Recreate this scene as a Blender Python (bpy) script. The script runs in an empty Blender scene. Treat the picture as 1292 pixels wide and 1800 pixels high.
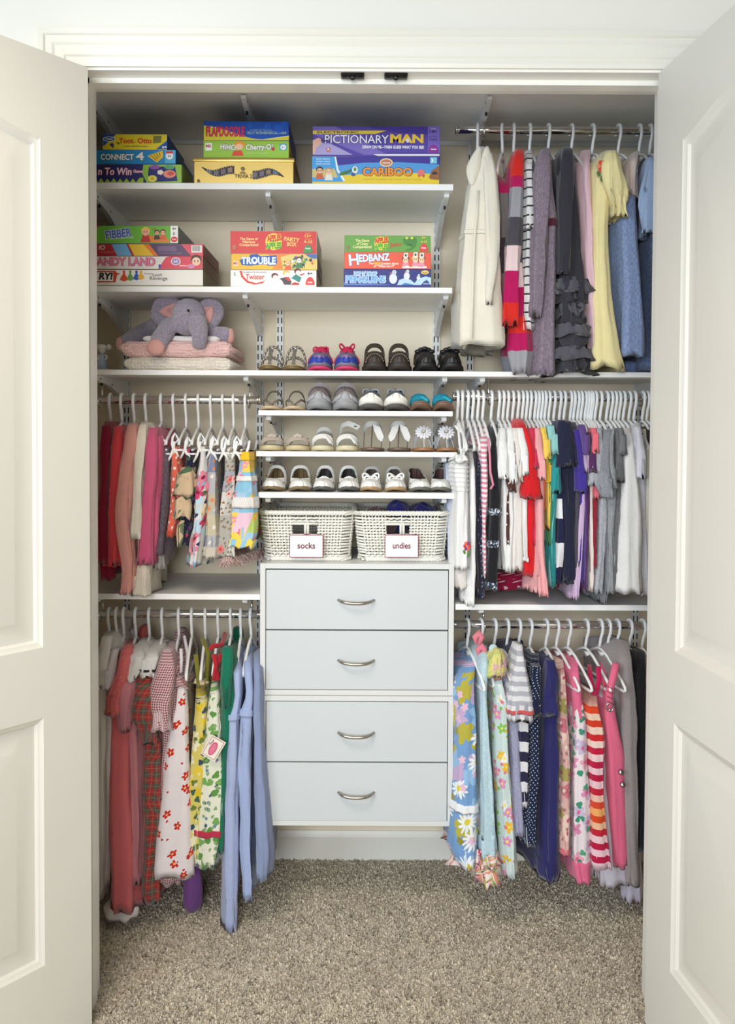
import bpy, bmesh, math, random
from mathutils import Vector, Matrix
random.seed(7)
S = bpy.context.scene
COL = S.collection
PI = math.pi
# ------------------------------------------------------------------ camera
F = 1475.0            # focal length in pixels of the 1292x1800 frame
CX, CY = 646.0, 803.0  # principal point
H = 1.54              # eye height
PITCH, ROLL = math.radians(1.6), 0.005
RM = Matrix.Rotation(PI/2 - PITCH, 3, 'X') @ Matrix.Rotation(ROLL, 3, 'Z')
cd = bpy.data.cameras.new('camera'); cam = bpy.data.objects.new('camera', cd); COL.objects.link(cam)
cam.matrix_world = Matrix.Translation((0, 0, H)) @ RM.to_4x4()
cd.sensor_fit = 'HORIZONTAL'; cd.sensor_width = 36.0; cd.lens = 36.0*F/1292
cd.shift_x = (646 - CX)/1292; cd.shift_y = -(900 - CY)/1292
cd.clip_start = 0.02
S.camera = cam
# ------------------------------------------------------------------ light
w = bpy.data.worlds.new('room_light'); S.world = w; w.use_nodes = True
bg = w.node_tree.nodes['Background']; bg.inputs[0].default_value = (1.0, 0.95, 0.88, 1); bg.inputs[1].default_value = 0.2
def area(name, loc, target, sx, sy, power, col):
    l = bpy.data.lights.new(name, 'AREA'); l.shape = 'RECTANGLE'; l.size = sx; l.size_y = sy; l.energy = power; l.color = col
    o = bpy.data.objects.new(name, l); COL.objects.link(o); o.location = loc
    o.rotation_euler = (Vector(target) - Vector(loc)).to_track_quat('-Z', 'Y').to_euler(); return o
area('front_fill', (-0.7, -3.2, 2.0), (0.0, 2.7, 1.6), 2.4, 1.6, 152, (0.93, 0.97, 1.0))  # added frontal fill from behind the camera, not a known window
area('window_daylight', (-2.3, -0.3, 1.75), (0.6, 2.6, 1.55), 1.3, 1.7, 48, (0.66, 0.83, 1.0))
area('overhead_fill', (-0.8, 0.95, 2.8), (-0.45, 1.35, 0.0), 1.0, 1.0, 19, (1.0, 0.88, 0.72)).data.spread = math.radians(130)  # added overhead fill, aimed down to lift the carpet and balance the doors
S.view_settings.view_transform = 'Standard'; S.view_settings.look = 'None'
S.view_settings.gamma = 1.0; S.view_settings.use_curve_mapping = False
S.view_settings.exposure = 0.13
# ------------------------------------------------------------------ helpers
def ray(px, py): return RM @ Vector(((px - CX)/F, (CY - py)/F, -1.0))
def P(px, py, Y):            # the point seen at a pixel on the plane y = Y
    d = ray(px, py); t = Y/d.y
    return Vector((d.x*t, Y, H + d.z*t))
def lin(c):
    return tuple((v/255/12.92) if v/255 <= 0.04045 else ((v/255+0.055)/1.055)**2.4 for v in c)
MATS = {}
class NT:
    def __init__(s, m): s.m = m; s.t = m.node_tree; s.n = s.t.nodes; s.l = s.t.links
    def put(s, sock, v):
        if isinstance(v, bpy.types.NodeSocket): s.l.new(v, sock)
        elif v is not None:
            if isinstance(v, tuple) and len(v) == 3 and sock.type == 'RGBA': v = v + (1,)
            sock.default_value = v
    def math(s, op, a, b=None, c=None):
        n = s.n.new('ShaderNodeMath'); n.operation = op
        for i, v in enumerate((a, b, c)):
            if v is not None: s.put(n.inputs[i], v)
        return n.outputs[0]
    def vmath(s, op, a, b=None):
        n = s.n.new('ShaderNodeVectorMath'); n.operation = op; s.put(n.inputs[0], a)
        if b is not None: s.put(n.inputs[1], b)
        return n.outputs[0]
    def mix(s, f, a, b):
        n = s.n.new('ShaderNodeMix'); n.data_type = 'RGBA'; s.put(n.inputs[0], f); s.put(n.inputs[6], a); s.put(n.inputs[7], b); return n.outputs[2]
    def sep(s, v):
        n = s.n.new('ShaderNodeSeparateXYZ'); s.put(n.inputs[0], v); return n.outputs
    def comb(s, x, y, z=0.0):
        n = s.n.new('ShaderNodeCombineXYZ'); s.put(n.inputs[0], x); s.put(n.inputs[1], y); s.put(n.inputs[2], z); return n.outputs[0]
    def uv(s): return s.n.new('ShaderNodeTexCoord').outputs['UV']
    def obj(s): return s.n.new('ShaderNodeTexCoord').outputs['Object']
    def noise(s, v, scale, detail=2, out=0):
        n = s.n.new('ShaderNodeTexNoise'); s.put(n.inputs['Vector'], v); n.inputs['Scale'].default_value = scale; n.inputs['Detail'].default_value = detail; return n.outputs[out]
    def vor(s, v, scale, rand=1.0):
        n = s.n.new('ShaderNodeTexVoronoi'); n.voronoi_dimensions = '2D'; s.put(n.inputs['Vector'], v); n.inputs['Scale'].default_value = scale; n.inputs['Randomness'].default_value = rand; return n.outputs
    def ramp(s, f, stops, const=True):
        n = s.n.new('ShaderNodeValToRGB'); r = n.color_ramp; r.interpolation = 'CONSTANT' if const else 'LINEAR'
        while len(r.elements) < len(stops): r.elements.new(0.5)
        for e, (p, c) in zip(r.elements, stops): e.position = p; e.color = tuple(c)[:3] + (1,)
        s.put(n.inputs[0], f); return n.outputs[0]
def newmat(name, rough=0.6, metal=0.0):
    m = bpy.data.materials.new(name); m.use_nodes = True
    b = m.node_tree.nodes['Principled BSDF']; b.inputs['Roughness'].default_value = rough; b.inputs['Metallic'].default_value = metal
    return m, NT(m), b
def bump(n, b, h, strength=0.3, dist=0.002):
    k = n.n.new('ShaderNodeBump'); k.inputs['Strength'].default_value = strength; k.inputs['Distance'].default_value = dist
    n.put(k.inputs['Height'], h); n.l.new(k.outputs[0], b.inputs['Normal'])
def M(col, rough=0.6, metal=0.0, bscale=0, bstr=0.1, spec=None):
    key = (tuple(col), rough, metal, bscale, bstr, spec)
    if key in MATS: return MATS[key]
    m, n, b = newmat('paint', rough, metal)
    c = lin(col)
    o = n.obj(); v = n.noise(o, 9.0, 3)
    n.put(b.inputs['Base Color'], n.mix(n.math('MULTIPLY', v, 0.10), c, tuple(x*0.8 for x in c)))
    if bscale: bump(n, b, n.noise(o, bscale, 2), bstr)
    if spec is not None: b.inputs['Specular IOR Level'].default_value = spec
    MATS[key] = m; return m
# --- cloth prints: every one works in the UV frame of the garment (u along the girth, v down from the top, in metres)
def cloth_finish(n, b, col, weave=700.0, wstr=0.12, sheen=0.25):
    uv = n.uv()
    mott = n.noise(uv, 14.0, 3)
    n.put(b.inputs['Base Color'], n.mix(n.math('MULTIPLY', mott, 0.16), col, n.mix(0.75, col, (0, 0, 0))))
    b.inputs['Sheen Weight'].default_value = sheen; b.inputs['Sheen Roughness'].default_value = 0.5; b.inputs['Specular IOR Level'].default_value = 0.18
    x, y, z = n.sep(uv)
    h = n.math('ADD', n.math('SINE', n.math('MULTIPLY', x, weave*2)), n.math('SINE', n.math('MULTIPLY', y, weave*2)))
    h2 = n.math('ADD', n.math('MULTIPLY', h, 0.12), n.math('MULTIPLY', n.noise(uv, 38.0, 3), 1.5))
    bump(n, b, h2, wstr*2.2, 0.004)
def cloth(kind, *a, **k):
    key = (kind, repr(a), repr(k))
    if key in MATS: return MATS[key]
    m, n, b = newmat('cloth_' + kind, 0.85)
    col = PRINTS[kind](n, *a)
    cloth_finish(n, b, col, **k)
    MATS[key] = m; return m
def p_plain(n, c): return lin(c)
def p_heather(n, c, d):
    f = n.noise(n.vmath('MULTIPLY', n.uv(), (240.0, 90.0, 1.0)), 1.0, 3); return n.mix(n.ramp(f, [(0.35, (0, 0, 0)), (0.65, (1, 1, 1))], False), lin(c), lin(d))
def p_bands(n, L, stops):      # stops: (from fraction, colour) down the length L
    y = n.sep(n.uv())[1]; return n.ramp(n.math('DIVIDE', y, L), [(p, lin(c)) for p, c in stops])
def p_stripe(n, pitch, stops, axis=1, off=0.0):
    y = n.sep(n.uv())[axis]; return n.ramp(n.math('FRACT', n.math('ADD', n.math('DIVIDE', y, pitch), off)), [(p, lin(c)) for p, c in stops])
def p_dots(n, bgc, fg, scale, r):
    uv = n.uv(); x, y, z = n.sep(uv)
    v = n.comb(n.math('ADD', x, y), n.math('SUBTRACT', x, y))
    d = n.vor(v, scale, 0.0)[0]
    return n.mix(n.math('LESS_THAN', d, r), lin(bgc), lin(fg))
def flower(n, uv, base, scale, cols, petals, r, core=None, soft=0.45, rand=0.8, keep=1.0, offset=0.0):
    v = n.vmath('ADD', uv, (offset, offset*1.7, 0.0))
    wob = n.noise(v, 30.0, 2, 1)
    v = n.vmath('ADD', v, n.vmath('MULTIPLY', n.vmath('SUBTRACT', wob, (0.5, 0.5, 0.5)), (0.012, 0.012, 0.0)))
    o = n.vor(v, scale, rand)
    loc = n.vmath('SUBTRACT', v, o['Position'])
    lx, ly, lz = n.sep(loc)
    ang = n.math('ARCTAN2', ly, lx)
    rc = n.sep(o['Color'])
    rad = n.math('MULTIPLY', n.math('ADD', 1.0 - soft, n.math('MULTIPLY', n.math('ABSOLUTE', n.math('COSINE', n.math('ADD', n.math('MULTIPLY', ang, petals/2.0), n.math('MULTIPLY', rc[0], 6.0)))), soft)), r/scale)
    ln = n.math('SQRT', n.math('ADD', n.math('MULTIPLY', lx, lx), n.math('MULTIPLY', ly, ly)))
    mask = n.math('LESS_THAN', ln, rad)
    if keep < 1: mask = n.math('MULTIPLY', mask, n.math('LESS_THAN', rc[1], keep))
    k = len(cols)
    fc = n.ramp(rc[2], [(i/k, lin(c)) for i, c in enumerate(cols)]) if k > 1 else lin(cols[0])
    out = n.mix(mask, base, fc)
    if core:
        cm = n.math('LESS_THAN', ln, r*0.26/scale)
        if keep < 1: cm = n.math('MULTIPLY', cm, n.math('LESS_THAN', rc[1], keep))
        out = n.mix(cm, out, lin(core))
    return out
def p_floral(n, bgc, layers, blot=None):   # layers: (scale, colours, petals, radius, core, keep)
    uv = n.uv(); base = lin(bgc)
    if blot:
        bs = n.ramp(n.noise(uv, blot[0], 2), [(0.0, lin(bgc)), (0.40, lin(blot[1])), (0.52, lin(bgc)), (0.60, lin(blot[2])), (0.70, lin(bgc))]); base = bs
    for i, (sc, cols, pet, r, core, keep) in enumerate(layers):
        base = flower(n, uv, base, sc, cols, pet, r, core, 0.35 if pet <= 3 else (0.6 if pet > 7 else 0.5), 0.85, keep, 0.37*i)
    return base
def p_plaid(n, base, dark, line, pitch):
    x, y, z = n.sep(n.uv())
    fx = n.math('FRACT', n.math('DIVIDE', x, pitch)); fy = n.math('FRACT', n.math('DIVIDE', y, pitch))
    bx = n.ramp(fx, [(0, (0, 0, 0)), (0.5, (1, 1, 1))]); by = n.ramp(fy, [(0, (0, 0, 0)), (0.5, (1, 1, 1))])
    tot = n.math('MULTIPLY', n.math('ADD', bx, by), 0.5)
    c = n.mix(tot, lin(base), lin(dark))
    lx = n.ramp(fx, [(0, (0, 0, 0)), (0.22, (1, 1, 1)), (0.28, (0, 0, 0)), (0.72, (1, 1, 1)), (0.78, (0, 0, 0))])
    ly = n.ramp(fy, [(0, (0, 0, 0)), (0.22, (1, 1, 1)), (0.28, (0, 0, 0)), (0.72, (1, 1, 1)), (0.78, (0, 0, 0))])
    return n.mix(n.math('MULTIPLY', n.math('MAXIMUM', lx, ly), 0.45), c, lin(line))
def p_gingham(n, a, c, pitch):
    x, y, z = n.sep(n.uv())
    fx = n.math('GREATER_THAN', n.math('FRACT', n.math('DIVIDE', x, pitch)), 0.5); fy = n.math('GREATER_THAN', n.math('FRACT', n.math('DIVIDE', y, pitch)), 0.5)
    return n.mix(n.math('MULTIPLY', n.math('ADD', fx, fy), 0.5), lin(a), lin(c))
def p_patch(n, cols, sx, sy, layers):      # patchwork blocks, each with its own ground colour, sprigs on top
    uv = n.uv(); x, y, z = n.sep(uv)
    cell = n.comb(n.math('FLOOR', n.math('DIVIDE', x, sx)), n.math('FLOOR', n.math('DIVIDE', y, sy)))
    wn = n.n.new('ShaderNodeTexWhiteNoise'); wn.noise_dimensions = '2D'; n.put(wn.inputs['Vector'], cell)
    k = len(cols); base = n.ramp(wn.outputs['Value'], [(i/k, lin(c)) for i, c in enumerate(cols)])
    for i, (sc, fc, pet, r, core, keep) in enumerate(layers): base = flower(n, uv, base, sc, fc, pet, r, core, 0.5, 0.85, keep, 0.41*i)
    return base
PRINTS = dict(plain=p_plain, heather=p_heather, bands=p_bands, stripe=p_stripe, dots=p_dots, floral=p_floral, plaid=p_plaid, gingham=p_gingham, patch=p_patch)
# --- mesh building
ORG = {}
class MB:
    def __init__(s): s.v = []; s.f = []; s.uv = {}
    def add(s, vs, fs, uvs=None):
        k = len(s.v); s.v += [Vector(v) for v in vs]; s.f += [tuple(i + k for i in f) for f in fs]
        if uvs:
            for i, u in enumerate(uvs): s.uv[k + i] = u
        return s
    def box(s, x0, x1, y0, y1, z0, z1, bev=0.0, seg=2):
        if bev <= 0:
            return s.add([(x0, y0, z0), (x1, y0, z0), (x1, y1, z0), (x0, y1, z0), (x0, y0, z1), (x1, y0, z1), (x1, y1, z1), (x0, y1, z1)],
                         [(0, 3, 2, 1), (4, 5, 6, 7), (0, 1, 5, 4), (1, 2, 6, 5), (2, 3, 7, 6), (3, 0, 4, 7)])
        bm = bmesh.new(); bmesh.ops.create_cube(bm, size=1.0)
        bmesh.ops.scale(bm, vec=(x1-x0, y1-y0, z1-z0), verts=bm.verts); bmesh.ops.translate(bm, vec=((x0+x1)/2, (y0+y1)/2, (z0+z1)/2), verts=bm.verts)
        bmesh.ops.bevel(bm, geom=bm.edges[:], offset=bev, segments=seg, profile=0.5, affect='EDGES')
        bm.verts.index_update(); s.add([v.co.copy() for v in bm.verts], [[v.index for v in f.verts] for f in bm.faces]); bm.free(); return s
    def loft(s, rings, closed=True, cap0=False, cap1=False, uvs=None):
        n = len(rings[0]); vs = [p for r in rings for p in r]; fs = []
        m = n if closed else n - 1
        for i in range(len(rings) - 1):
            for j in range(m):
                a = i*n + j; b_ = i*n + (j + 1) % n
                fs.append((a, b_, b_ + n, a + n))
        if cap0: fs.append(tuple(range(n))[::-1])
        if cap1: fs.append(tuple(range((len(rings)-1)*n, len(rings)*n)))
        u = [q for r in uvs for q in r] if uvs else None
        return s.add(vs, fs, u)
    def tube(s, pts, r, seg=8, closed=False, cap=True):
        pts = [Vector(p) for p in pts]; n = len(pts); rings = []
        rr = r if isinstance(r, (list, tuple)) else [r]*n
        nrm = None
        for i, p in enumerate(pts):
            a = pts[(i - 1) % n] if (closed or i > 0) else p; b_ = pts[(i + 1) % n] if (closed or i < n - 1) else p
            t = (b_ - a).normalized()
            if nrm is None:
                nrm = t.cross(Vector((1, 0, 0)) if abs(t.x) < 0.9 else Vector((0, 1, 0))).normalized()
            else: nrm = (nrm - t*nrm.dot(t)).normalized()
            bt = t.cross(nrm)
            rings.append([p + (nrm*math.cos(2*PI*j/seg) + bt*math.sin(2*PI*j/seg))*rr[i] for j in range(seg)])
        if closed: rings.append(rings[0])
        return s.loft(rings, True, cap and not closed, cap and not closed)
    def lathe(s, prof, c, seg=20, axis='z'):
        rings = []
        for r, h in prof:
            rings.append([Vector(c) + (Vector((r*math.cos(2*PI*j/seg), r*math.sin(2*PI*j/seg), h)) if axis == 'z' else Vector((r*math.cos(2*PI*j/seg), h, r*math.sin(2*PI*j/seg)))) for j in range(seg)])
        return s.loft(rings, True, True, True)
    def ell(s, c, r, rot=None, seg=18, rings=12):
        vs = []; c = Vector(c)
        R_ = []
        for i in range(rings + 1):
            t = PI*i/rings; row = []
            for j in range(seg):
                p = Vector((r[0]*math.sin(t)*math.cos(2*PI*j/seg), r[1]*math.sin(t)*math.sin(2*PI*j/seg), -r[2]*math.cos(t)))
                if rot is not None: p = rot @ p
                row.append(c + p)
            R_.append(row)
        return s.loft(R_, True)
    def prism(s, poly, axis, a, b_):   # extrude a polygon given in the two other axes
        def q(p, h): return {'x': (h, p[0], p[1]), 'y': (p[0], h, p[1]), 'z': (p[0], p[1], h)}[axis]
        n = len(poly)
        return s.add([q(p, a) for p in poly] + [q(p, b_) for p in poly], [tuple(range(n))[::-1], tuple(range(n, 2*n))] + [(i, (i+1) % n, n + (i+1) % n, n + i) for i in range(n)])
def obj(name, mb, mat, parent=None, smooth=True, auto=None):
    me = bpy.data.meshes.new(name)
    o_ = ORG.get(parent.name, Vector()) if parent else Vector()
    me.from_pydata([v - o_ for v in mb.v], [], mb.f)
    if mb.uv:
        ul = me.uv_layers.new(name='UVMap')
        for lp in me.loops: ul.data[lp.index].uv = mb.uv.get(lp.vertex_index, (0, 0))
    bm = bmesh.new(); bm.from_mesh(me); bmesh.ops.recalc_face_normals(bm, faces=bm.faces); bm.to_mesh(me); bm.free()
    if smooth:
        me.polygons.foreach_set('use_smooth', [True]*len(me.polygons))
        if auto: me.set_sharp_from_angle(angle=math.radians(auto))
    if mat is not None:
        for m_ in (mat if isinstance(mat, (list, tuple)) else [mat]): me.materials.append(m_)
    o = bpy.data.objects.new(name, me); COL.objects.link(o)
    if parent: o.parent = parent; ORG[o.name] = o_
    return o
def thing(name, loc, label=None, cat=None, group=None, rz=0.0):
    o = bpy.data.objects.new(name, None); COL.objects.link(o); o.location = loc; o.rotation_euler = (0, 0, rz); o.empty_display_size = 0.05
    ORG[o.name] = Vector(loc)
    tag(o, label, cat, group); return o
def local(o): ORG[o.name] = Vector((0, 0, 0)); return o     # parts given in the thing's own frame
def tag(o, label=None, cat=None, group=None, kind=None):
    if label: o['label'] = label
    if cat: o['category'] = cat
    if group: o['group'] = group
    if kind: o['kind'] = kind
    return o
def struct(name, mb, mat, smooth=False): return tag(obj(name, mb, mat, None, smooth), kind='structure')
def copy_tree(o, parent=None):
    c = o.copy(); COL.objects.link(c)
    if parent: c.parent = parent
    for ch in list(o.children): copy_tree(ch, c)
    return c
def text(body, name, parent, loc, height, mat, width=None, bold=0.0, ext=0.0004, shear=0.0, rot=0.0, align='CENTER', rz=0.0):
    """lettering facing -Y; height = cap height; width squeezes or stretches the line to fit"""
    c = bpy.data.curves.new(name, 'FONT'); c.body = body; c.align_x = align; c.align_y = 'CENTER'; c.size = height*1.42; c.offset = bold; c.extrude = ext; c.shear = shear
    c.materials.append(mat)
    c.resolution_u = 3
    o = bpy.data.objects.new(name, c); COL.objects.link(o)
    base = ORG.get(parent.name, Vector())
    TEXTS.append((o, parent, Matrix.Translation(Vector(loc) - base) @ Matrix.Rotation(rz, 4, 'Z') @ Matrix.Rotation(PI/2, 4, 'X') @ Matrix.Rotation(rot, 4, 'Z'), width, name))
TEXTS = []
def finish_texts():          # turn every line of lettering into a mesh of its own
    bpy.context.view_layer.update(); dg = bpy.context.evaluated_depsgraph_get()
    for o, parent, mx, width, name in TEXTS:
        me = bpy.data.meshes.new_from_object(o.evaluated_get(dg)); c = o.data
        bpy.data.objects.remove(o); bpy.data.curves.remove(c)
        if len(me.vertices) == 0: continue
        xs = [v.co.x for v in me.vertices]; sx = width/max(1e-6, max(xs) - min(xs)) if width else 1.0
        mid = (max(xs) + min(xs))/2
        for v in me.vertices: v.co.x = (v.co.x - mid)*sx
        me.transform(mx)
        q = bpy.data.objects.new(name, me); COL.objects.link(q); q.parent = parent
    TEXTS.clear()
# ------------------------------------------------------------------ the setting
YB = 3.0            # closet back wall
YJ0, YJ1 = 2.15, 2.28   # room face and closet face of the wall with the opening
XL, XR = -0.735, 0.768  # opening
ZT = P(646, 126, YJ0).z # opening head
WALL = M((240, 237, 226), 0.75, 0, 60, 0.04); INNER = M((246, 234, 210), 0.8, 0, 60, 0.05); TRIM = M((243, 241, 233), 0.35)
DOORM = M((222, 219, 209), 0.38)
CH = 2.95
# carpet
m, n, b = newmat('carpet', 0.95)
o = n.obj()
f1 = n.noise(o, 330.0, 2); f2 = n.noise(o, 4.0, 3); f3 = n.vor(n.vmath('MULTIPLY', o, (1.0, 1.0, 1.0)), 210.0)
base = n.ramp(f1, [(0.25, lin((188, 172, 144))), (0.45, lin((240, 226, 202))), (0.62, lin((248, 238, 217))), (0.8, lin((254, 249, 236)))], False)
base = n.mix(n.math('MULTIPLY', n.math('LESS_THAN', n.sep(f3['Color'])[0], 0.10), 0.6), base, lin((104, 84, 62)))
base = n.mix(n.ramp(f2, [(0.35, (0, 0, 0)), (0.7, (0.3, 0.3, 0.3))], False), base, lin((160, 144, 120)))
n.put(b.inputs['Base Color'], base); b.inputs['Specular IOR Level'].default_value = 0.05; b.inputs['Sheen Weight'].default_value = 0.2
bump(n, b, n.math('ADD', f1, n.math('MULTIPLY', f3[0], 1.5)), 0.8, 0.006)
CARPET = m
fl = MB(); fl.box(-3.2, 3.2, -3.5, 3.05, -0.05, 0.0); struct('floor', fl, CARPET)
# carpet pile: short tufts standing on the visible floor
pl = MB(); rnd = random.Random(3)
vs = []; fs = []
for i in range(52000):
    y = rnd.uniform(1.95, 3.0); x = rnd.uniform(-1.05, 1.15) if y > 2.3 else rnd.uniform(-0.73, 0.76)
    a = rnd.uniform(0, 2*PI); l = rnd.uniform(0.004, 0.009); hh = rnd.uniform(0.003, 0.0075); dx = rnd.uniform(-.004, .004); dy = rnd.uniform(-.004, .004)
    k = len(vs); c_, s_ = math.cos(a)*l/2, math.sin(a)*l/2
    vs += [(x - c_, y - s_, 0), (x + c_, y + s_, 0), (x + c_*0.6 + dx, y + s_*0.6 + dy, hh), (x - c_*0.6 + dx, y - s_*0.6 + dy, hh)]; fs.append((k, k+1, k+2, k+3))
pl.add(vs, fs); pile = obj('carpet_pile', pl, CARPET, bpy.data.objects['floor'], False); pile['kind'] = 'stuff'
# walls
wf = MB()
wf.box(-2.2, XL - 0.012, YJ0, YJ1, 0, CH); wf.box(XR + 0.012, 2.2, YJ0, YJ1, 0, CH); wf.box(XL - 0.012, XR + 0.012, YJ0, YJ1, ZT + 0.012, CH)
struct('wall_front', wf, WALL)
wb = MB(); wb.box(-1.15, 1.25, YB, YB + 0.1, 0, CH); struct('wall_back', wb, INNER)
wl = MB(); wl.box(-1.15, -1.05, YJ1, YB, 0, CH); struct('wall_left', wl, INNER)
wr = MB(); wr.box(1.15, 1.25, YJ1, YB, 0, CH); struct('wall_right', wr, INNER)
ce = MB(); ce.box(-1.15, 1.25, YJ1, YB, CH - 0.1, CH); struct('ceiling', ce, M((225, 222, 214), 0.8))
bb = MB(); zb = P(640, 1462, YB - 0.014).z
bb.prism([(YB - 0.014, 0.0), (YB, 0.0), (YB, zb), (YB - 0.006, zb), (YB - 0.010, zb - 0.012), (YB - 0.014, zb - 0.02)], 'x', -1.05, 1.15); struct('baseboard_back', bb, TRIM)
# jambs and head (a rebate with a stop strip), casing
jm = MB()
for sx, x0 in ((-1, XL), (1, XR)):
    a, c = (x0 - 0.012, x0) if sx < 0 else (x0, x0 + 0.012)
    jm.box(a, c, YJ0 - 0.002, YJ1 + 0.004, 0, ZT + 0.012)
    a, c = (x0, x0 + 0.011) if sx < 0 else (x0 - 0.011, x0)
    jm.box(a, c, YJ0 + 0.045, YJ0 + 0.082, 0, ZT)
struct('trim_1', jm, TRIM)
hd = MB(); hd.box(XL, XR, YJ0 - 0.002, YJ1 + 0.004, ZT, ZT + 0.012); hd.box(XL, XR, YJ0 + 0.045, YJ0 + 0.082, ZT - 0.013, ZT); struct('trim_2', hd, TRIM)
cw = 0.088    # casing with an ogee-like profile
prof = [(0.0, 0.0), (0.0, 0.011), (0.010, 0.013), (0.022, 0.013), (0.026, 0.017), (0.048, 0.019), (0.054, 0.023), (0.070, 0.023), (0.074, 0.028), (cw, 0.028), (cw, 0.0)]
def casing(path):
    rings = []
    for (p, d) in path: rings.append([Vector((p[0] + d[0]*u, YJ0 - t, p[1] + d[1]*u)) for u, t in prof])
    c = MB(); c.loft(rings, True, True, True); return c
zc = ZT + 0.006
cs = casing([((XL - .006, 0.0), (-1, 0)), ((XL - .006, zc), (-1, 1)), ((XR + .006, zc), (1, 1)), ((XR + .006, 0.0), (1, 0))]); struct('trim_3', cs, M((236, 233, 221), 0.35))
# --- the two hinged leaves: moulded doors with an arched upper and a square lower panel
def leaf(name, pin, phi, side, wid, zt, label):
    LW, T = wid, 0.035
    st = 0.128 if side < 0 else 0.13
    zbm = 0.012
    if side < 0:
        z_b0, z_b1 = LZ[0], LZ[1]; z_t0, z_t1 = LZ[2], LZ[3]
    else:
        z_b0, z_b1 = LZ[0], LZ[1]; z_t0, z_t1 = LZ[2], LZ[3]
    arch = 0.05
    N = 20
    def xs(k): return st + (LW - 2*st)*k/N
    def az(x):
        u = (x - LW/2)/(LW/2 - st); return z_t1 + arch*(0.3*(1 - u*u) + 0.7*max(0.0, (math.cos(u*PI) + 1)/2))
    def panel_loop(z0, zf, d):      # the outline shrunk by d on every side
        pts = [(st + d, z0 + d), (LW - st - d, z0 + d)]
        for k in range(N, -1, -1):
            pts.append((st + d + (LW - 2*st - 2*d)*k/N, zf(xs(k)) - d))
        return pts
    # leaf frame: s along the leaf, z up, t = depth from the closet-side face (0) inward
    dirv = Vector((math.cos(phi)*-side, -math.sin(phi), 0)) if side < 0 else Vector((-math.cos(phi), -math.sin(phi), 0))
    if side < 0: dirv = Vector((math.cos(phi), -math.sin(phi), 0)); nrm = Vector((math.sin(phi), math.cos(phi), 0))
    else: dirv = Vector((-math.cos(phi), -math.sin(phi), 0)); nrm = Vector((-math.sin(phi), math.cos(phi), 0))
    corner = Vector((pin[0], pin[1], 0)) + nrm*T
    def W(s_, z_, t_): return corner + dirv*s_ + Vector((0, 0, z_)) - nrm*t_
    d = MB()
    for t0 in (0, T):
        fs = []
        def q(a, b_, c, e): d.add([W(a, c, t0), W(b_, c, t0), W(b_, e, t0), W(a, e, t0)], [(0, 1, 2, 3)])
        q(0, st, zbm, zt); q(LW - st, LW, zbm, zt); q(st, LW - st, zbm, z_b0); q(st, LW - st, z_b1, z_t0)
        for k in range(N):
            d.add([W(xs(k), az(xs(k)), t0), W(xs(k+1), az(xs(k+1)), t0), W(xs(k+1), zt, t0), W(xs(k), zt, t0)], [(0, 1, 2, 3)])
    for a, b_ in (((0, zbm), (0, zt)), ((0, zt), (LW, zt)), ((LW, zt), (LW, zbm)), ((LW, zbm), (0, zbm))):
        d.add([W(a[0], a[1], 0), W(b_[0], b_[1], 0), W(b_[0], b_[1], T), W(a[0], a[1], T)], [(0, 1, 2, 3)])
    o = tag(obj(name, d, DOORM, None, False), label, None, None, 'structure')
    for nm, z0, zf in (('panel', z_t0, az), ('panel', z_b0, lambda x: z_b1)):
        pm = MB()
        for sg, t0 in ((1, 0), (-1, T)):
            rings = []
            for ins, dep in ((0.0, 0.0), (0.006, 0.0045), (0.012, 0.0065), (0.018, 0.0125), (0.026, 0.0135), (0.066, 0.0045), (0.070, 0.004)):
                lp = panel_loop(z0, zf, ins)
                rings.append([W(x, z, t0 + sg*dep) for x, z in lp])
            pm.loft(rings, True, False, True)
        obj(nm, pm, DOORM, o, True, 25)
    hm = MB()
    for zz in (0.25, 1.25, zt - 0.2):
        c0 = corner - nrm*T + Vector((0, 0, zz)); hm.tube([c0 - Vector((0, 0, .045)), c0 + Vector((0, 0, .045))], 0.006, 10)
        obj('hinge', hm, M((225, 222, 210), 0.4), o); hm = MB()
    return o
ZLEAF = ZT - 0.004
def leafz(px, py, s): # height on the left leaf at distance s along it from the hinge
    ph = math.radians(130); c = Vector((XL + 0.004, YJ0 - 0.003, 0)) + Vector((math.sin(ph), math.cos(ph), 0))*0.035 + Vector((math.cos(ph), -math.sin(ph), 0))*s
    return P(px, py, c.y).z
LZ = [leafz(60, 1697, 0.128), leafz(62, 1262, 0.128), leafz(60, 1138, 0.128), leafz(60, 243, 0.128)]
leaf('door_1', (XL + 0.004, YJ0 - 0.003), math.radians(130), -1, 0.745, ZLEAF, 'open cream door leaf with raised panels turned well back')
leaf('door_2', (XR - 0.004, YJ0 - 0.003), math.radians(97), 1, 0.745, ZLEAF, 'open pale door leaf with raised panels standing square to opening')
# ball catches on the head
for i, px in enumerate((620, 696)):
    c = P(px, 131, YJ0 + 0.022); t = thing('door_catch', (c.x, c.y, ZT), ('black door catch set in opening head above blue game box', 'black door catch set in opening head above purple game box')[i], 'catch', 'door catches')
    pm = MB(); pm.box(c.x - .030, c.x + .030, YJ0 + .003, YJ0 + .036, ZT - .006, ZT, .003); obj('plate', pm, M((28, 28, 28), 0.4, 0.6), t)
    pm = MB(); pm.ell((c.x, YJ0 + .020, ZT - .007), (.008, .008, .006)); obj('ball', pm, M((70, 70, 70), 0.3, 0.9), t)
    for k in (-1, 1):
        pm = MB(); pm.lathe([(0, -.0015), (.004, -.001), (.004, 0)], (c.x + k*.021, YJ0 + .02, ZT - .006), 10); obj('screw', pm, M((60, 60, 60), 0.4, 0.9), t)
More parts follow.
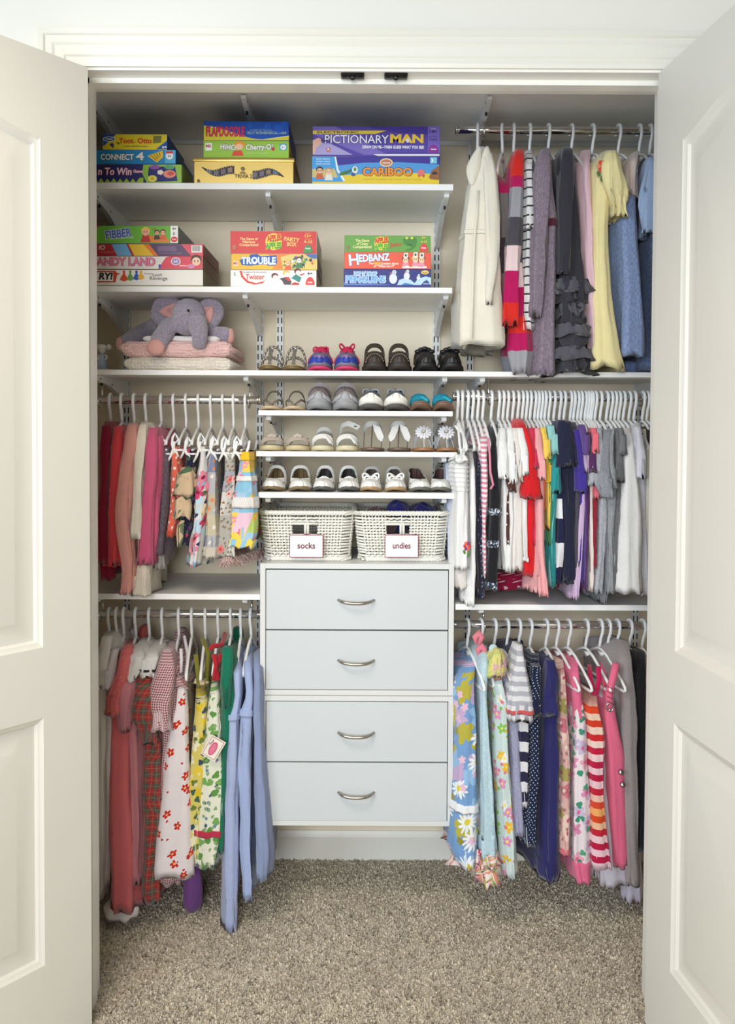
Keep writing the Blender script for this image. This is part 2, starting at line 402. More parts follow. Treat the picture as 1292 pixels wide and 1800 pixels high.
# ------------------------------------------------------------------ shelving hardware
SHELFM = M((247, 247, 245), 0.45); STEEL = M((232, 233, 232), 0.4); DARK = M((30, 28, 26), 0.7)
ups = {'a': 222, 'b': 457, 'c': 492, 'd': 767, 'e': 826, 'f': 1117}
uplab = {'a': 'slotted white wall upright behind grey plush elephant', 'b': 'slotted white wall upright behind silver braided sandals', 'c': 'slotted white wall upright just beside the one behind braided sandals',
         'd': 'slotted white wall upright behind black strap shoes', 'e': 'slotted white wall upright behind ivory coat', 'f': 'slotted white wall upright behind chambray dress'}
UX = {}
ztop = P(600, 250, YB).z
for k, px in ups.items():
    x = P(px, 560 if k != 'f' else 1090, YB - .013).x; UX[k] = x
    t = thing('wall_upright', (x, YB, 0.35), uplab[k], 'shelf upright', 'slotted wall uprights')
    u = MB(); w_, d_ = .0125, .013; y0 = YB - d_
    z0, z1 = 0.36, ztop
    u.add([(x - w_, y0, z0), (x - w_, YB, z0), (x - w_, YB, z1), (x - w_, y0, z1)], [(0, 1, 2, 3)]); u.add([(x + w_, y0, z0), (x + w_, YB, z0), (x + w_, YB, z1), (x + w_, y0, z1)], [(0, 1, 2, 3)])
    cols = [-w_, -.0085, -.0045, .0045, .0085, w_]
    z = z0
    while z < z1 - .04:
        for za, zc_, hole in ((z, z + .020, True), (z + .020, z + .032, False)):
            if hole: rg = [(0, 1), (2, 3), (4, 5)]
            else: rg = [(0, 5)]
            for a, c in rg: u.add([(x + cols[a], y0, za), (x + cols[c], y0, za), (x + cols[c], y0, zc_), (x + cols[a], y0, zc_)], [(0, 1, 2, 3)])
        z += .032
    u.add([(x - w_, y0, z), (x + w_, y0, z), (x + w_, y0, z1), (x - w_, y0, z1)], [(0, 1, 2, 3)])
    obj('channel', u, STEEL, t, False)
    u = MB(); u.box(x - w_*.9, x + w_*.9, YB - .003, YB, z0, z1); obj('slot_shade', u, DARK, t, False)  # dark plate added so the slots read as shaded inside
tr = MB(); zt0 = P(600, 243, YB - .012).z
tr.box(-1.05, 1.15, YB - .012, YB, ztop - .012, zt0 + .002, .002)
tag(obj('hang_track', tr, STEEL), 'white steel track running along wall under topmost shelf', 'hanging track')
def bracket(parent, x, z, yf, drop=.075, tip=.014):
    """tapered arm from the upright to near the shelf front; z is the underside it carries"""
    def yz(f): return YB - .013 + (yf + .02 - (YB - .013))*f
    pf = [(yz(0), z), (yz(.97), z), (yz(1), z - .006), (yz(.985), z - tip), (yz(.93), z - tip - .004), (yz(.6), z - drop*.36), (yz(.3), z - drop*.68), (yz(.08), z - drop), (yz(0), z - drop)]
    t_ = .0075
    b_ = MB(); b_.prism(pf, 'x', x - t_, x + t_)
    o = obj('bracket', b_, STEEL, parent, False)
    for f in (.9, .8, .55):
        h = MB()
        if f == .8: h.box(x - .003, x + .003, yz(f) - .005, yz(f) + .003, z - drop*.22 - .012, z - drop*.18)
        else: h.prism([(yz(f) + .004*math.cos(q), z - tip*.7 - (0 if f > .8 else .012) + .004*math.sin(q)) for q in [i*PI/4 for i in range(8)]], 'x', x - t_ - .0004, x + t_ + .0004)
        obj('screw_hole', h, DARK, o)
    return o
SH = {}
def shelf(key, pl, pr, ytop, ybot, yf, brs, label, xl=None, xr=None, drop=.075, yback=YB - .014):
    mid = (pl + pr)/2
    zt_, zb_ = P(mid, ytop, yf).z, P(mid, ybot, yf).z
    x0 = P(pl, ytop, yf).x if xl is None else xl; x1 = P(pr, ytop, yf).x if xr is None else xr
    t = thing('shelf', ((x0 + x1)/2, YB, zb_), label, 'shelf', 'white wall shelves')
    b_ = MB(); b_.box(x0, x1, yf, yback, zb_, zt_, .0012); obj('board', b_, SHELFM, t, False)
    for k in brs: bracket(t, UX[k] if isinstance(k, str) else k, zb_, yf, drop)
    SH[key] = (zt_, yf, x0, x1); return t
YS = 2.62
shelf('top', 160, 1160, 150, 160, 2.56, ('a', 'b', 'f'), 'long white shelf topmost under the ceiling', -1.04, 1.14, .10)
bracket(bpy.data.objects['shelf'], UX['e'] + .006, P(646, 160, 2.56).z, 2.56, .10)
shelf('g1', 160, 797, 322, 333, 2.60, ('a', 'c', 'd'), 'white shelf holding the upper row of board game boxes', -1.04, None, .095)
shelf('g2', 160, 795, 504, 514, 2.60, ('a', 'b', 'd'), 'white shelf holding the lower row of board game boxes', -1.04, None, .09)
shelf('main', 160, 1160, 652, 661, 2.62, ('a', 'b', 'd', 'e', 'f'), 'long white shelf carrying elephant, blankets and trainers', -1.04, 1.14, .075)
shelf('s1', 454, 796, 722, 731, 2.63, ('c', 'd'), 'short white shoe shelf with grey trainers', None, None, .06)
shelf('s2', 450, 803, 794, 803, 2.62, ('c', 'd'), 'short white shoe shelf with open sandals', None, None, .06)
shelf('s3', 454, 806, 866, 876, 2.61, ('c', 'd'), 'short white shoe shelf with white party shoes', None, None, .06)
shelf('bl', 160, 457, 1044, 1054, 2.60, ('a', 'b'), 'white shelf under the skirts and cardigans', -1.04, None, .05)
shelf('br', 801, 1160, 1063, 1073, 2.60, ('e', 'f'), 'white shelf under the crowded row of t-shirts', None, 1.14, .05)
# chrome hanging rods
YR = 2.70
m, n, b = newmat('chrome', 0.12, 1.0); n.put(b.inputs['Base Color'], (0.72, 0.71, 0.70)); CHROME = m
ROD = {}
def rod(key, y, xl, xr, ends, label, hooks):
    mid = P((xl if xl else 178) * .5 + (xr if xr else 1140)*.5, y, YR)
    x0 = P(xl, y, YR).x if xl else -1.045; x1 = P(xr, y, YR).x if xr else 1.145
    z = mid.z; ROD[key] = z
    t = thing('clothes_rod', ((x0 + x1)/2, YR, z), label, 'rod', 'chrome clothes rods')
    b_ = MB(); b_.tube([(x0 + (x1-x0)*i/8, YR, z) for i in range(9)], .0125, 20); obj('tube', b_, CHROME, t)
    for e, x in ((-1, x0), (1, x1)):
        if e in ends:
            b_ = MB(); b_.tube([(x - e*.004, YR, z), (x + e*.003, YR, z)], .0145, 20); obj('end_cap', b_, CHROME, t)
    for hx, zt_ in hooks:
        b_ = MB(); pts = [(hx, YR + .02, zt_), (hx, YR + .02, z + .02), (hx, YR + .018, z - .004)] + [(hx, YR + .018*math.cos(a), z - .004 - .02*math.sin(a)) for a in [PI*i/8 for i in range(1, 9)]] + [(hx, YR - .019, z + .004)]
        b_.tube(pts, .0035, 8); obj('rod_hook', b_, CHROME, t)
rod('ur', 229, 802, None, (-1,), 'chrome clothes rod over the ivory coat and dresses', [(UX['e'] + .004, ROD.get('x', P(840, 165, YR).z))])
rod('ml', 703, None, 457, (1,), 'chrome clothes rod carrying cardigans and clipped skirts', [(P(438, 700, YR).x, P(438, 662, YR).z), (-.86, P(186, 662, YR).z)])
rod('mr', 698, 797, None, (-1,), 'chrome clothes rod crowded with t-shirts', [(UX['e'] + .03, P(850, 664, YR).z), (UX['f'], P(850, 664, YR).z)])
rod('ll', 1079, None, 458, (1,), 'chrome clothes rod carrying red and blue dresses low down', [(P(441, 1079, YR).x, P(441, 1056, YR).z), (-.86, P(186, 1056, YR).z)])
rod('lr', 1098, 796, None, (-1,), 'chrome clothes rod carrying flowered dresses low down', [(UX['e'] + .02, P(850, 1075, YR).z), (UX['f'], P(850, 1075, YR).z)])
# ------------------------------------------------------------------ drawer unit: two stacked cabinets, two drawers each
WH = M((206, 210, 211), 0.4); CABM = M((220, 220, 218), 0.4)
m, n, b = newmat('brushed_nickel', 0.32, 1.0); n.put(b.inputs['Base Color'], (0.42, 0.39, 0.35)); NICKEL = m
GAP = M((95, 95, 95), 0.8)
YD = 2.60
def cabinet(x0, x1, z0, z1, splits, handles, label, group):
    t = thing('drawer_cabinet', ((x0 + x1)/2, YD + .2, z0), label, 'cabinet', group)
    tk = .0165
    for nm, a in (('side_panel', (x0, x0 + tk, z0, z1)), ('side_panel', (x1 - tk, x1, z0, z1)), ('top_panel', (x0 + tk, x1 - tk, z1 - tk, z1)), ('bottom_panel', (x0 + tk, x1 - tk, z0, z0 + tk))):
        b_ = MB(); b_.box(a[0], a[1], YD, YB - .014, a[2], a[3], .0008, 1); obj(nm, b_, CABM, t, False)
    b_ = MB(); b_.box(x0 + tk, x1 - tk, YB - .024, YB - .015, z0 + tk, z1 - tk); obj('back_panel', b_, CABM, t, False)
    for (za, zc_), hz in zip(splits, handles):
        b_ = MB(); b_.box(x0 + tk + .0022, x1 - tk - .0022, YD - .001, YD + .017, za, zc_, .0012, 2); d = obj('drawer', b_, WH, t, False)
        b_ = MB(); b_.box(x0 + tk + .01, x1 - tk - .01, YD + .017, YB - .05, za + .01, zc_ - .03); obj('drawer_box', b_, CABM, d, False)
        hx = P(626, hz, YD).x; hzz = P(626, hz, YD).z
        b_ = MB(); pts = []; rad = []
        for i in range(17):
            u = -1 + i/8
            pts.append((hx + u*.0555, YD - .001 - .026*(1 - u**4)*1.0, hzz - .006*(1 - u*u) + .004)); rad.append(.0042 + .0012*(1 - u*u))
        b_.tube(pts, rad, 10); obj('handle', b_, NICKEL, d)
    return t
Dx0, Dx1 = P(457, 1200, YD).x, P(797, 1200, YD).x
zz = lambda y: P(627, y, YD).z
cabinet(Dx0, Dx1, zz(1222.5), zz(991), [(zz(1212), zz(1109)), (zz(1106.5), zz(1002.5))], [1163, 1057], 'upper white two-drawer cabinet carrying the wicker baskets', 'stacked white drawer cabinets')
cabinet(Dx0 + .001, Dx1 + .001, zz(1452), zz(1223.5), [(zz(1443), zz(1341)), (zz(1338.5), zz(1234))], [1395, 1290], 'lower white two-drawer cabinet above the carpet', 'stacked white drawer cabinets')
# ------------------------------------------------------------------ wicker baskets
WICK = M((238, 236, 226), 0.5, 0, 90, 0.25)
ZTOPD = zz(991)
def basket(pl, pr, label, word, contents):
    yf, yb = 2.645, 2.955
    x0b, x1b = P(pl + 9, 985, yf).x, P(pr - 8, 985, yf).x; x0t, x1t = P(pl, 908, yf).x, P(pr, 908, yf).x
    zb = ZTOPD; zt_ = P(626, 902, yf).z
    cx = (x0b + x1b)/2
    t = thing('wicker_basket', (cx, (yf + yb)/2, zb), label, 'basket', 'white wicker baskets')
    def ring(f, grow=0.0):
        a0 = x0b + (x0t - x0b)*f; a1 = x1b + (x1t - x1b)*f; return a0 - grow, a1 + grow, yf + .012*(1 - f) - grow, yb - .012*(1 - f) + grow
    def path(f, n_, grow=0.0):    # points round a rounded rectangle at height fraction f with their outward normals
        a0, a1, c0, c1 = ring(f, grow); r = .022; out = []
        segs = [((a0 + r, c0), (a1 - r, c0), (0, -1)), ((a1, c0 + r), (a1, c1 - r), (1, 0)), ((a1 - r, c1), (a0 + r, c1), (0, 1)), ((a0, c1 - r), (a0, c0 + r), (-1, 0))]
        for i, (p, q, nn) in enumerate(segs):
            k = n_ if i % 2 == 0 else int(n_*.9)
            for j in range(k): out.append((Vector((p[0] + (q[0]-p[0])*j/k, p[1] + (q[1]-p[1])*j/k)), Vector(nn), i, j/k))
        return out
    NS = 48; rows = 14
    wx0, wx1 = P((pl+pr)/2 - 20, 0, yf).x, P((pl+pr)/2 + 20, 0, yf).x
    wz0, wz1 = P(626, 941, yf).z, P(626, 921, yf).z
    mb = MB()
    for r in range(rows):
        f = (r + .5)/rows; z = zb + .012 + (zt_ - zb - .024)*f
        pth = path(f, NS); pts = []; runs = [[]]
        for k, (p, nn, side, u) in enumerate(pth):
            off = .0035*math.cos(PI*k/2 + PI*(r % 2))
            q = Vector((p.x + nn.x*off, p.y + nn.y*off, z + .0008*math.sin(k*1.7 + r)))
            if side == 0 and wx0 < p.x < wx1 and wz0 < z < wz1:
                if runs[-1]: runs.append([])
            else: runs[-1].append(q)
        if len(runs) == 1: runs[0].append(runs[0][0])
        else: runs[-1] = runs[-1] + runs[0]; runs = runs[1:]
        for rn in runs:
            if len(rn) > 2: mb.tube(rn, .0038, 5)
    wv = tag(obj('woven_wall', mb, WICK, t), kind='stuff')
    mb = MB(); pth0, pth1 = path(0, NS), path(1, NS)
    for k in range(0, len(pth0), 2):
        p, q = pth0[k][0], pth1[k][0]
        if pth0[k][2] == 0 and wx0 < (p.x+q.x)/2 < wx1 and abs((p.x + q.x)/2 - cx) > .006:
            mb.tube([(p.x, p.y, zb), (p.x + (q.x-p.x)*.5, p.y + (q.y-p.y)*.5, wz0)], .0022, 5)
        else: mb.tube([(p.x, p.y, zb), (q.x, q.y, zt_)], .0022, 5)
    tag(obj('stakes', mb, WICK, t), kind='stuff')
    for nm, f0, zc_, amp in (('rim', 1.0, zt_, .005), ('base_rim', 0.0, zb + .007, .004)):
        mb = MB()
        for s_ in range(3):
            pts = []
            for k, (p, nn, side, u) in enumerate(path(f0, NS, .002)):
                a = PI*k/2.5 + s_*2*PI/3; pts.append((p.x + nn.x*amp*math.cos(a), p.y + nn.y*amp*math.cos(a), zc_ + amp*math.sin(a)))
            mb.tube(pts, .0042, 6, True)
        tag(obj(nm, mb, WICK, t), kind='stuff')
    mb = MB(); a0, a1, c0, c1 = ring(0); mb.box(a0 + .004, a1 - .004, c0 + .004, c1 - .004, zb + .001, zb + .007, .002); obj('basket_floor', mb, WICK, t)
    mb = MB()
    for z in (wz0, wz1): mb.tube([(wx0 - .006, yf, z), (wx1 + .006, yf, z)], .004, 8)
    obj('window_frame', mb, WICK, t)
    for dx in (-.0045, .0045):
        mb = MB(); mb.tube([(cx + dx, yf - .001, wz0 - .004), (cx + dx, yf - .001, wz1 + .004)], .0038, 8); obj('window_post', mb, WICK, t)
    # label card
    c0 = P((pl + pr)/2 + 0, 960, yf - .014); wq = .0508; hq = .0338
    mb = MB(); mb.box(c0.x - wq - .002, c0.x + wq + .002, yf - .0145, yf - .013, c0.z - hq - .002, c0.z + hq + .002); card = tag(obj('label_card', mb, M((150, 40, 66), 0.6), t, False), 'white card edged dark red')
    mb = MB(); mb.box(c0.x - wq, c0.x + wq, yf - .0152, yf - .0145, c0.z - hq, c0.z + hq); obj('card_face', mb, M((244, 244, 244), 0.6), card, False)
    text(word, 'lettering', card, (c0.x, yf - .0156, c0.z + .001), .019, M((120, 40, 70), 0.6), .056, .0005)
    mb = MB(); mb.tube([(c0.x - .03, yf - .012, c0.z + hq + .001), (c0.x - .02, yf - .007, wz0), (c0.x, yf - .006, wz0 + .003), (c0.x + .02, yf - .007, wz0), (c0.x + .03, yf - .012, c0.z + hq + .001)], .0011, 6); obj('ribbon', mb, M((150, 40, 66), 0.6), card)
    # contents
    rnd_ = random.Random(len(word))
    for i, (fx, fy, r_, zc_, col, lab, nm) in enumerate(contents):
        mb = MB(); xx = x0b + (x1b - x0b)*fx; yy = yf + .03 + (yb - yf - .06)*fy
        N1, N2 = 22, 14; vs = []
        for a in range(N2 + 1):
            th = PI*a/N2; row = []
            for c in range(N1):
                ph = 2*PI*c/N1; k = 1 + .10*math.sin(3*ph + i + 2*th) + .07*math.sin(5*th + 2*ph + i*2)
                row.append(Vector((xx + r_[0]*k*math.sin(th)*math.cos(ph), yy + r_[1]*k*math.sin(th)*math.sin(ph), zb + zc_ - r_[2]*k*math.cos(th))))
            vs.append(row)
        mb.loft(vs, True)
        tag(obj(nm, mb, cloth('plain', col)), lab, 'clothing', 'rolled clothing in the baskets')
    return t
basket(457, 620, 'white wicker basket with socks card', 'socks', [
    (.3, .35, (.07, .075, .034), .040, (92, 80, 78), 'dark grey rolled socks in the socks basket', 'rolled_socks'), (.68, .4, (.075, .08, .034), .040, (104, 90, 86), 'brown rolled socks in the socks basket', 'rolled_socks')])
basket(624, 788, 'white wicker basket with undies card', 'undies', [
    (.22, .45, (.06, .07, .05), .105, (122, 88, 92), 'dusty plum rolled underwear in the undies basket', 'rolled_underwear'), (.48, .55, (.045, .06, .05), .128, (44, 40, 130), 'bright blue rolled underwear topmost in the undies basket', 'rolled_underwear'),
    (.78, .6, (.055, .06, .05), .12, (46, 42, 118), 'navy rolled underwear beside the blue one in the undies basket', 'rolled_underwear'), (.5, .12, (.09, .03, .03), .05, (214, 210, 214), 'pale rolled underwear behind the undies card', 'rolled_underwear')])
# ------------------------------------------------------------------ board games
LAY = .00007
def C(c): return M(c, 0.45)
def poly(parent, name, pts, y, col, th=.0004):
    mb = MB(); mb.prism([(p[0], p[1]) for p in pts], 'y', y - th, y); return obj(name, mb, C(col), parent, False)
def disc(cx, cz, rx, rz, n_=18, a0=0, a1=2*PI): return [(cx + rx*math.cos(a0 + (a1-a0)*i/n_), cz + rz*math.sin(a0 + (a1-a0)*i/n_)) for i in range(n_ + (0 if a1 - a0 > 6.2 else 1))]
class Box:
    """a board game box; front face in pixel coordinates of the photograph, drawn on at real depth"""
    def __init__(s, pl, pr, yt, yb, depth, yf, col, label, group, side=None, lid=True, xl=None, zbase=None, metal=None):
        s.yf = yf; a = P(pl, yb, yf); c = P(pr, yt, yf)
        s.x0 = a.x if xl is None else xl; s.x1 = c.x; s.z0 = P((pl+pr)/2, yb, yf).z if zbase is None else zbase; s.z1 = P((pl+pr)/2, yt, yf).z
        s.t = thing('board_game_box', ((s.x0 + s.x1)/2, yf + depth/2, s.z0), label, 'board game', group)
        mb = MB(); mb.box(s.x0, s.x1, yf, yf + depth, s.z0, s.z1, .0012, 2); s.body = obj('lid' if lid else 'body', mb, metal or C(side or col), s.t, False)
        if not metal: s.poly('front_print', [(pl + .3, yt + .3), (pr - .3, yt + .3), (pr - .3, yb - .3), (pl + .3, yb - .3)], col, rect=xl is None)
        s.k = 1
    def p(s, px, py): v = P(px, py, s.yf); return (v.x, v.z)
    def poly(s, name, pts, col, rect=False, lift=None):
        s.k = getattr(s, 'k', 0) + 1; y = s.yf - LAY*s.k
        if rect: q = [(s.x0 + .001, s.z1 - .001), (s.x1 - .001, s.z1 - .001), (s.x1 - .001, s.z0 + .001), (s.x0 + .001, s.z0 + .001)]
        else: q = [s.p(*p) for p in pts]
        return poly(s.t, name, q, y, col, LAY*.8)
    def dsc(s, name, px, py, rx, ry, col, n_=18, a0=0, a1=2*PI): return s.poly(name, [(px + rx*math.cos(a0 + (a1-a0)*i/n_), py - ry*math.sin(a0 + (a1-a0)*i/n_)) for i in range(n_ + (0 if a1-a0 > 6.2 else 1))], col)
    def txt(s, body, px, py, hpx, wpx, col, bold=.0, outline=None, shear=0.0, rot=0.0):
        s.k += 2; u = s.yf/F; x, z = s.p(px, py)
        if outline: text(body, 'lettering', s.t, (x, s.yf - LAY*s.k + LAY*.5, z), hpx*u, C(outline), wpx*u*1.03, bold + .0011, LAY*.4, shear, rot)
        text(body, 'lettering', s.t, (x, s.yf - LAY*s.k - LAY*.5, z), hpx*u, C(col), wpx*u, bold, LAY*.4, shear, rot)
    def face(s, px, py, r, hair, skin=(244, 200, 160), shirt=None):     # a plain little figure
        if shirt: s.poly('print', [(px - r*1.5, py + r*3), (px - r*.8, py + r*.7), (px + r*.8, py + r*.7), (px + r*1.5, py + r*3)], shirt)
        s.dsc('print', px, py - r*.3, r*1.25, r*1.2, hair); s.dsc('print', px, py + r*.1, r, r, skin)
        for k in (-1, 1): s.dsc('print', px + k*r*.4, py, r*.16, r*.2, (40, 30, 30), 8)
    def shaded(s): pass
YG = 2.605
g = 'board games on the upper shelf'
zt1 = SH['g1'][0]; zt2 = SH['g2'][0]; ZG = lambda px, py: P(px, py, YG).z
B = Box(160, 320, 289, 321.5, .26, YG, (34, 32, 104), 'navy board game box with zigzag edge, lowest at the door jamb', g, (150, 180, 60), True, P(80, 300, YG).x, zt1)
B.poly('print', [(150, 322), (170, 315)] + [(172 + i*11.2 + (5.6 if j else 0), 321 if not j else 313 + (i % 2)) for i in range(7) for j in (0, 1)] + [(252, 312), (252, 321.3), (150, 321.3)], (172, 206, 60))
B.poly('print', [(252, 289.5), (319, 289.5), (319, 321), (258, 321), (250, 305)], (150, 196, 70)); B.poly('print', [(262, 293), (308, 293), (312, 318), (264, 320), (260, 306)], (42, 40, 120))
B.dsc('print', 268, 314, 8, 6, (236, 224, 90)); B.dsc('print', 268, 314, 3, 2.4, (226, 170, 40)); B.dsc('print', 298, 306, 11, 7, (240, 150, 130)); B.dsc('print', 300, 305, 6, 4, (216, 90, 80)); B.dsc('print', 298, 294, 9, 4, (90, 170, 120)); B.dsc('print', 272, 294, 9, 4, (150, 90, 170)); B.dsc('print', 282, 303, 6, 5, (250, 240, 220), 5)
B.txt('n To Win', 202, 302, 12, 58, (250, 226, 232), .0006, (190, 50, 100), .1); B.txt('Game', 243, 301.5, 5, 17, (250, 226, 232), .0003, (190, 50, 100))
B = Box(168, 309, 263.5, 288, .26, YG + .003, (26, 138, 200), 'blue board game box with white lettering, middle of its stack', g, (20, 100, 160), True, P(110, 270, YG).x, P(240, 288.6, YG).z)
B.txt('CONNECT', 206, 276.5, 9.5, 58, (245, 245, 240), .0008, (40, 40, 60)); B.txt('4', 246, 275.5, 13, 14, (245, 245, 240), .001, (40, 40, 60))
B.poly('print', [(259, 274), (286, 264.5), (287, 276), (276, 286)], (240, 200, 50)); [B.poly('print', [(264 + i*5, 273 - i*1.6), (265.5 + i*5, 272.6 - i*1.6), (276 + i*2, 282 - i*2.4), (275 + i*2, 283 - i*2.4)], (150, 110, 30)) for i in range(4)]
B.poly('print', [(290, 264.5), (308, 264.5), (308, 287), (290, 287)], (90, 180, 226)); B.dsc('print', 298, 274, 6.5, 6.5, (248, 248, 248)); B.poly('print', [(292, 266), (304, 266), (304, 270), (292, 270)], (214, 60, 60)); B.txt('7+', 298, 275, 4, 6, (60, 60, 90), .0003)
B = Box(180, 294, 235.5, 262.6, .24, YG + .004, (236, 216, 40), 'yellow board game box with red lettering, topmost of its stack', g, (40, 70, 150), True, None, P(240, 263, YG).z)
B.poly('print', [(180.5, 236), (204, 236), (192, 248), (181, 258)], (30, 80, 170)); B.dsc('print', 192, 244.5, 11, 4.6, (240, 244, 250)); B.dsc('print', 192, 244.5, 9.4, 3.7, (40, 80, 170)); B.txt('Think', 192, 244.5, 3.4, 13, (244, 246, 250), .0002)
B.poly('print', [(274, 262.4), (293.6, 247), (293.6, 262.4)], (36, 96, 180)); B.dsc('print', 287, 259, 2, 1.8, (235, 240, 250)); B.dsc('print', 291.4, 258.6, 1.8, 1.6, (235, 240, 250))
B.txt('Toot', 222, 248, 8.5, 25, (222, 64, 36), .0008); B.txt('and', 236, 249.6, 3, 5, (90, 80, 40)); B.txt('Otto', 254.5, 248, 8.5, 25, (222, 64, 36), .0008); B.txt('a really a-MAZE-ing game', 238, 257.4, 2, 42, (120, 90, 30), .0001)
B.poly('print', [(270, 239), (284, 239), (283, 251), (269, 252)], (130, 130, 60)); B.dsc('print', 208, 252, 3, 2.2, (150, 130, 40)); B.poly('print', [(192, 254), (198, 251), (201, 255), (199, 261), (196, 258)], (80, 60, 120))
# middle stack: gold tin below two boxes
m, n, b = newmat('gold_tin', 0.34, 0.85); n.put(b.inputs['Base Color'], lin((226, 196, 116))); GOLD = m
B = Box(341, 516, 279, 321.5, .26, YG, (220, 190, 100), 'gold metal game tin with film strip print below two boxes', g, None, False, None, zt1, GOLD)
mb = MB(); mb.box(B.x0 - .004, B.x1 + .004, YG - .004, YG + .264, P(430, 285.5, YG).z, P(430, 277.5, YG).z, .003, 3); obj('tin_lid', mb, GOLD, B.t)
def film(xa, ya, xb, yb, amp, sgn):
    N_ = 14; up = []; lo = []
    for i in range(N_ + 1):
        u = i/N_; x = xa + (xb - xa)*u; yy = ya + (yb - ya)*u + amp*math.sin(u*PI*1.5 + (0 if sgn > 0 else PI*.5))*sgn
        hh = 7.5*min(1, (.12 + 1.6*(u if sgn > 0 else 1-u)))
        up.append((x, yy - hh)); lo.append((x, yy + hh))
    B.poly('print', up + lo[::-1], (44, 40, 40))
    for i in range(2 if sgn > 0 else 0, N_ - (0 if sgn > 0 else 2), 3):
        q = [(up[j][0] + .6, up[j][1]*.78 + lo[j][1]*.22) for j in (i, i+1, i+2)] + [(lo[j][0] + .6, lo[j][1]*.78 + up[j][1]*.22) for j in (i+2, i+1, i)]
        B.poly('print', q, [(120, 110, 116), (150, 120, 100), (90, 110, 150), (120, 100, 120), (80, 110, 150)][i % 5])
    for i in range(2 if sgn > 0 else 0, N_ - (0 if sgn > 0 else 2)):
        for e, f in ((up, 1.1), (lo, -1.1)): B.poly('print', [(e[i][0] + .8, e[i][1] + f*.4), (e[i][0] + 2.2, e[i][1] + f*.4), (e[i][0] + 2.2, e[i][1] + f*1.5), (e[i][0] + .8, e[i][1] + f*1.5)], (226, 206, 150))
film(355, 294, 412, 305, 6, 1); film(444, 302, 499, 311, -5.5, -1)
B.txt('TRIVIA 2', 428, 310.5, 6.5, 30, (92, 70, 30), .0001); B.dsc('print', 427, 297, 4, 3.4, (130, 104, 56), 6); B.poly('print', [(424, 302), (430, 302), (433, 305.5), (421, 305.5)], (150, 124, 70)); B.poly('print', [(347, 316), (351.5, 316), (351.5, 320.5), (347, 320.5)], (110, 80, 40))
B = Box(357.5, 508, 247.5, 276, .25, YG + .003, (152, 198, 62), 'lime green board game box with white lettering, above the gold tin', g, (200, 170, 40), True, None, P(430, 277.3, YG).z)
B.poly('print', [(361, 251.5), (372.5, 251.5), (372.5, 264.5), (361, 264.5)], (244, 244, 244)); B.txt('MB', 366.6, 257, 5, 9, (206, 60, 60), .0004)
B.txt('HiHO', 401, 259, 9, 27, (246, 246, 240), .0006, (90, 66, 96), 0, -.06); B.txt('Cherry-O!', 456, 259, 9, 47, (246, 246, 240), .0006, (90, 66, 96), 0, .03)
B.dsc('print', 421.5, 254.5, 9.5, 6.5, (240, 150, 50)); B.dsc('print', 420.5, 258, 6.5, 5.5, (244, 196, 160)); B.poly('print', [(407, 274), (411, 265), (425, 264.5), (428, 274)], (222, 70, 44)); B.txt('a counting game for young children', 452, 269.5, 1.6, 40, (230, 240, 200))
B.poly('print', [(491.5, 252.5), (504, 252.5), (504, 264), (491.5, 264)], (90, 170, 200)); B.dsc('print', 498, 259, 5, 4.6, (246, 248, 250)); B.txt('3+', 498, 259.5, 3.2, 5, (60, 90, 120), .0002); B.dsc('print', 480, 262, 3, 3, (200, 40, 50))
B = Box(358, 508, 213, 247, .25, YG + .004, (26, 84, 186), 'blue and yellow board game box with pink lettering, topmost above the gold tin', g, (30, 60, 140), True, None, P(430, 247.4, YG).z)
B.poly('print', [(358.3, 222)] + [(358 + 150*i/16, 233 - 12*math.cos(min(1, i/11)*PI) if i <= 11 else 245 - (i - 11)*1.3) for i in range(17)] + [(507.7, 246.6), (358.3, 246.6)], (238, 232, 150))
B.poly('print', [(358.3, 224)] + [(358 + 150*i/16, 234 - 11*math.cos(min(1, i/11)*PI) if i <= 11 else 246 - (i - 11)*1.2) for i in range(17)] + [(507.7, 246.7), (358.3, 246.7)], (220, 210, 40))
B.txt('FLAPDOODLE', 396.5, 232, 16, 66, (226, 52, 100), .0011, (150, 20, 60)); B.txt('A GAME OF TOTALLY', 459, 229, 3, 38, (160, 196, 214)); B.txt('SILLY NONSENSICAL FUN!', 469, 233.8, 4.2, 68, (176, 206, 190), .0002)
for px, py, r in ((470, 222, 6), (490, 226, 8), (440, 220, 5), (500, 217, 4)): B.dsc('print', px, py, r, r, (32, 96, 200))
# third stack
B = Box(548, 773, 275, 320, .27, YG, (236, 206, 50), 'wide board game box with blue sky and yellow sand, under the purple one', g, (40, 36, 110), True, None, zt1)
B.poly('print', [(548.5, 275.5), (772.5, 275.5), (772.5, 306), (700, 303), (600, 308), (548.5, 316)], (80, 156, 220)); B.poly('print', [(588, 275.5), (772.5, 275.5), (772.5, 289), (700, 285), (640, 286), (594, 291)], (62, 50, 150))
B.poly('print', [(548.5, 275.5), (588, 275.5), (593, 296), (606, 319.5), (548.5, 319.5)], (70, 160, 222)); B.poly('print', [(588, 275.5), (590.5, 275.5), (595, 298), (607, 317), (604, 319.5), (592, 300)], (240, 244, 246))
B.poly('print', [(549, 297), (588, 297), (594, 312), (549, 312)], (214, 190, 120)); B.face(562, 300, 5, (70, 40, 30), (230, 180, 150), (206, 100, 60)); B.face(578, 302, 5, (190, 150, 90), (240, 200, 170), (230, 230, 220))
for i, s_ in enumerate(('teach letters,', 'numbers, shapes,', 'and more')): B.txt(s_, 568, 279.5 + i*4.4, 2.4, 25, (232, 242, 250), .0001)
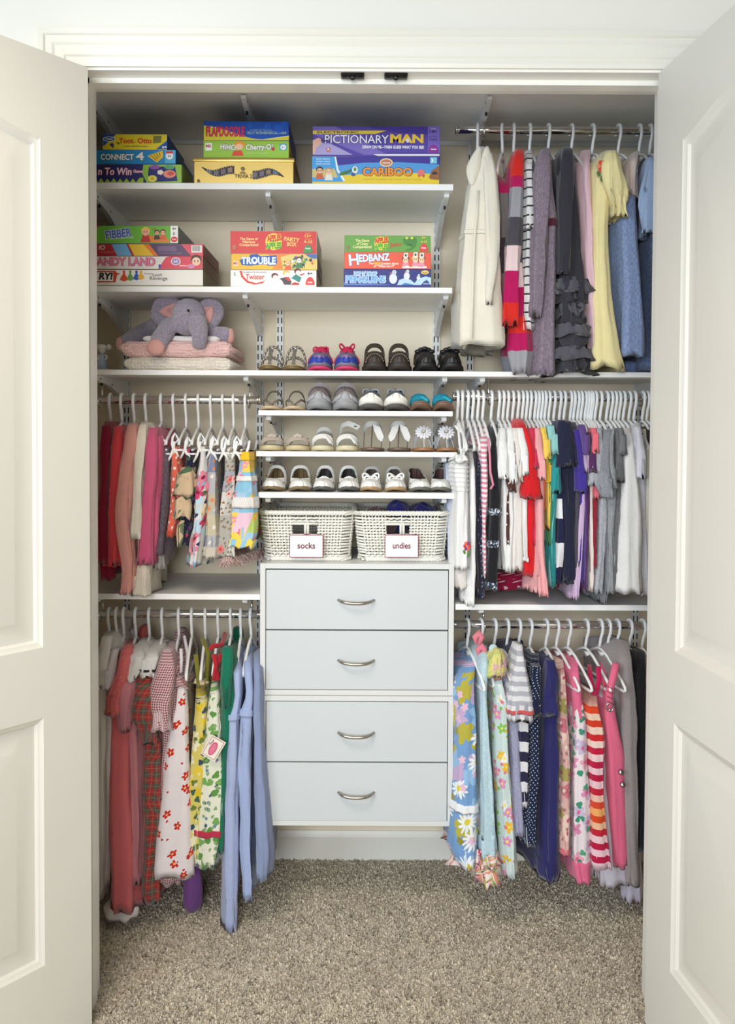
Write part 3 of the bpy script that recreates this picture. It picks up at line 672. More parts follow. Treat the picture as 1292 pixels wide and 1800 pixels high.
B.txt('CARIBOO', 681, 303, 13, 86, (240, 150, 50), .0012, (90, 50, 40)); B.dsc('print', 679, 286, 11.5, 7.5, (244, 216, 160)); B.dsc('print', 679, 286, 9.5, 5.5, (196, 120, 90)); B.txt('game', 679, 286.5, 4, 14, (250, 240, 226), .0002)
B.poly('print', [(596, 305), (604, 302), (612, 300), (617, 297), (618, 301), (612, 305), (604, 308), (597, 309)], (70, 120, 60)); B.dsc('print', 624, 299, 5, 6.5, (240, 240, 230)); B.dsc('print', 624, 298, 2.6, 3.6, (90, 140, 80)); B.dsc('print', 621, 307, 4, 3, (60, 90, 150))
B.dsc('print', 740, 304, 6.5, 6, (232, 120, 116)); B.poly('print', [(734, 309), (738, 308), (737, 313)], (200, 80, 80)); B.poly('print', [(742, 308), (747, 308), (744, 313)], (200, 80, 80)); B.poly('print', [(754, 312), (759, 300), (772.5, 291), (772.5, 317), (756, 315)], (150, 100, 60)); B.dsc('print', 764, 307, 5, 5, (50, 40, 40), 14, 0, PI)
B.poly('print', [(756, 277), (768, 277), (768, 288), (756, 288)], (120, 200, 226)); B.txt('3', 759.5, 283, 6, 4, (250, 250, 250), .0004); B.txt('build fun, building with a treasure hunt of play', 690, 315.6, 1.8, 100, (200, 150, 60))
B = Box(549.5, 773, 222, 272.5, .27, YG + .003, (84, 66, 162), 'wide purple board game box with white and yellow lettering', g, (70, 50, 140), True, None, P(660, 275, YG).z)
for q, c in (([(549.8, 222.3), (590, 222.3), (640, 250), (680, 272), (640, 272), (560, 240), (549.8, 236)], (120, 104, 186)), ([(549.8, 250), (580, 252), (620, 272), (549.8, 272)], (170, 160, 210)), ([(640, 222.3), (772.7, 222.3), (772.7, 238), (700, 234)], (66, 48, 146))): B.poly('print', q, c)
B.poly('print', [(549.8, 229.6), (680, 229.6), (660, 235.6), (549.8, 235.6)], (226, 200, 70)); B.txt('ELECTRONIC', 594, 232.8, 3.6, 72, (70, 50, 60), .0002)
B.txt('PICTIONARY', 627, 245.5, 14, 111, (244, 242, 248), .0002, (50, 36, 110)); B.txt('MAN', 715, 244.5, 14, 58, (240, 200, 60), .0016); B.dsc('print', 716.5, 247, 3, 4, (230, 226, 230)); B.txt('DRAW ON ME\u2014THEN GUESS WHAT YOU SEE!', 691, 259, 5, 107, (246, 244, 250), .0004)
B.poly('print', [(549.8, 247), (560, 242), (567, 247), (564, 254), (556, 260), (553, 271), (549.8, 271)], (222, 176, 156)); B.poly('print', [(564, 246), (576, 247), (576, 249), (564, 249)], (60, 46, 110)); B.poly('print', [(573, 260), (581, 260), (580, 267), (574, 267)], (196, 110, 100)); B.txt('\u25a0', 577, 263, 3, 3, (230, 220, 220))
B.poly('print', [(752, 222.3), (772.7, 222.3), (772.7, 269), (752, 269)], (116, 96, 186)); B.txt('AGES', 762, 226.5, 2, 9, (210, 200, 230)); B.txt('14+', 761.5, 232, 5, 12, (40, 30, 70), .0003); B.txt('PLAYERS', 761.5, 241, 2, 14, (60, 46, 100)); B.txt('2 teams', 761.5, 245.6, 4, 14, (50, 38, 90), .0001); B.dsc('print', 762, 268.8, 9, 14, (140, 40, 150), 16, 0, PI); B.txt('Adults', 762, 262.8, 2.6, 10, (244, 240, 250), .0002)
B.poly('print', [(656, 271.4), (772.5, 271.4), (772.5, 274.6), (664, 274.6)], (232, 230, 232))
# lower shelf
g = 'board games on the lower shelf'
B = Box(160, 357, 474, 501.5, .27, YG, (240, 237, 230), 'white board game box with coloured pawns, lowest at the door jamb', g, (150, 140, 110), True, P(70, 480, YG).x, zt2)
B.poly('print', [(150, 476), (203, 476), (206, 480), (212, 480.5), (206, 484), (203, 496.5), (150, 496.5)], (206, 70, 40)); B.poly('print', [(150, 478.5), (199, 478.5), (199, 494), (150, 494)], (242, 240, 236)); B.txt('RY!', 186, 486, 11, 25, (30, 28, 28), .0014, None, .15)
for i, (px, c) in enumerate(((218, (216, 70, 40)), (229, (110, 160, 70)), (240, (40, 90, 180)), (248, (232, 180, 60)))):
    r_ = 7.5 if i == 0 else 6
    B.poly('print', [(px - r_, 492 - i), (px - r_*.7, 487 - i), (px - 2, 482), (px - 1.6, 479), (px + 1.6, 479), (px + 2, 482), (px + r_*.7, 487 - i), (px + r_, 492 - i), (px, 495 - i)], c); B.dsc('print', px, 477.8, 2.4, 2.4, c)
B.txt('THE GAME OF', 260, 481.5, 2.4, 15, (110, 110, 110)); B.txt('Sweet', 276.5, 483.5, 6, 17, (96, 92, 92), 0, None, 0, .12); B.txt('Revenge', 279, 489.6, 6.2, 31, (96, 92, 92), .0001)
B = Box(160, 356.5, 450.5, 473, .27, YG + .003, (232, 226, 220), 'white and pink board game box, second from the shelf at the door jamb', g, (140, 100, 80), True, P(70, 460, YG).x, P(270, 473.4, YG).z)
B.poly('print', [(278, 472.6), (285, 462), (292, 452), (298, 450.8), (356, 450.8), (356, 472.6)], (222, 70, 90)); B.txt('CANDY LAND', 215.5, 460.6, 13, 112, (226, 130, 160), .0012, (190, 90, 120)); B.dsc('print', 309, 459.5, 8.5, 7, (240, 226, 226)); B.dsc('print', 309, 459.5, 7, 5.6, (150, 130, 190)); B.txt('65', 309, 460, 5, 7, (240, 230, 240), .0002); B.txt('EDITION', 322, 467.4, 2.2, 12, (246, 236, 240), .0002)
B.face(345, 459, 7.5, (70, 44, 34), (250, 206, 180)); B.dsc('print', 336, 468, 7, 4, (222, 140, 180)); B.dsc('print', 281, 468, 2.4, 3.6, (60, 90, 190))
B = Box(160, 357.5, 429, 450, .27, YG + .004, (178, 36, 48), 'dark red board game box with rainbow bands, third from the shelf', g, (140, 60, 56), True, P(60, 440, YG).x, P(270, 450.5, YG).z)
for q, c in (([(196, 429.3), (222, 429.3), (232, 449.7), (206, 449.7)], (110, 180, 226)), ([(226, 429.3), (252, 429.3), (270, 449.7), (236, 449.7)], (240, 196, 50)), ([(252, 429.3), (262, 429.3), (278, 449.7), (270, 449.7)], (232, 120, 40)), ([(262, 429.3), (318, 429.3), (336, 449.7), (278, 449.7)], (92, 66, 104)), ([(318, 429.3), (357, 429.3), (357, 449.7), (336, 449.7)], (222, 84, 100))): B.poly('print', q, c)
B.txt('IO', 179, 435.6, 8, 11, (244, 226, 220), .0003, None, .2); B.txt('a lively game of rainbow', 196, 443, 2, 40, (230, 160, 160)); B.poly('print', [(336.5, 431.5), (355, 431.5), (355, 444), (336.5, 444)], (240, 238, 236)); [B.poly('print', [(338.5 + i*2, 432.5), (339.5 + i*2, 432.5), (339.5 + i*2, 441.5), (338.5 + i*2, 441.5)], (70, 70, 70)) for i in range(7)]; B.poly('print', [(277, 433), (308, 433), (312, 442), (277, 442)], (120, 96, 132)); B.txt('build a chain of matching colours', 300, 445, 1.8, 40, (190, 170, 196))
B = Box(160, 313.5, 397, 427.5, .26, YG + .004, (110, 186, 60), 'green board game box with blue lettering, topmost above the rainbow box', g, (96, 110, 110), True, P(100, 410, YG).x, P(240, 428.5, YG).z)
B.txt('FIBBER', 208.5, 411.5, 14, 46, (80, 96, 190), .0012, (236, 240, 246), 0, .13); B.txt('try to fool your friends!', 214, 418.6, 2.4, 42, (226, 240, 200), 0, None, 0, .05); B.poly('print', [(246, 426), (258, 414), (292, 416), (299, 426)], (230, 130, 50))
B.face(256, 408, 6, (244, 200, 60), (244, 176, 150), (190, 50, 40)); B.face(276, 409.5, 3.8, (40, 30, 30), (226, 170, 130), (60, 60, 60)); B.face(286.5, 409, 4, (90, 40, 30), (240, 180, 150), (222, 100, 60)); B.poly('print', [(268, 403), (274, 401), (274, 403.5), (269, 404.5)], (210, 60, 40))
B.poly('print', [(300, 397.3), (313, 397.3), (313, 427), (300, 427)], (244, 244, 244)); B.dsc('print', 306.5, 421, 6, 5, (214, 50, 50)); B.txt('4+', 306.5, 402.5, 4.4, 7, (50, 50, 50), .0003); B.txt('kids', 306.5, 421, 2.6, 8, (250, 240, 240), .0001); B.dsc('print', 306, 411, 1.6, 3, (150, 150, 150)); B.poly('print', [(160, 397.3), (176, 397.3), (170, 402), (160, 407)], (200, 70, 50))
# middle stack, lower shelf
B = Box(405, 556.5, 474.5, 501.5, .26, YG, (244, 243, 240), 'white board game box with red script lettering and playing figures', g, (190, 180, 160), True, None, zt2)
B.poly('print', [(421, 476), (425, 476), (428, 486), (437, 494), (450, 497.5), (463, 494.5), (467, 491.5), (462, 498), (448, 500.5), (434, 497), (424, 487)], (222, 70, 56)); B.txt('Twister', 448.5, 487, 9, 33, (214, 70, 50), .0005, None, .1); B.txt('THE GAME THAT TIES YOU UP IN KNOTS', 448, 478.8, 2, 42, (80, 70, 70), .0001)
for (px, py, hair, sh, q) in ((483, 486, (110, 40, 40), (232, 232, 236), [(476, 500), (480, 491), (490, 490), (494, 497), (486, 501)]), (503, 481, (236, 196, 70), (206, 60, 56), [(496, 494), (500, 487), (508, 487), (513, 496), (506, 500), (499, 500)]), (523, 478, (100, 36, 36), (50, 140, 130), [(512, 489), (520, 482), (530, 488), (526, 497), (518, 492)])):
    B.poly('print', q, sh); B.dsc('print', px, py - 1, 6, 5.2, hair); B.dsc('print', px + 1.2, py + 1.2, 4.6, 3.8, (248, 236, 226))
B.poly('print', [(491, 490), (500, 488), (506, 494), (512, 494), (511, 500.5), (500, 500.5), (497, 494)], (70, 66, 74)); B.poly('print', [(512, 499), (518, 496), (526, 498), (526, 501), (512, 501)], (206, 60, 56)); B.poly('print', [(527, 483), (535, 480), (535, 482), (528, 485)], (206, 60, 56))
B.dsc('print', 545, 501, 8, 14, (226, 60, 56), 16, 0, PI); B.txt('Kids', 545, 496.5, 2.6, 8, (250, 240, 240), .0002); B.txt('6+', 545, 481, 4, 9, (60, 60, 60), .0003); B.txt('2', 412.5, 482, 5, 3, (90, 90, 90), .0001)
B = Box(406, 558, 446, 473.5, .26, YG + .002, (240, 190, 44), 'yellow board game box with blue and white lettering', g, (120, 110, 120), True, None, P(480, 474.3, YG).z)
B.poly('print', [(470, 446.3), (557.5, 446.3), (557.5, 473.2), (478, 473.2), (486, 460)], (236, 140, 60)); B.poly('print', [(498, 473.2), (493, 452), (512, 447), (557.5, 446.3), (557.5, 473.2)], (230, 206, 120))
B.poly('print', [(421, 457), (438, 452.5), (440, 447.5), (452, 446.6), (458, 450.5), (486, 449), (487.5, 462), (483, 467), (470, 467), (470, 464), (440, 467), (425, 466)], (36, 80, 170))
B.txt('TROUBLE', 454.5, 458.8, 11.5, 60, (246, 248, 252), .0010, (70, 150, 216)); B.dsc('print', 447.5, 457.5, 4.6, 4.6, (250, 250, 252)); B.dsc('print', 447.5, 457.5, 2.8, 2.8, (40, 100, 190)); B.txt('GAME', 478, 465, 2.6, 11, (246, 248, 252), .0002); B.poly('print', [(410, 459), (418.5, 459), (418.5, 468), (410, 468)], (244, 214, 190)); B.txt('MB', 414, 463, 4, 7, (200, 90, 80), .0002)
rr = random.Random(5)
for i in range(34): B.dsc('print', rr.uniform(500, 553), rr.uniform(450, 471), rr.uniform(1.2, 3.2), rr.uniform(1.2, 3.2), rr.choice([(70, 120, 190), (90, 160, 90), (240, 240, 236), (226, 90, 70), (246, 216, 80), (60, 60, 80), (244, 196, 160)]), 9)
B.face(506, 463, 4, (240, 190, 60), (246, 200, 160), (230, 100, 60)); B.face(526, 458, 4.4, (60, 40, 40), (240, 236, 230), (70, 130, 80)); B.poly('print', [(536, 447), (557, 447), (557, 455), (546, 454)], (70, 110, 180))
B = Box(404.5, 557, 406, 445, .26, YG + .004, (218, 62, 62), 'red board game box topmost of its stack on the lower shelf', g, (200, 190, 170), True, None, P(480, 445.8, YG).z)
for i, s_ in enumerate(('The Game of', 'Hilarious', 'Comparisons!')): B.txt(s_, 437.5, 420 + i*5.3, 4.2, (31, 22, 33)[i], (246, 226, 150), .0003)
B.dsc('print', 481, 425, 14.5, 15, (244, 220, 80)); B.txt('APPLES', 482, 419, 10, 25, (220, 60, 40), .0014, (250, 226, 90), 0, .1); B.txt('TO', 481, 425, 3.6, 8, (40, 40, 40), .0004); B.txt('APPLES', 481, 432.5, 10, 28, (90, 170, 50), .0014, (250, 226, 90), 0, .06)
B.txt('PARTY', 513, 421.5, 6.5, 27, (244, 206, 110), .0006, None, 0, -.1); B.txt('BOX', 513, 430, 6.5, 17, (244, 206, 110), .0006, None, 0, -.05); B.txt('AGES', 541.5, 410.5, 2, 8, (240, 190, 110)); B.txt('12+', 541.5, 415, 5, 11, (244, 206, 110), .0003); B.txt('PLAYERS', 541.5, 420.5, 1.8, 11, (240, 190, 110)); B.txt('4-10', 541.5, 425.5, 5, 15, (244, 206, 110), .0003); B.dsc('print', 541.5, 444.6, 8, 14, (60, 150, 80), 16, 0, PI); B.txt('Family', 541.5, 437, 2.6, 9, (240, 246, 240), .0002); B.poly('print', [(408.5, 431), (415.5, 431), (414.5, 439), (409.5, 439)], (190, 120, 90))
# third stack, lower shelf
B = Box(604, 758, 473, 501.5, .26, YG, (40, 48, 130), 'dark blue board game box with penguins, lowest of its stack', g, (60, 70, 120), True, None, zt2)
B.txt("POP N' DROP", 642.5, 481.5, 6.5, 40, (150, 196, 240), .0008, (240, 246, 252)); B.txt('PENGUINS', 643, 491.5, 11, 69, (120, 180, 236), .0013, (240, 246, 252)); B.poly('print', [(604.3, 496), (612, 499), (650, 498), (690, 501), (604.3, 501.2)], (90, 130, 200))
B.poly('print', [(698, 501), (702, 492), (712, 488.5), (722, 492), (732, 501)], (190, 222, 244)); B.poly('print', [(726, 501), (735, 490), (748, 486), (757.7, 488), (757.7, 501)], (190, 222, 244)); B.poly('print', [(705, 501), (712, 497), (728, 501)], (60, 130, 200)); B.poly('print', [(740, 501), (745, 495), (750, 492), (754, 496), (757, 501)], (30, 60, 140)); B.txt('MORE FUN', 750, 499, 2.4, 12, (230, 240, 250), .0001)
for px, py, r_ in ((691, 484, 1.0), (715, 481, .75), (735.5, 486, .45)):
    B.poly('print', [(px - 10*r_, py - 3*r_), (px - 3*r_, py - 1), (px + 4*r_, py), (px + 12*r_, py + 2*r_), (px + 4*r_, py + 5*r_), (px - 3*r_, py + 3*r_)], (70, 80, 110)); B.dsc('print', px, py + 6*r_, 7*r_, 9*r_, (226, 230, 240)); B.dsc('print', px + 2*r_, py - 5*r_, 4*r_, 4.5*r_, (200, 206, 224)); B.poly('print', [(px - 3*r_, py - 5*r_), (px - 6*r_, py - 3.5*r_), (px - 2*r_, py - 3*r_)], (240, 150, 60))
B.dsc('print', 747, 479, 7, 3.6, (244, 210, 110)); B.txt('fun', 747, 479.4, 3.4, 9, (150, 90, 30), .0002)
B = Box(605, 757.5, 443, 472, .26, YG + .003, (236, 92, 66), 'orange red board game box with white lettering, middle of its stack', g, (200, 90, 70), True, None, P(680, 472.6, YG).z)
B.txt('H', 622, 457.5, 19, 17, (230, 242, 248), .0012, (60, 90, 160), 0, .1); B.txt('EDBANZ', 658, 453.5, 12, 54, (230, 242, 248), .0012, (60, 90, 160), 0, .05); B.txt('The', 652, 463, 3.6, 8, (250, 240, 220), .0003); B.txt('QUICK', 663, 463, 3.8, 12, (246, 220, 70), .0004); B.txt('Question Game', 685, 463.4, 3.4, 31, (250, 240, 220), .0003); B.txt('of "What Am I?"', 675, 468, 3.8, 36, (250, 240, 230), .0003)
for px, py, hair in ((713, 457, (60, 40, 30)), (730, 456, (240, 190, 70)), (741, 457, (120, 60, 40))): B.face(px, py, 5, hair, (246, 206, 170), (232, 150, 170)); B.poly('print', [(px - 4, py - 4), (px - 3, py - 12), (px + 4, py - 12.5), (px + 4, py - 4)], (244, 240, 226)); B.dsc('print', px + .3, py - 8, 2, 2.4, (90, 80, 90))
B.poly('print', [(708, 469), (716, 467), (722, 470), (730, 468), (740, 470), (750, 468), (750, 471.6), (708, 471.6)], (244, 240, 236))
B = Box(605.5, 757, 414, 442.5, .26, YG + .004, (104, 164, 70), 'olive green board game box topmost above the orange one', g, (90, 130, 70), True, None, P(680, 443.2, YG).z)
for i, s_ in enumerate(('The Game', 'of Crazy', 'Comparisons!')): B.txt(s_, 637, 423 + i*5.6, 4.4, (24, 20, 33)[i], (250, 236, 160), .0003)
B.dsc('print', 670, 428, 12, 12, (240, 220, 80)); B.txt('APPLES', 670.5, 423, 9, 24, (220, 60, 40), .0013, (250, 226, 90), 0, .08); B.txt('TO', 670, 428.5, 3, 7, (40, 40, 40), .0003); B.txt('APPLES', 670, 434, 9, 23, (90, 180, 50), .0013, (250, 226, 90)); B.txt('Junior', 696, 430, 7, 22, (206, 76, 50), .0005, None, .1, .08)
B.poly('print', [(708, 421), (714, 417), (722, 419), (730, 417), (733, 424), (730, 434), (722, 440.5), (711, 441), (722, 436), (726, 430), (710, 429)], (70, 136, 60)); B.dsc('print', 715, 418.6, 2.4, 2.2, (226, 220, 90)); B.dsc('print', 724, 418.6, 2.4, 2.2, (226, 220, 90)); B.poly('print', [(711, 429), (726, 430), (722, 433)], (50, 100, 50))
B.dsc('print', 745, 442.2, 7.6, 14, (226, 66, 70), 16, 0, PI); B.txt('Kids', 745, 436, 2.8, 8, (250, 240, 236), .0002); B.txt('9+', 745, 418.5, 4, 7, (240, 210, 80), .0003); B.txt('4-10', 745, 425.5, 3.6, 11, (240, 210, 80), .0003); B.poly('print', [(608.5, 432.5), (614.5, 432.5), (613.5, 438.5), (609.3, 438.5)], (150, 120, 90))
# ------------------------------------------------------------------ shoes (each in its own frame: toe towards -Y, sole on z = 0)
def lerp(a, b_, t): return a + (b_ - a)*t
def interp(tab, s):
    for (a, va), (c, vc) in zip(tab, tab[1:]):
        if s <= c: t = (s - a)/(c - a) if c > a else 0; t = t*t*(3 - 2*t); return lerp(va, vc, t)
    return tab[-1][1]
WID = [(0, .30), (.06, .66), (.16, .90), (.3, 1.0), (.5, .86), (.7, .70), (.86, .72), (.95, .58), (1.0, .28)]
def outline(L, W, grow=0.0, n_=18):
    left = [(-(W/2*interp(WID, i/n_) + grow), -L/2 - grow + (L + 2*grow)*i/n_) for i in range(n_ + 1)]
    return left + [(-x, y) for x, y in left[::-1]]
def sole(t, L, W, th, mat, name='sole', grow=0.0, z0=0.0, spring=.006, heel=0.0, bulge=.0015):
    mb = MB(); rings = []
    for z, g_ in ((z0, grow - .003), (z0 + th*.25, grow + bulge), (z0 + th*.75, grow + bulge), (z0 + th, grow)):
        rings.append([Vector((x, y, z + spring*max(0, (-y/L - .2)/.3)**2 + heel*max(0, min(1, (y/L + .1)/.4)))) for x, y in outline(L, W, g_)])
    mb.loft(rings, True, True, True); return obj(name, mb, mat, t, True, 50)
def upper(t, L, W, z0, hts, opn, mat, name='upper', grow=0.0, nc=16, y0=0.0, thick=.0022, lim=None, pw=.75, heel=0.0, spring=.006):
    """hts: height along the shoe (0 toe .. 1 heel); opn: how far the top is open (0..1) along the shoe"""
    N = 26; mb = MB(); half = {-1: [], 1: []}
    for sgn in (-1, 1):
        rings = []
        for i in range(N + 1):
            s = i/N; wv = W/2*interp(WID, s) + grow; hh = interp(hts, s); o_ = interp(opn, s); y = -L/2 - grow + (L + 2*grow)*s
            zz_ = z0 + spring*max(0, (-y/L - .2)/.3)**2 + heel*max(0, min(1, (y/L + .1)/.4))
            ring = []
            for j in range(nc + 1):
                a = (PI/2)*(1 - o_)*j/nc
                ca, sa = math.cos(a), math.sin(a)/math.sin(PI/2*(1 - o_))
                ring.append(Vector((sgn*wv*abs(ca)**pw, y, zz_ + hh*(sa**.9 if sa > 0 else 0))))
            rings.append(ring)
        mb.loft(rings, False)
    # heel counter closing the back
    s = 1.0; wv = W/2*interp(WID, s) + grow; hh = interp(hts, s); o_ = interp(opn, s); y = L/2 + grow
    zz_ = z0 + heel
    R_ = []
    for j in range(nc + 1):
        a = (PI/2)*(1 - o_)*j/nc; R_.append([Vector((u*wv*abs(math.cos(a))**pw, y + .010*(1-u*u), zz_ + hh*abs(math.sin(a)/math.sin(PI/2*(1 - o_)))**.9)) for u in [-1 + k/4 for k in range(9)]])
    mb.loft(R_, False)
    s = 0.0; wv = W/2*interp(WID, 0) + grow; hh = interp(hts, 0); y = -L/2 - grow; R_ = []
    for j in range(nc + 1):
        a = (PI/2)*j/nc; R_.append([Vector((u*wv*abs(math.cos(a))**pw, y - .003*(1-u*u), z0 + spring + hh*abs(math.sin(a))**.9)) for u in [-1 + k/4 for k in range(9)]])
    mb.loft(R_, False)
    o = obj(name, mb, mat, t, True)
    md = o.modifiers.new('thickness', 'SOLIDIFY'); md.thickness = thick; md.offset = -1
    return o
def strap(t, pts, wd, mat, name='strap', th=.002, nrm=None, taper=None):
    """flat band through pts; each pt (x, y, z); wd = band width along Y (or along nrm)"""
    mb = MB(); n_ = Vector(nrm) if nrm else Vector((0, .6, .8)); pts = [Vector(p) for p in pts]; rings = []
    for i, p in enumerate(pts):
        tg = (pts[min(i+1, len(pts)-1)] - pts[max(i-1, 0)]).normalized(); w2 = (n_ - tg*n_.dot(tg)).normalized(); up = tg.cross(w2)
        k = wd/2*(taper(i/(len(pts)-1)) if taper else 1)
        rings.append([p - w2*k + up*th*.3, p + w2*k + up*th*.3, p + w2*k - up*th*.7, p - w2*k - up*th*.7])
    mb.loft(rings, True, True, True); return obj(name, mb, mat, t, True, 50)
def arch(hw, y0, y1, z0, h, n_=14, lean=0.0, pw=.8): # from one side of the foot over to the other
    return [(-hw*math.copysign(abs(math.cos(PI*i/n_))**pw, math.cos(PI*i/n_)), lerp(y0, y1, i/n_) + lean*math.sin(PI*i/n_), z0 + h*abs(math.sin(PI*i/n_))**.9) for i in range(n_ + 1)]
LEA = lambda c, r=.4: M(c, r, 0, 120, .06)
def shoe_sandal_braid(t, L, W):
    sole(t, L, W, .010, LEA((120, 98, 60))); sole(t, L*.97, W*.95, .003, LEA((190, 170, 120)), 'footbed', 0, .010)
    sv = M((176, 172, 166), .3, .7)
    for y, h in ((-.02, .035), (.045, .075)):
        mb = MB()
        for k in (0, 1):
            p = arch(W*.46, y, y + .01, .012, h, 26)
            mb.tube([(x, yy + .0045*math.sin(i*1.4 + k*PI), z + .003*math.cos(i*1.4 + k*PI)) for i, (x, yy, z) in enumerate(p)], .003, 7)
        obj('braided_strap', mb, sv, t)
    mb = MB()
    for k in (0, 1): mb.tube([(.004*math.sin(i*1.2 + k*PI), lerp(-.055, .02, i/16), .012 + .062*math.sin(i/16*PI*.62)) for i in range(17)], .0032, 7)
    obj('braided_strap', mb, sv, t); mb = MB()
    for i in range(9): q = i/8; mb.ell((.0, lerp(-.03, .03, q), .035 + .045*q), (.0042, .0042, .0042), None, 8, 6)
    tag(obj('rhinestones', mb, M((220, 222, 226), .15, .6), t), kind='stuff')
def shoe_sneaker(t, L, W, cols, laces, loop=False):
    sole(t, L, W, .007, M(cols['sole'], .5), 'sole', .002, 0, .008)
    sole(t, L*.985, W*.98, .015, M(cols['mid'], .5), 'midsole', .001, .007, .008)
    upper(t, L*.97, W*.95, .018, [(0, .022), (.15, .036), (.35, .048), (.6, .056), (1, .058)], [(0, 0), (.30, 0), (.36, .22), (.55, .35), (.64, .62), (1, .62)], M(cols['up'], .6, 0, 200, .2), 'upper', .001, spring=.012)
    # toe cap and side overlays
    mb = MB(); rings = []
    for i in range(9):
        s = i/8*.20; wv = W*.475*interp(WID, s) + .0035; hh = interp([(0, .022), (.15, .036), (.35, .048)], s)*.9 + .003; y = -L*.485 - .003 + (L*.97)*s
        rings.append([Vector((wv*math.cos(PI*j/14)*abs(math.cos(PI*j/14))**-.25 if abs(math.cos(PI*j/14)) > 1e-4 else 0, y, .018 + .006*(1 - i/8) + hh*abs(math.sin(PI*j/14))**.9)) for j in range(15)])
    mb.loft(rings, False, False, False); cap_c = [Vector((0, -L*.485 - .006, .026))]
    mb.add(rings[0] + cap_c, [(j, j+1, 15) for j in range(14)]); o = obj('toe_cap', mb, M(cols['toe'], .5), t); md = o.modifiers.new('thickness', 'SOLIDIFY'); md.thickness = .002
    for sg in (-1, 1):
        for k in range(3):
            s0 = .30 + k*.17
            strap(t, [(sg*(W*.475*interp(WID, s0 + .05*q)*math.cos(.15 + q*.32) + .002), -L*.485 + L*.97*(s0 + .05*q), .022 + .042*math.sin(.15 + q*.36)) for q in range(4)], .009, M(cols['acc'], .5), 'overlay', .0015)
    # tongue
    mb = MB(); rings = []
    for i in range(8):
        q = i/7; y = lerp(-L*.12, L*.16, q); z = .056 + .022*q**1.1; hw_ = W*.20
        rings.append([Vector((hw_*(-1 + j/3), y, z + .008*(1 - (-1 + j/3)**2))) for j in range(7)])
    mb.loft(rings, False); o = obj('tongue', mb, M(cols['tongue'], .7, 0, 150, .2), t); md = o.modifiers.new('thickness', 'SOLIDIFY'); md.thickness = .004
    for k in range(5):
        q = k/4; y = lerp(-L*.13, L*.10, q); z = .061 + .016*q; hw_ = W*(.20 + .05*q)
        sg = 1 if k % 2 else -1
        mb = MB(); mb.tube([(hw_*u, y + .010*u*sg, z + .008*(1 - u*u)) for u in [-1 + j/5 for j in range(11)]], .0032, 7); obj('lace', mb, M(laces, .7), t)
    for sg in (-1, 1):
        mb = MB(); c0 = Vector((0, L*.04, .078)); pts = [c0 + Vector((sg*(.020*math.sin(a) + .004), -.016*math.sin(a), .010*math.sin(2*a)*.8 + (.010 if loop else -.004)*math.sin(a))) for a in [PI*i/12 for i in range(13)]]
        mb.tube(pts, .003, 7); obj('lace_loop', mb, M(laces, .7), t)
        mb = MB(); mb.tube([c0, c0 + Vector((sg*.018, -.016, -.010)), c0 + Vector((sg*.034, -.02, -.034)), c0 + Vector((sg*.036, -.018, -.05))], .0025, 6); obj('lace_end', mb, M(laces, .7), t)
    sole(t, L*.8, W*.72, .003, M((50, 46, 50), .9), 'insole', 0, .034, 0)
def shoe_velcro(t, L, W):
    g1, g2 = (134, 122, 124), (168, 160, 160)
    shoe_sneaker_base(t, L, W, dict(sole=(150, 150, 152), mid=(176, 176, 178), up=g1, toe=(164, 164, 168)))
    for q, c in ((.34, g2), (.50, (120, 106, 108)), (.64, (150, 140, 140))):
        s = q; hw_ = W*.49*interp(WID, s); hh = interp([(0, .026), (.15, .045), (.35, .057), (.6, .061), (1, .060)], s)
        strap(t, [(-hw_*math.cos(a), -L*.485 + L*.97*s + .006*math.cos(a), .027 + (hh + .002)*math.sin(a)) for a in [.35 + (PI - .7)*i/12 for i in range(13)]], .018, M(c, .7, 0, 150, .2), 'velcro_strap', .003)
    mb = MB(); mb.ell((0, -L*.2, .069), (.012, .006, .004)); obj('lace_opening', mb, M((40, 36, 40), .9), t)
    sole(t, L*.8, W*.72, .003, M((60, 56, 58), .9), 'insole', 0, .034, 0)
def shoe_sneaker_base(t, L, W, cols):
    sole(t, L, W, .020, M(cols['sole'], .5), 'sole', .002, 0, .012); sole(t, L*.985, W*.98, .008, M(cols['mid'], .5), 'midsole', .001, .018, .012)
    upper(t, L*.97, W*.95, .024, [(0, .026), (.15, .045), (.35, .057), (.6, .061), (1, .060)], [(0, 0), (.48, 0), (.60, .45), (.68, .6), (1, .6)], M(cols['up'], .65, 0, 160, .25), 'upper', .001, spring=.012)
    o = upper(t, L*.40, W*.93, .024, [(0, .022), (.4, .032), (1, .03)], [(0, 0), (.3, .1), (1, .75)], M(cols['toe'], .5), 'toe_cap', .003, spring=.012)
    for v in o.data.vertices: v.co.y -= L*.287
def shoe_clog(t, L, W):
    sole(t, L, W, .018, M((52, 46, 42), .6), 'sole', .002, 0, .010); mb = MB()
    upper(t, L*.97, W*.97, .016, [(0, .026), (.2, .050), (.45, .054), (.7, .03), (1, .026)], [(0, 0), (.44, 0), (.54, .7), (.75, .86), (1, .86)], LEA((58, 48, 42), .55), 'upper')
    strap(t, arch(W*.43, .010, .010, .045, .046, 16, -.004), .016, LEA((66, 54, 46), .5), 'strap', .004)
    sole(t, L*.88, W*.80, .006, LEA((150, 110, 44), .7), 'footbed', 0, .030, 0)
    mb = MB()
    for i in range(13):
        a = .35 + (PI - .7)*i/12; mb.tube([(W*.40*math.cos(a), -L*.42, .020 + .036*math.sin(a) + .0), (W*.40*math.cos(a + .11), -L*.423, .020 + .036*math.sin(a + .11))], .0011, 5)
    tag(obj('stitching', mb, M((196, 186, 166), .7), t), kind='stuff')
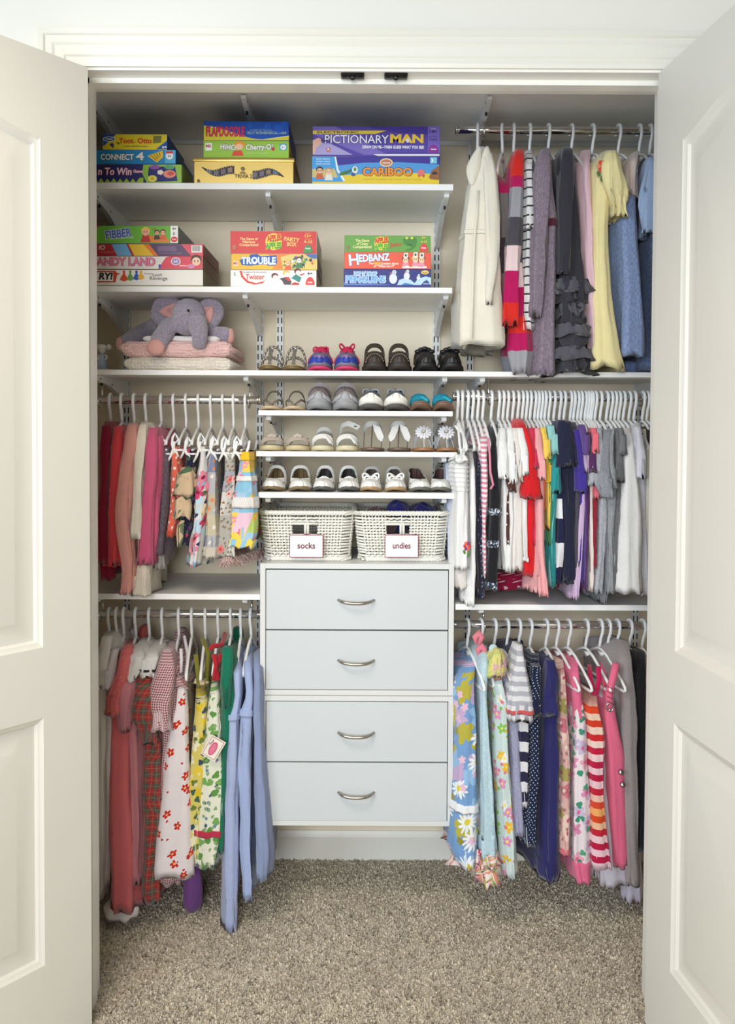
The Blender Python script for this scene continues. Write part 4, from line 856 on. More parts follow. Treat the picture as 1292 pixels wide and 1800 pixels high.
def shoe_black(t, L, W):
    bl = LEA((30, 29, 31), .42)
    sole(t, L, W, .016, M((24, 23, 24), .5), 'sole', .002, 0, .012)
    upper(t, L*.97, W*.95, .014, [(0, .026), (.2, .046), (.45, .056), (.7, .05), (1, .05)], [(0, 0), (.40, 0), (.5, .45), (.7, .72), (1, .68)], bl, 'upper')
    for y, h in ((.0, .062), (.03, .070)): strap(t, arch(W*.45, y, y + .006, .03, h - .02, 14), .014, bl, 'strap', .003)
    mb = MB()
    for k in range(5): mb.ell((-W*.30 + W*.15*k, .0 - .004 + .006*(k % 2), .070 + .010*math.sin(PI*k/4)), (.011, .008, .007), None, 10, 8)
    obj('ruffle_trim', mb, bl, t); sole(t, L*.82, W*.74, .003, M((46, 42, 44), .8), 'insole', 0, .028, 0)
def shoe_thong(t, L, W, strapc=(150, 140, 128)):
    sole(t, L, W, .009, LEA((206, 182, 146))); sm = M(strapc, .35, .45)
    for sg in (-1, 1): strap(t, [(0, -L*.28, .010), (sg*W*.10, -L*.22, .026), (sg*W*.30, -L*.10, .036), (sg*W*.44, .01, .030), (sg*W*.42, .03, .010)], .007, sm, 'strap', .002)
    strap(t, arch(W*.40, .045, .045, .010, .056, 16), .007, sm, 'strap', .002)
    mb = MB(); mb.tube([(0, -L*.29, .008), (0, -L*.285, .024)], .003, 8); obj('toe_post', mb, sm, t)
def shoe_whitetoe(t, L, W):
    sole(t, L, W, .012, M((86, 82, 78), .6), 'sole', .002, 0, .010); sole(t, L*.99, W, .018, M((236, 234, 226), .45), 'foxing', .002, .012, .012)
    upper(t, L*.96, W*.93, .026, [(0, .012), (.18, .026), (.4, .040), (.7, .044), (1, .044)], [(0, 0), (.40, 0), (.5, .4), (.66, .66), (1, .6)], M((120, 120, 124), .7, 0, 160, .2), 'upper', spring=.012)
    o = upper(t, L*.34, W*.93, .027, [(0, .016), (.4, .025), (1, .024)], [(0, 0), (.6, 0), (1, .15)], M((240, 238, 230), .4), 'toe_cap', .002, spring=.012)
    for v in o.data.vertices: v.co.y -= L*.31
    gm = M((170, 170, 172), .7, 0, 200, .2)
    for k in range(4):
        q = k/3; mb = MB(); y = lerp(-L*.10, L*.06, q); mb.tube([(W*.24*u, y + .009*u*(1 if k % 2 else -1), .056 + .010*q + .006*(1-u*u)) for u in [-1 + j/4 for j in range(9)]], .0042, 7); obj('lace', mb, gm if k % 2 else M((60, 60, 64), .7), t)
    for sg in (-1, 1):
        mb = MB(); mb.tube([Vector((0, L*.0, .068)) + Vector((sg*.026*math.sin(a), -.014*math.sin(a), .008*math.sin(2*a) - .006*math.sin(a))) for a in [PI*i/10 for i in range(11)]], .004, 7); obj('lace_loop', mb, gm, t)
    sole(t, L*.8, W*.72, .003, M((60, 60, 62), .9), 'insole', 0, .034, 0)
def shoe_teal(t, L, W):
    sole(t, L, W, .012, LEA((120, 92, 74)), 'sole', .002, 0, .016); sole(t, L*.96, W*.92, .004, LEA((146, 112, 88)), 'footbed', 0, .012, .016)
    tm = LEA((40, 150, 176), .35)
    strap(t, arch(W*.44, -.030, -.020, .024, .020, 14), .016, tm, 'strap', .003); strap(t, arch(W*.43, .012, .020, .018, .036, 14), .014, tm, 'strap', .003)
    strap(t, [(-W*.40, .02, .034), (-W*.2, -.01, .050), (W*.1, -.03, .046), (W*.35, -.04, .034)], .008, LEA((60, 176, 196), .3), 'cross_strap', .002)
    strap(t, [(W*.36*math.cos(a), .055 + .02*math.sin(a), .046) for a in [PI*i/10 for i in range(11)]], .014, tm, 'heel_strap', .002, (0, 0, 1))
def shoe_beige_sandal(t, L, W):
    sole(t, L, W, .015, LEA((206, 190, 150)), 'sole', .001, 0, .004); sole(t, L*.96, W*.92, .003, LEA((120, 104, 84)), 'footbed', 0, .015, .004)
    tm = LEA((186, 172, 156), .5)
    strap(t, arch(W*.46, -.035, -.02, .014, .026, 14), .016, tm); strap(t, [(-W*.42, .01, .016), (-W*.2, -.01, .042), (W*.05, -.02, .048), (W*.36, .0, .034), (W*.43, .01, .016)], .012, tm)
    for k in range(3):
        mb = MB(); mb.ell((W*(-.12 + .1*k), -.024, .047 + .003*(k % 2)), (.009, .006, .007), None, 10, 8); obj('knot', mb, LEA((196, 184, 168), .5), t)
    strap(t, [(W*.36*math.cos(a), .05 + .02*math.sin(a), .036) for a in [PI*i/10 for i in range(11)]], .01, tm, 'heel_strap', .002, (0, 0, 1))
def shoe_white_sandal(t, L, W, up):
    sole(t, L, W, .015, LEA((216, 206, 170)), 'sole', .001, 0, .004); sole(t, L*.96, W*.92, .003, LEA((150, 140, 124)), 'footbed', 0, .015, .004)
    wm = LEA((236, 234, 230), .4)
    strap(t, arch(W*.46, -.035, -.025, .014, .034, 14), .018, wm)
    mb = MB()
    for k in range(7): mb.ell((W*(.12 + .035*k), -.032, .047 - .0032*k), (.0045, .004, .005), None, 8, 6)
    tag(obj('scalloped_trim', mb, wm, t), kind='stuff')
    strap(t, arch(W*.44, .02, .02, .014, .044, 14), .012, LEA((150, 146, 140), .4))
    if up: strap(t, [(-W*.40, .055, .015), (-W*.42, .045, .05), (-W*.28, .03, .082), (0, .02, .09), (W*.3, .015, .082), (W*.5, .01, .074)], .02, wm, 'open_strap', .002)
    else: strap(t, arch(W*.42, .045, .05, .014, .058, 14), .014, wm)
    mb = MB(); mb.lathe([(.0, -.002), (.005, -.0015), (.005, .0015), (0, .002)], (W*.34, .012, .05 if not up else .078), 12, 'y'); obj('buckle', mb, M((190, 186, 176), .2, .9), t)
def shoe_leaf(t, L, W, k_):
    sole(t, L, W, .010, LEA((112, 90, 74)), 'sole', .001, 0, .004); sv = LEA((206, 204, 202), .35); dk = LEA((96, 82, 78), .45)
    strap(t, [(-W*.06, -L*.28, .010), (-W*.04, -L*.18, .045), (0, -L*.05, .085)], .006, dk, 'thin_strap'); strap(t, [(-W*.40, .05, .010), (-W*.38, .045, .05), (-W*.36, .04, .07)], .008, dk, 'thin_strap'); strap(t, [(W*.40, .05, .010), (W*.42, .045, .05), (W*.40, .04, .076)], .008, dk, 'thin_strap')
    strap(t, arch(W*.42, .030, .030, .055, .034, 14, -.03), .022, sv, 'ankle_strap', .002)
    for sg in ((1,) if k_ == 0 else (-1, 1)):
        strap(t, [(sg*W*.02, -.03, .086), (sg*W*.2, -.036, .072), (sg*W*.36, -.038, .044), (sg*W*.40, -.038, .032)], .024, sv, 'leaf', .002, (1, 0, .6), lambda q: max(.06, abs(math.sin(PI*min(1, q + .02))))**.8)
def shoe_daisy(t, L, W):
    sole(t, L, W, .010, LEA((164, 116, 74)), 'sole', .001, 0, .004); wm = LEA((232, 232, 236), .5)
    strap(t, arch(W*.43, .012, .02, .010, .044, 14), .016, LEA((206, 206, 214), .5), 'strap')
    strap(t, [(0, -L*.30, .010), (0, -L*.22, .03), (0, -L*.14, .048)], .008, wm, 'toe_strap')
    for r_, nn, lift in ((.026, 13, 0), (.017, 10, .004)):
        for k in range(nn):
            a = 2*PI*k/nn; mb = MB(); rot = Matrix.Rotation(.9, 3, 'X') @ Matrix.Rotation(a, 3, 'Z')
            c0 = Vector((0, -.022, .062)) + rot @ Vector((r_*.72, 0, lift)); mb.ell(c0, (r_*.38, r_*.20, .003), rot, 9, 6); obj('petal', mb, wm, t)
    mb = MB(); mb.ell((0, -.027, .066), (.006, .006, .005), None, 10, 8); obj('flower_centre', mb, M((200, 196, 180), .5), t)
def shoe_flat(t, L, W, kind, side):
    wm = LEA((238, 237, 233), .38); lining = LEA({'tbar': (150, 128, 96), 'scallop': (92, 88, 86), 'bow': (120, 108, 100), 'plain': (108, 84, 78)}[kind], .6)
    sole(t, L, W, .009, LEA({'tbar': (130, 110, 80), 'scallop': (90, 90, 86), 'bow': (176, 146, 104), 'plain': (110, 108, 96)}[kind]), 'sole', .001, 0, .010)
    op = {'plain': [(0, 0), (.26, 0), (.34, .5), (.5, .78), (1, .6)]}.get(kind, [(0, 0), (.30, 0), (.37, .55), (.5, .78), (1, .6)])
    upper(t, L*.98, W*.97, .008, [(0, .018), (.15, .030), (.32, .033), (.5, .036), (.75, .050), (1, .062)], op, wm, 'upper', .0005, spring=.010)
    sole(t, L*.90, W*.82, .003, lining, 'insole', 0, .012, .004)
    o = upper(t, L*.95, W*.92, .010, [(0, .01), (.4, .02), (.5, .032), (.75, .047), (1, .059)], [(0, .9), (.45, .8), (.5, .78), (1, .62)], lining, 'lining', .0, spring=.004)
    if kind in ('tbar', 'scallop'):
        strap(t, arch(W*.44, .012 - side*.008, .012 + side*.008, .022, .054, 18, -.006, .7), .011, wm, 'strap', .0022)
        mb = MB(); mb.lathe([(0, -.002), (.0045, -.0015), (.0045, .0015), (0, .002)], (side*W*.43, .008, .044), 12, 'y'); obj('buckle', mb, M((206, 196, 150), .25, .9), t)
    if kind == 'scallop':
        mb = MB()
        for k in range(9): mb.ell((W*(-.32 + .08*k), -L*.155 + .004*abs(k - 4)*.4, .044 - .0009*(k-4)**2), (.0045, .003, .0045), None, 8, 6)
        tag(obj('scalloped_trim', mb, wm, t), kind='stuff')
    if kind == 'bow':
        strap(t, arch(W*.43, .014, .014, .022, .052, 18, 0, .7), .010, LEA((196, 194, 192), .4), 'strap', .002)
        for sg in (-1, 1):
            for k in (0, 1):
                mb = MB(); mb.tube([Vector((0, -L*.17, .044)) + Vector((sg*(.026 - .006*k)*math.sin(a), -.006*math.sin(a) - .004*k, (.006 - .012*k)*math.sin(a) + .009*math.sin(2*a))) for a in [PI*i/10 for i in range(11)]], .0034, 7); obj('bow_loop', mb, wm, t)
        mb = MB(); mb.ell((0, -L*.175, .044), (.006, .005, .006), None, 10, 8); obj('bow_knot', mb, wm, t)
def pair(key, px0, px1, L, W, fn, labels, group, dy=0.0, toe_in=.0, yoff=.012):
    zt_, yf = SH[key][0], SH[key][1]
    mid = (px0 + px1)/2; q = (px1 - px0)/4
    for k, px in enumerate((px0 + q, px1 - q)):
        x = (px - CX)/F*(yf + yoff + .03)
        c = Vector((x, yf + yoff + L/2 + dy*k, zt_))
        t = thing('shoe', c, labels[k], 'shoe', group, rz=toe_in*(1 if k == 0 else -1)); local(t)
        fn(t, L, W, k)
two = lambda s: ('%s, the one nearer the wall upright' % s, s)
RED = (206, 40, 84)
def prs(s, a, b_): return (s + ' ' + a, s + ' ' + b_)
pair('main', 452, 536, .17, .072, lambda t, L, W, k: shoe_sandal_braid(t, L, W), ('silver braided sandal beside the folded blankets', 'silver braided sandal beside the bright trainers'), 'silver braided sandals', .0)
cols = dict(sole=(222, 70, 120), mid=(120, 116, 130), up=(132, 112, 150), toe=(52, 70, 170), acc=(206, 60, 110), tongue=(120, 70, 130))
pair('main', 538, 632, .19, .078, lambda t, L, W, k: shoe_sneaker(t, L, W, cols, RED, k == 1), ('purple and blue trainer with neat red laces', 'purple and blue trainer with long loose red laces'), 'purple and blue trainers')
pair('main', 636, 723, .18, .074, lambda t, L, W, k: shoe_clog(t, L, W), ('dark brown strapped clog beside the loose red laces', 'dark brown strapped clog beside the black shoes'), 'dark brown clogs')
pair('main', 725, 815, .175, .074, lambda t, L, W, k: shoe_black(t, L, W), ('black strap shoe beside the brown clogs', 'black strap shoe nearest the ivory coat'), 'black strap shoes')
pair('s1', 456, 537, .16, .072, lambda t, L, W, k: shoe_thong(t, L, W), ('thin strapped thong sandal at the end of its shelf', 'thin strapped thong sandal beside grey trainers'), 'thin strapped thong sandals')
pair('s1', 537, 630, .185, .080, lambda t, L, W, k: shoe_velcro(t, L, W), ('grey trainer beside thin strapped sandals', 'grey trainer beside white toe capped shoes'), 'grey trainers')
pair('s1', 629, 718, .175, .076, lambda t, L, W, k: shoe_whitetoe(t, L, W), ('white toe capped lace shoe beside grey trainers', 'white toe capped lace shoe beside turquoise sandals'), 'white toe capped lace shoes')
pair('s1', 719, 799, .165, .068, lambda t, L, W, k: shoe_teal(t, L, W), ('turquoise sandal beside white toe capped shoes', 'turquoise sandal at the end of its shelf'), 'turquoise sandals')
pair('s2', 454, 546, .155, .076, lambda t, L, W, k: shoe_beige_sandal(t, L, W), ('beige knotted sandal at the end of its shelf', 'beige knotted sandal beside white sandals'), 'beige knotted sandals')
pair('s2', 545, 632, .16, .072, lambda t, L, W, k: shoe_white_sandal(t, L, W, k == 1), ('white sandal with closed ankle strap', 'white sandal with ankle strap flung open'), 'white strap sandals')
pair('s2', 631, 726, .165, .072, lambda t, L, W, k: shoe_leaf(t, L, W, k), ('silver sandal with single hanging leaf', 'silver sandal with two hanging leaves'), 'silver leaf sandals')
pair('s2', 725, 806, .165, .068, lambda t, L, W, k: shoe_daisy(t, L, W), ('sandal with white flower, beside silver leaf sandals', 'sandal with white flower, at the shelf end'), 'sandals with white flowers')
pair('s3', 460, 548, .17, .074, lambda t, L, W, k: shoe_flat(t, L, W, 'tbar', 1 if k else -1), ('white strap shoe at the shelf end above the socks basket', 'white strap shoe with tan lining beside scalloped shoes'), 'white tan lined strap shoes', 0, -.08)
pair('s3', 548, 634, .17, .070, lambda t, L, W, k: shoe_flat(t, L, W, 'scallop', 1 if k else -1), ('white scalloped strap shoe beside tan lined shoes', 'white scalloped strap shoe beside bow shoes'), 'white scalloped strap shoes', 0, -.05)
pair('s3', 632, 716, .17, .070, lambda t, L, W, k: shoe_flat(t, L, W, 'bow', 1 if k else -1), ('white bow shoe beside scalloped shoes', 'white bow shoe beside plain flats'), 'white bow shoes', 0, -.05)
pair('s3', 716, 798, .175, .070, lambda t, L, W, k: shoe_flat(t, L, W, 'plain', 1 if k else -1), ('plain white flat beside bow shoes', 'plain white flat at the shelf end by smocked dress'), 'plain white flats', 0, .10)
# ------------------------------------------------------------------ folded blankets, elephant, figurine
def crochet(col):
    key = ('crochet', col)
    if key in MATS: return MATS[key]
    m, n, b = newmat('crochet', 0.95); o = n.obj()
    v = n.n.new('ShaderNodeTexVoronoi'); v.inputs['Scale'].default_value = 95.0; v.inputs['Randomness'].default_value = 0.35; n.put(v.inputs['Vector'], n.vmath('MULTIPLY', o, (1.0, 1.0, 1.25)))
    c = lin(col); n.put(b.inputs['Base Color'], n.mix(n.ramp(v.outputs['Distance'], [(0.05, (1, 1, 1)), (0.22, (0, 0, 0))], False), c, tuple(x*.62 for x in c)))
    b.inputs['Sheen Weight'].default_value = .4
    bump(n, b, n.math('ADD', v.outputs['Distance'], n.math('MULTIPLY', n.noise(o, 260, 2), .3)), 1.0, .006); MATS[key] = m; return m
def folded(name, pl, pr, yt, yb, yf, depth, layers, col, label, z0=None, wob=.004, seed=1, cat='blanket', mat=None, rag=0.0):
    """a folded blanket: a stack of soft layers joined by the fold at the front"""
    r = random.Random(seed)
    x0, x1 = P(pl, yb, yf).x, P(pr, yb, yf).x; zb = P((pl+pr)/2, yb, yf).z if z0 is None else z0; zt_ = P((pl+pr)/2, yt, yf).z
    t = thing(name, ((x0+x1)/2, yf + depth/2, zb), label, cat); hh = (zt_ - zb)/layers
    for k in range(layers):
        mb = MB(); NX = 44; rings = []
        za = zb + hh*k; rr_ = hh/2
        sec = [(yf + rr_ - rr_*math.cos(a)*1.0, za + rr_ + rr_*math.sin(a)) for a in [-PI/2 + PI*i/10 for i in range(11)]]
        front = [(yf + rr_ - rr_*math.sin(PI*i/10), za + rr_ - rr_*math.cos(PI*i/10)) for i in range(11)]
        back = [(yf + depth - rr_ + rr_*math.sin(PI*i/6), za + rr_ + rr_*math.cos(PI*i/6)) for i in range(7)]
        sec = front + back
        ph = [r.uniform(0, 6) for _ in range(6)]
        sh = r.uniform(-.006, .006)
        for i in range(NX + 1):
            u = i/NX; x = lerp(x0 + sh*.5, x1 + sh, u); e = min(u, 1 - u)*NX; sc = 1.0 if e >= 3 else (.55 + .45*math.sin(e/3*PI/2))
            ring = []
            for j, (y, z) in enumerate(sec):
                q = wob*(math.sin(u*9 + ph[0]) + .6*math.sin(u*21 + ph[1] + j*.4)); 
                ring.append(Vector((x + (rag*r.uniform(-1, 1) if e < 2 else 0), y - (q if j < 11 else 0) + wob*.6*math.sin(j + ph[2] + u*30)*.5, za + rr_ + (z - za - rr_)*sc*(1 + .05*math.sin(u*14 + ph[3] + j*.3)) + wob*.5*math.sin(u*6 + ph[4])*(1 if k else .0))))
            rings.append(ring)
        mb.loft(rings, True, True, True); obj('folded_layer', mb, mat or crochet(col), t)
    return t
ZM = SH['main'][0]
folded('folded_blanket', 217, 405, 627, 651, 2.640, .29, 1, (240, 232, 218), 'cream crocheted blanket folded on shelf under the pink one', ZM, .003, 2)
folded('folded_blanket', 213, 408, 598, 626, 2.638, .30, 1, (242, 200, 196), 'pale pink crocheted blanket folded under grey plush elephant', P(310, 627, 2.638).z, .004, 5, rag=.006)
folded('folded_cloth', 250, 381, 590, 602, 2.66, .22, 1, (240, 238, 236), 'white cloth folded between elephant and pink blanket', P(310, 600.5, 2.66).z, .002, 9, 'cloth', cloth('plain', (238, 236, 235)))
PX = 1475.0
def plush():
    m, n, b = newmat('plush', 0.95); o = n.obj(); f = n.noise(o, 260.0, 3)
    n.put(b.inputs['Base Color'], n.mix(n.ramp(f, [(0.35, (0, 0, 0)), (0.7, (1, 1, 1))], False), lin((140, 132, 152)), lin((180, 173, 192))))
    b.inputs['Sheen Weight'].default_value = .6; bump(n, b, n.math('ADD', f, n.math('MULTIPLY', n.noise(o, 90.0, 2), .8)), .9, .006)
    body = m
    Y = 2.70
    def q(px, py, y): return P(px, py, y)
    c0 = q(312, 600, 2.76); t = thing('plush_elephant', (c0.x, 2.78, c0.z), 'grey plush elephant lying on folded blankets', 'plush toy')
    mb = MB()
    u = Y/F
    def E(px, py, y, rx, ry, rz_, rot=None): mb.ell(q(px, py, y), (rx*u, ry*u, rz_*u), rot, 20, 14)
    E(332, 554, 2.70, 30, 32, 29); E(330, 568, 2.67, 27, 26, 22)                   # head, cheeks
    mb.tube([q(345, 566, 2.655), q(350, 580, 2.635), q(351, 594, 2.628), q(350, 606, 2.632)], [19*u, 15.5*u, 13.5*u, 12*u], 18); E(350, 605, 2.632, 12.5, 12, 9)  # trunk
    E(318, 575, 2.82, 42, 60, 30); E(300, 578, 2.86, 44, 60, 26)                  # body behind
    mb.tube([q(300, 570, 2.72), q(292, 582, 2.655), q(280, 598, 2.622), q(276, 612, 2.615)], [15*u, 16*u, 15*u, 13*u], 18)                # near front leg
    mb.tube([q(352, 585, 2.78), q(378, 590, 2.72), q(400, 590, 2.71), q(406, 592, 2.71)], [17*u, 17*u, 15*u, 11*u], 18)               # other front leg
    mb.tube([q(285, 575, 2.88), q(250, 588, 2.82), q(222, 602, 2.74), q(212, 606, 2.71)], [22*u, 18*u, 14*u, 10*u], 18)               # hind leg
    mb.tube([q(330, 580, 2.92), q(370, 596, 2.90), q(392, 600, 2.86)], [20*u, 16*u, 12*u], 18)
    o = obj('body', mb, body, t)
    md = o.modifiers.new('union', 'REMESH'); md.mode = 'VOXEL'; md.voxel_size = .0032; md.use_smooth_shade = True
    md = o.modifiers.new('soften', 'SMOOTH'); md.factor = .6; md.iterations = 7
    tx = bpy.data.textures.new('pile', 'CLOUDS'); tx.noise_scale = .006
    md = o.modifiers.new('pile', 'DISPLACE'); md.texture = tx; md.strength = .003; md.mid_level = .5
    pink = cloth('plain', (222, 168, 160))
    for sg, cx_, cy_, rx, rz_ in ((-1, 294, 548, 29, 27), (1, 367, 552, 24, 28)):
        e = MB(); c = q(cx_, cy_, 2.71); rings = []
        for r_, d in ((0.02, -.004), (.5, -.008), (.8, -.012), (1.0, -.006), (1.06, .004), (1.0, .016), (.7, .022), (.02, .022)):
            rings.append([c + Vector((rx*u*r_*math.cos(a)*(1 + .12*math.sin(2*a + sg)), d + .018*sg*math.cos(a)*-1*r_*.6, rz_*u*r_*math.sin(a)*(1 + .05*math.sin(3*a)))) for a in [2*PI*i/26 for i in range(26)]])
        e.loft(rings, True, True, True); eo = obj('ear', e, body, t)
        md = eo.modifiers.new('sub', 'SUBSURF'); md.levels = 1; md.render_levels = 2; md = eo.modifiers.new('pile', 'DISPLACE'); md.texture = tx; md.strength = .002
        e = MB(); kx = 5 if sg < 0 else -3; c2 = q(cx_ + kx, cy_ - 1, 2.71); pts = [(-.68, -.1), (-.3, .28), (.35, .55), (.62, .3), (.55, -.35), (.2, -.55), (-.35, -.35)] if sg < 0 else [(-.6, .45), (0, .42), (.5, .42), (.55, .0), (.3, -.7), (-.15, -.78), (-.35, -.2)]
        NN = 28; ring0 = []
        for i in range(NN):
            f = i/NN*len(pts); a = int(f) % len(pts); b_ = (a + 1) % len(pts); tt = f - int(f)
            ring0.append((lerp(pts[a][0], pts[b_][0], tt)*rx*u*.95, lerp(pts[a][1], pts[b_][1], tt)*rz_*u*.95))
        rings = [[c2 + Vector((x*k, -.0125 - .004*(1-k) + .018*sg*-.6*(x/(rx*u)), z*k)) for x, z in ring0] for k in (1.0, .96, .7, .02)]
        rings[0] = [p + Vector((0, .006, 0)) for p in rings[0]]
        e.loft(rings, True, False, True); obj('ear_lining', e, cloth('plain', (224, 168, 164)), eo)
    e = MB(); e.ell(q(331, 546, 2.618), (.0045, .004, .0045)); obj('eye', e, M((20, 18, 20), .15), t)
    e = MB(); e.ell(q(302, 541, 2.634), (.0035, .003, .0035)); 
    # foot pads
    def pad(px, py, y, w_, h_, rotz=0.0):
        e = MB(); c = q(px, py, y); pts = []
        for i in range(30):
            a = 2*PI*i/30; r_ = 1 + (.14*abs(math.cos(1.5*a + PI/4)) if math.sin(a) > 0 else 0); pts.append((w_*r_*math.cos(a)*u, h_*r_*math.sin(a)*u))
        R_ = Matrix.Rotation(rotz, 3, 'Z')
        rings = [[c + R_ @ Vector((x*k, -.004*(1 - k*k) - d, z*k)) for x, z in pts] for k, d in ((1.02, -.008), (1.0, 0.0), (.7, .002), (.05, .003))]
        e.loft(rings, True, False, True); obj('foot_pad', e, pink, t)
    pad(273, 611, 2.596, 14.5, 12.5); pad(407, 591, 2.70, 7, 12, .9); pad(208, 605, 2.70, 6, 10, -.5)
plush()
c0 = P(181, 648, 2.70); t = thing('figurine', (c0.x, 2.70, ZM), 'small pale blue and white porcelain figurine at door jamb', 'figurine')
por = M((226, 224, 218), .2); u = 2.70/F
mb = MB(); mb.lathe([(0, 0), (15*u, 0), (15.5*u, 2*u), (13*u, 4*u), (0, 5*u)], (c0.x, 2.70, ZM), 24); obj('base', mb, por, t)
mb = MB(); mb.lathe([(8*u, 4*u), (10*u, 7*u), (8.5*u, 16*u), (5.5*u, 26*u), (4.5*u, 31*u), (0, 32*u)], (c0.x - 2*u, 2.70, ZM), 20); obj('dress', mb, M((176, 196, 214), .25), t)
mb = MB(); mb.ell((c0.x - 1*u, 2.70, ZM + 38*u), (6.5*u, 6.5*u, 7.5*u)); mb.ell((c0.x - 1*u, 2.698, ZM + 42*u), (7.5*u, 7*u, 6*u)); obj('head', mb, por, t)
for sg in (-1, 1):
    mb = MB(); mb.ell((c0.x + sg*9*u, 2.706, ZM + 43*u), (5*u, 3*u, 5*u)); obj('bow', mb, por, t)
    mb = MB(); mb.tube([(c0.x + sg*3.5*u, 2.70, ZM + 29*u), (c0.x + sg*8*u, 2.694, ZM + 24*u), (c0.x + sg*5*u, 2.69, ZM + 19*u)], [2.6*u, 2.2*u, 1.8*u], 10); obj('arm', mb, por, t)
# ------------------------------------------------------------------ hangers and clothes
from mathutils import noise as mnoise
PLAST = M((240, 241, 240), .35)
def meshonly(mb, mat):
    o = obj('tmp', mb, mat); me = o.data; bpy.data.objects.remove(o); return me
def mk_hanger(k_=1.0):
    r = .0050; mb = MB()
    hook = [(0, .004, -.074), (0, .0, -.06), (0, -.006, -.04), (0, -.016, -.022), (0, -.0185, -.006)] + [(0, -.0178*math.cos(a), .0178*math.sin(a)) for a in [PI*i/10 for i in range(1, 10)]] + [(0, .0182, -.004), (0, .0165, -.012)]
    mb.tube(hook, r, 8); h = meshonly(mb, PLAST); h.name = 'hook'
    mb = MB(); half = [(.012*k_, -.077), (.05, -.090), (.10, -.117), (.145, -.143), (.162, -.156), (.166, -.164), (.158, -.169), (.13, -.170)]
    half = [(y*k_, z) for y, z in half]
    pts = [(0, y, z) for y, z in half] + [(0, -y, z) for y, z in half[::-1]]
    mb.tube(pts, r*.95, 8, True); mb.add([(-.0022, -.035, -.086), (-.0022, .035, -.086), (-.0022, 0, -.104), (.0022, -.035, -.086), (.0022, .035, -.086), (.0022, 0, -.104)], [(0, 2, 1), (3, 4, 5), (0, 3, 5, 2), (1, 2, 5, 4), (0, 1, 4, 3)])
    f = meshonly(mb, PLAST); f.name = 'shoulder_bar'; return h, f
H_HOOK, H_FRAME = mk_hanger()
H_SMALL = mk_hanger(.72)[1]
def mk_clip():
    mb = MB(); r = .0046
    hook = [(0, 0, -.090), (0, .001, -.07), (0, -.003, -.05), (0, -.014, -.026), (0, -.0185, -.008)] + [(0, -.0178*math.cos(a), .0178*math.sin(a)) for a in [PI*i/10 for i in range(1, 10)]] + [(0, .0182, -.006)]
    mb.tube(hook, r, 8); h = meshonly(mb, PLAST)
    mb = MB(); mb.tube([(0, -.125, -.142), (0, -.115, -.130), (0, -.08, -.116), (0, -.035, -.098), (0, 0, -.090), (0, .035, -.098), (0, .08, -.116), (0, .115, -.130), (0, .125, -.142)], r, 8); mb.tube([(0, -.12, -.158), (0, .12, -.158)], .0030, 8)
    f = meshonly(mb, PLAST)
    mb = MB()     # a clip seen from its end: two jaws with a spring loop
    mb.tube([(-.012, 0, .044), (-.020, 0, .030), (-.022, 0, .010), (-.018, 0, -.006), (-.008, 0, -.016), (-.002, 0, -.030)], [.0032, .004, .0042, .0042, .004, .003], 8)
    mb.tube([(.026, 0, .030), (.022, 0, .008), (.014, 0, -.014), (.004, 0, -.034)], [.004, .0045, .0042, .003], 8)
    mb.tube([(-.015, 0, -.006), (-.006, 0, -.009), (.005, 0, -.009), (.011, 0, -.008)], .0032, 8); mb.tube([(-.012, .004, .040), (-.003, .004, .026), (-.011, .004, .014)], .003, 7)
    c = meshonly(mb, PLAST); return h, f, c
K_HOOK, K_FRAME, K_CLIP = mk_clip()
def child(name, me, parent, loc=(0, 0, 0)):
    o = bpy.data.objects.new(name, me); COL.objects.link(o); o.parent = parent; o.location = loc; return o
def hanger(rodk, px, yaw, short, clip=False, wide=False):
    z = ROD[rodk]; x = P(px, 700, YR - .018).x if rodk in ('ml', 'mr') else P(px, 229 if rodk == 'ur' else 1090, YR - .018).x
    lab = ('white plastic clip hanger holding ' if clip else 'white plastic hanger carrying ') + short
    t = thing('clothes_hanger', (x, YR, z), lab, 'hanger', 'white hangers on the rods', math.radians(yaw))
    if clip:
        child('hook', K_HOOK, t); child('shoulder_bar', K_FRAME, t)
        for y in (-.118, .118): child('clip', K_CLIP, t, (0, y, -.156 - .006*math.sin(px)))
    else: child('hook', H_HOOK, t); child('shoulder_bar', H_FRAME if wide else H_SMALL, t)
    return t
def pchip(xs, ys, x):
    n = len(xs)
    if x >= xs[-1]: return ys[-1]
    if x <= xs[0]: return ys[0]
    d = [(ys[i+1]-ys[i])/(xs[i+1]-xs[i]) for i in range(n-1)]
    m_ = [d[0]] + [0 if d[i-1]*d[i] <= 0 else 2*d[i-1]*d[i]/(d[i-1]+d[i]) for i in range(1, n-1)] + [d[-1]]
    for i in range(n-1):
        if x <= xs[i+1]:
            h = xs[i+1]-xs[i]; t = (x-xs[i])/h
            return ys[i]*(1+2*t)*(1-t)**2 + m_[i]*h*t*(1-t)**2 + ys[i+1]*t*t*(3-2*t) + m_[i+1]*h*t*t*(t-1)
SEED = [0]
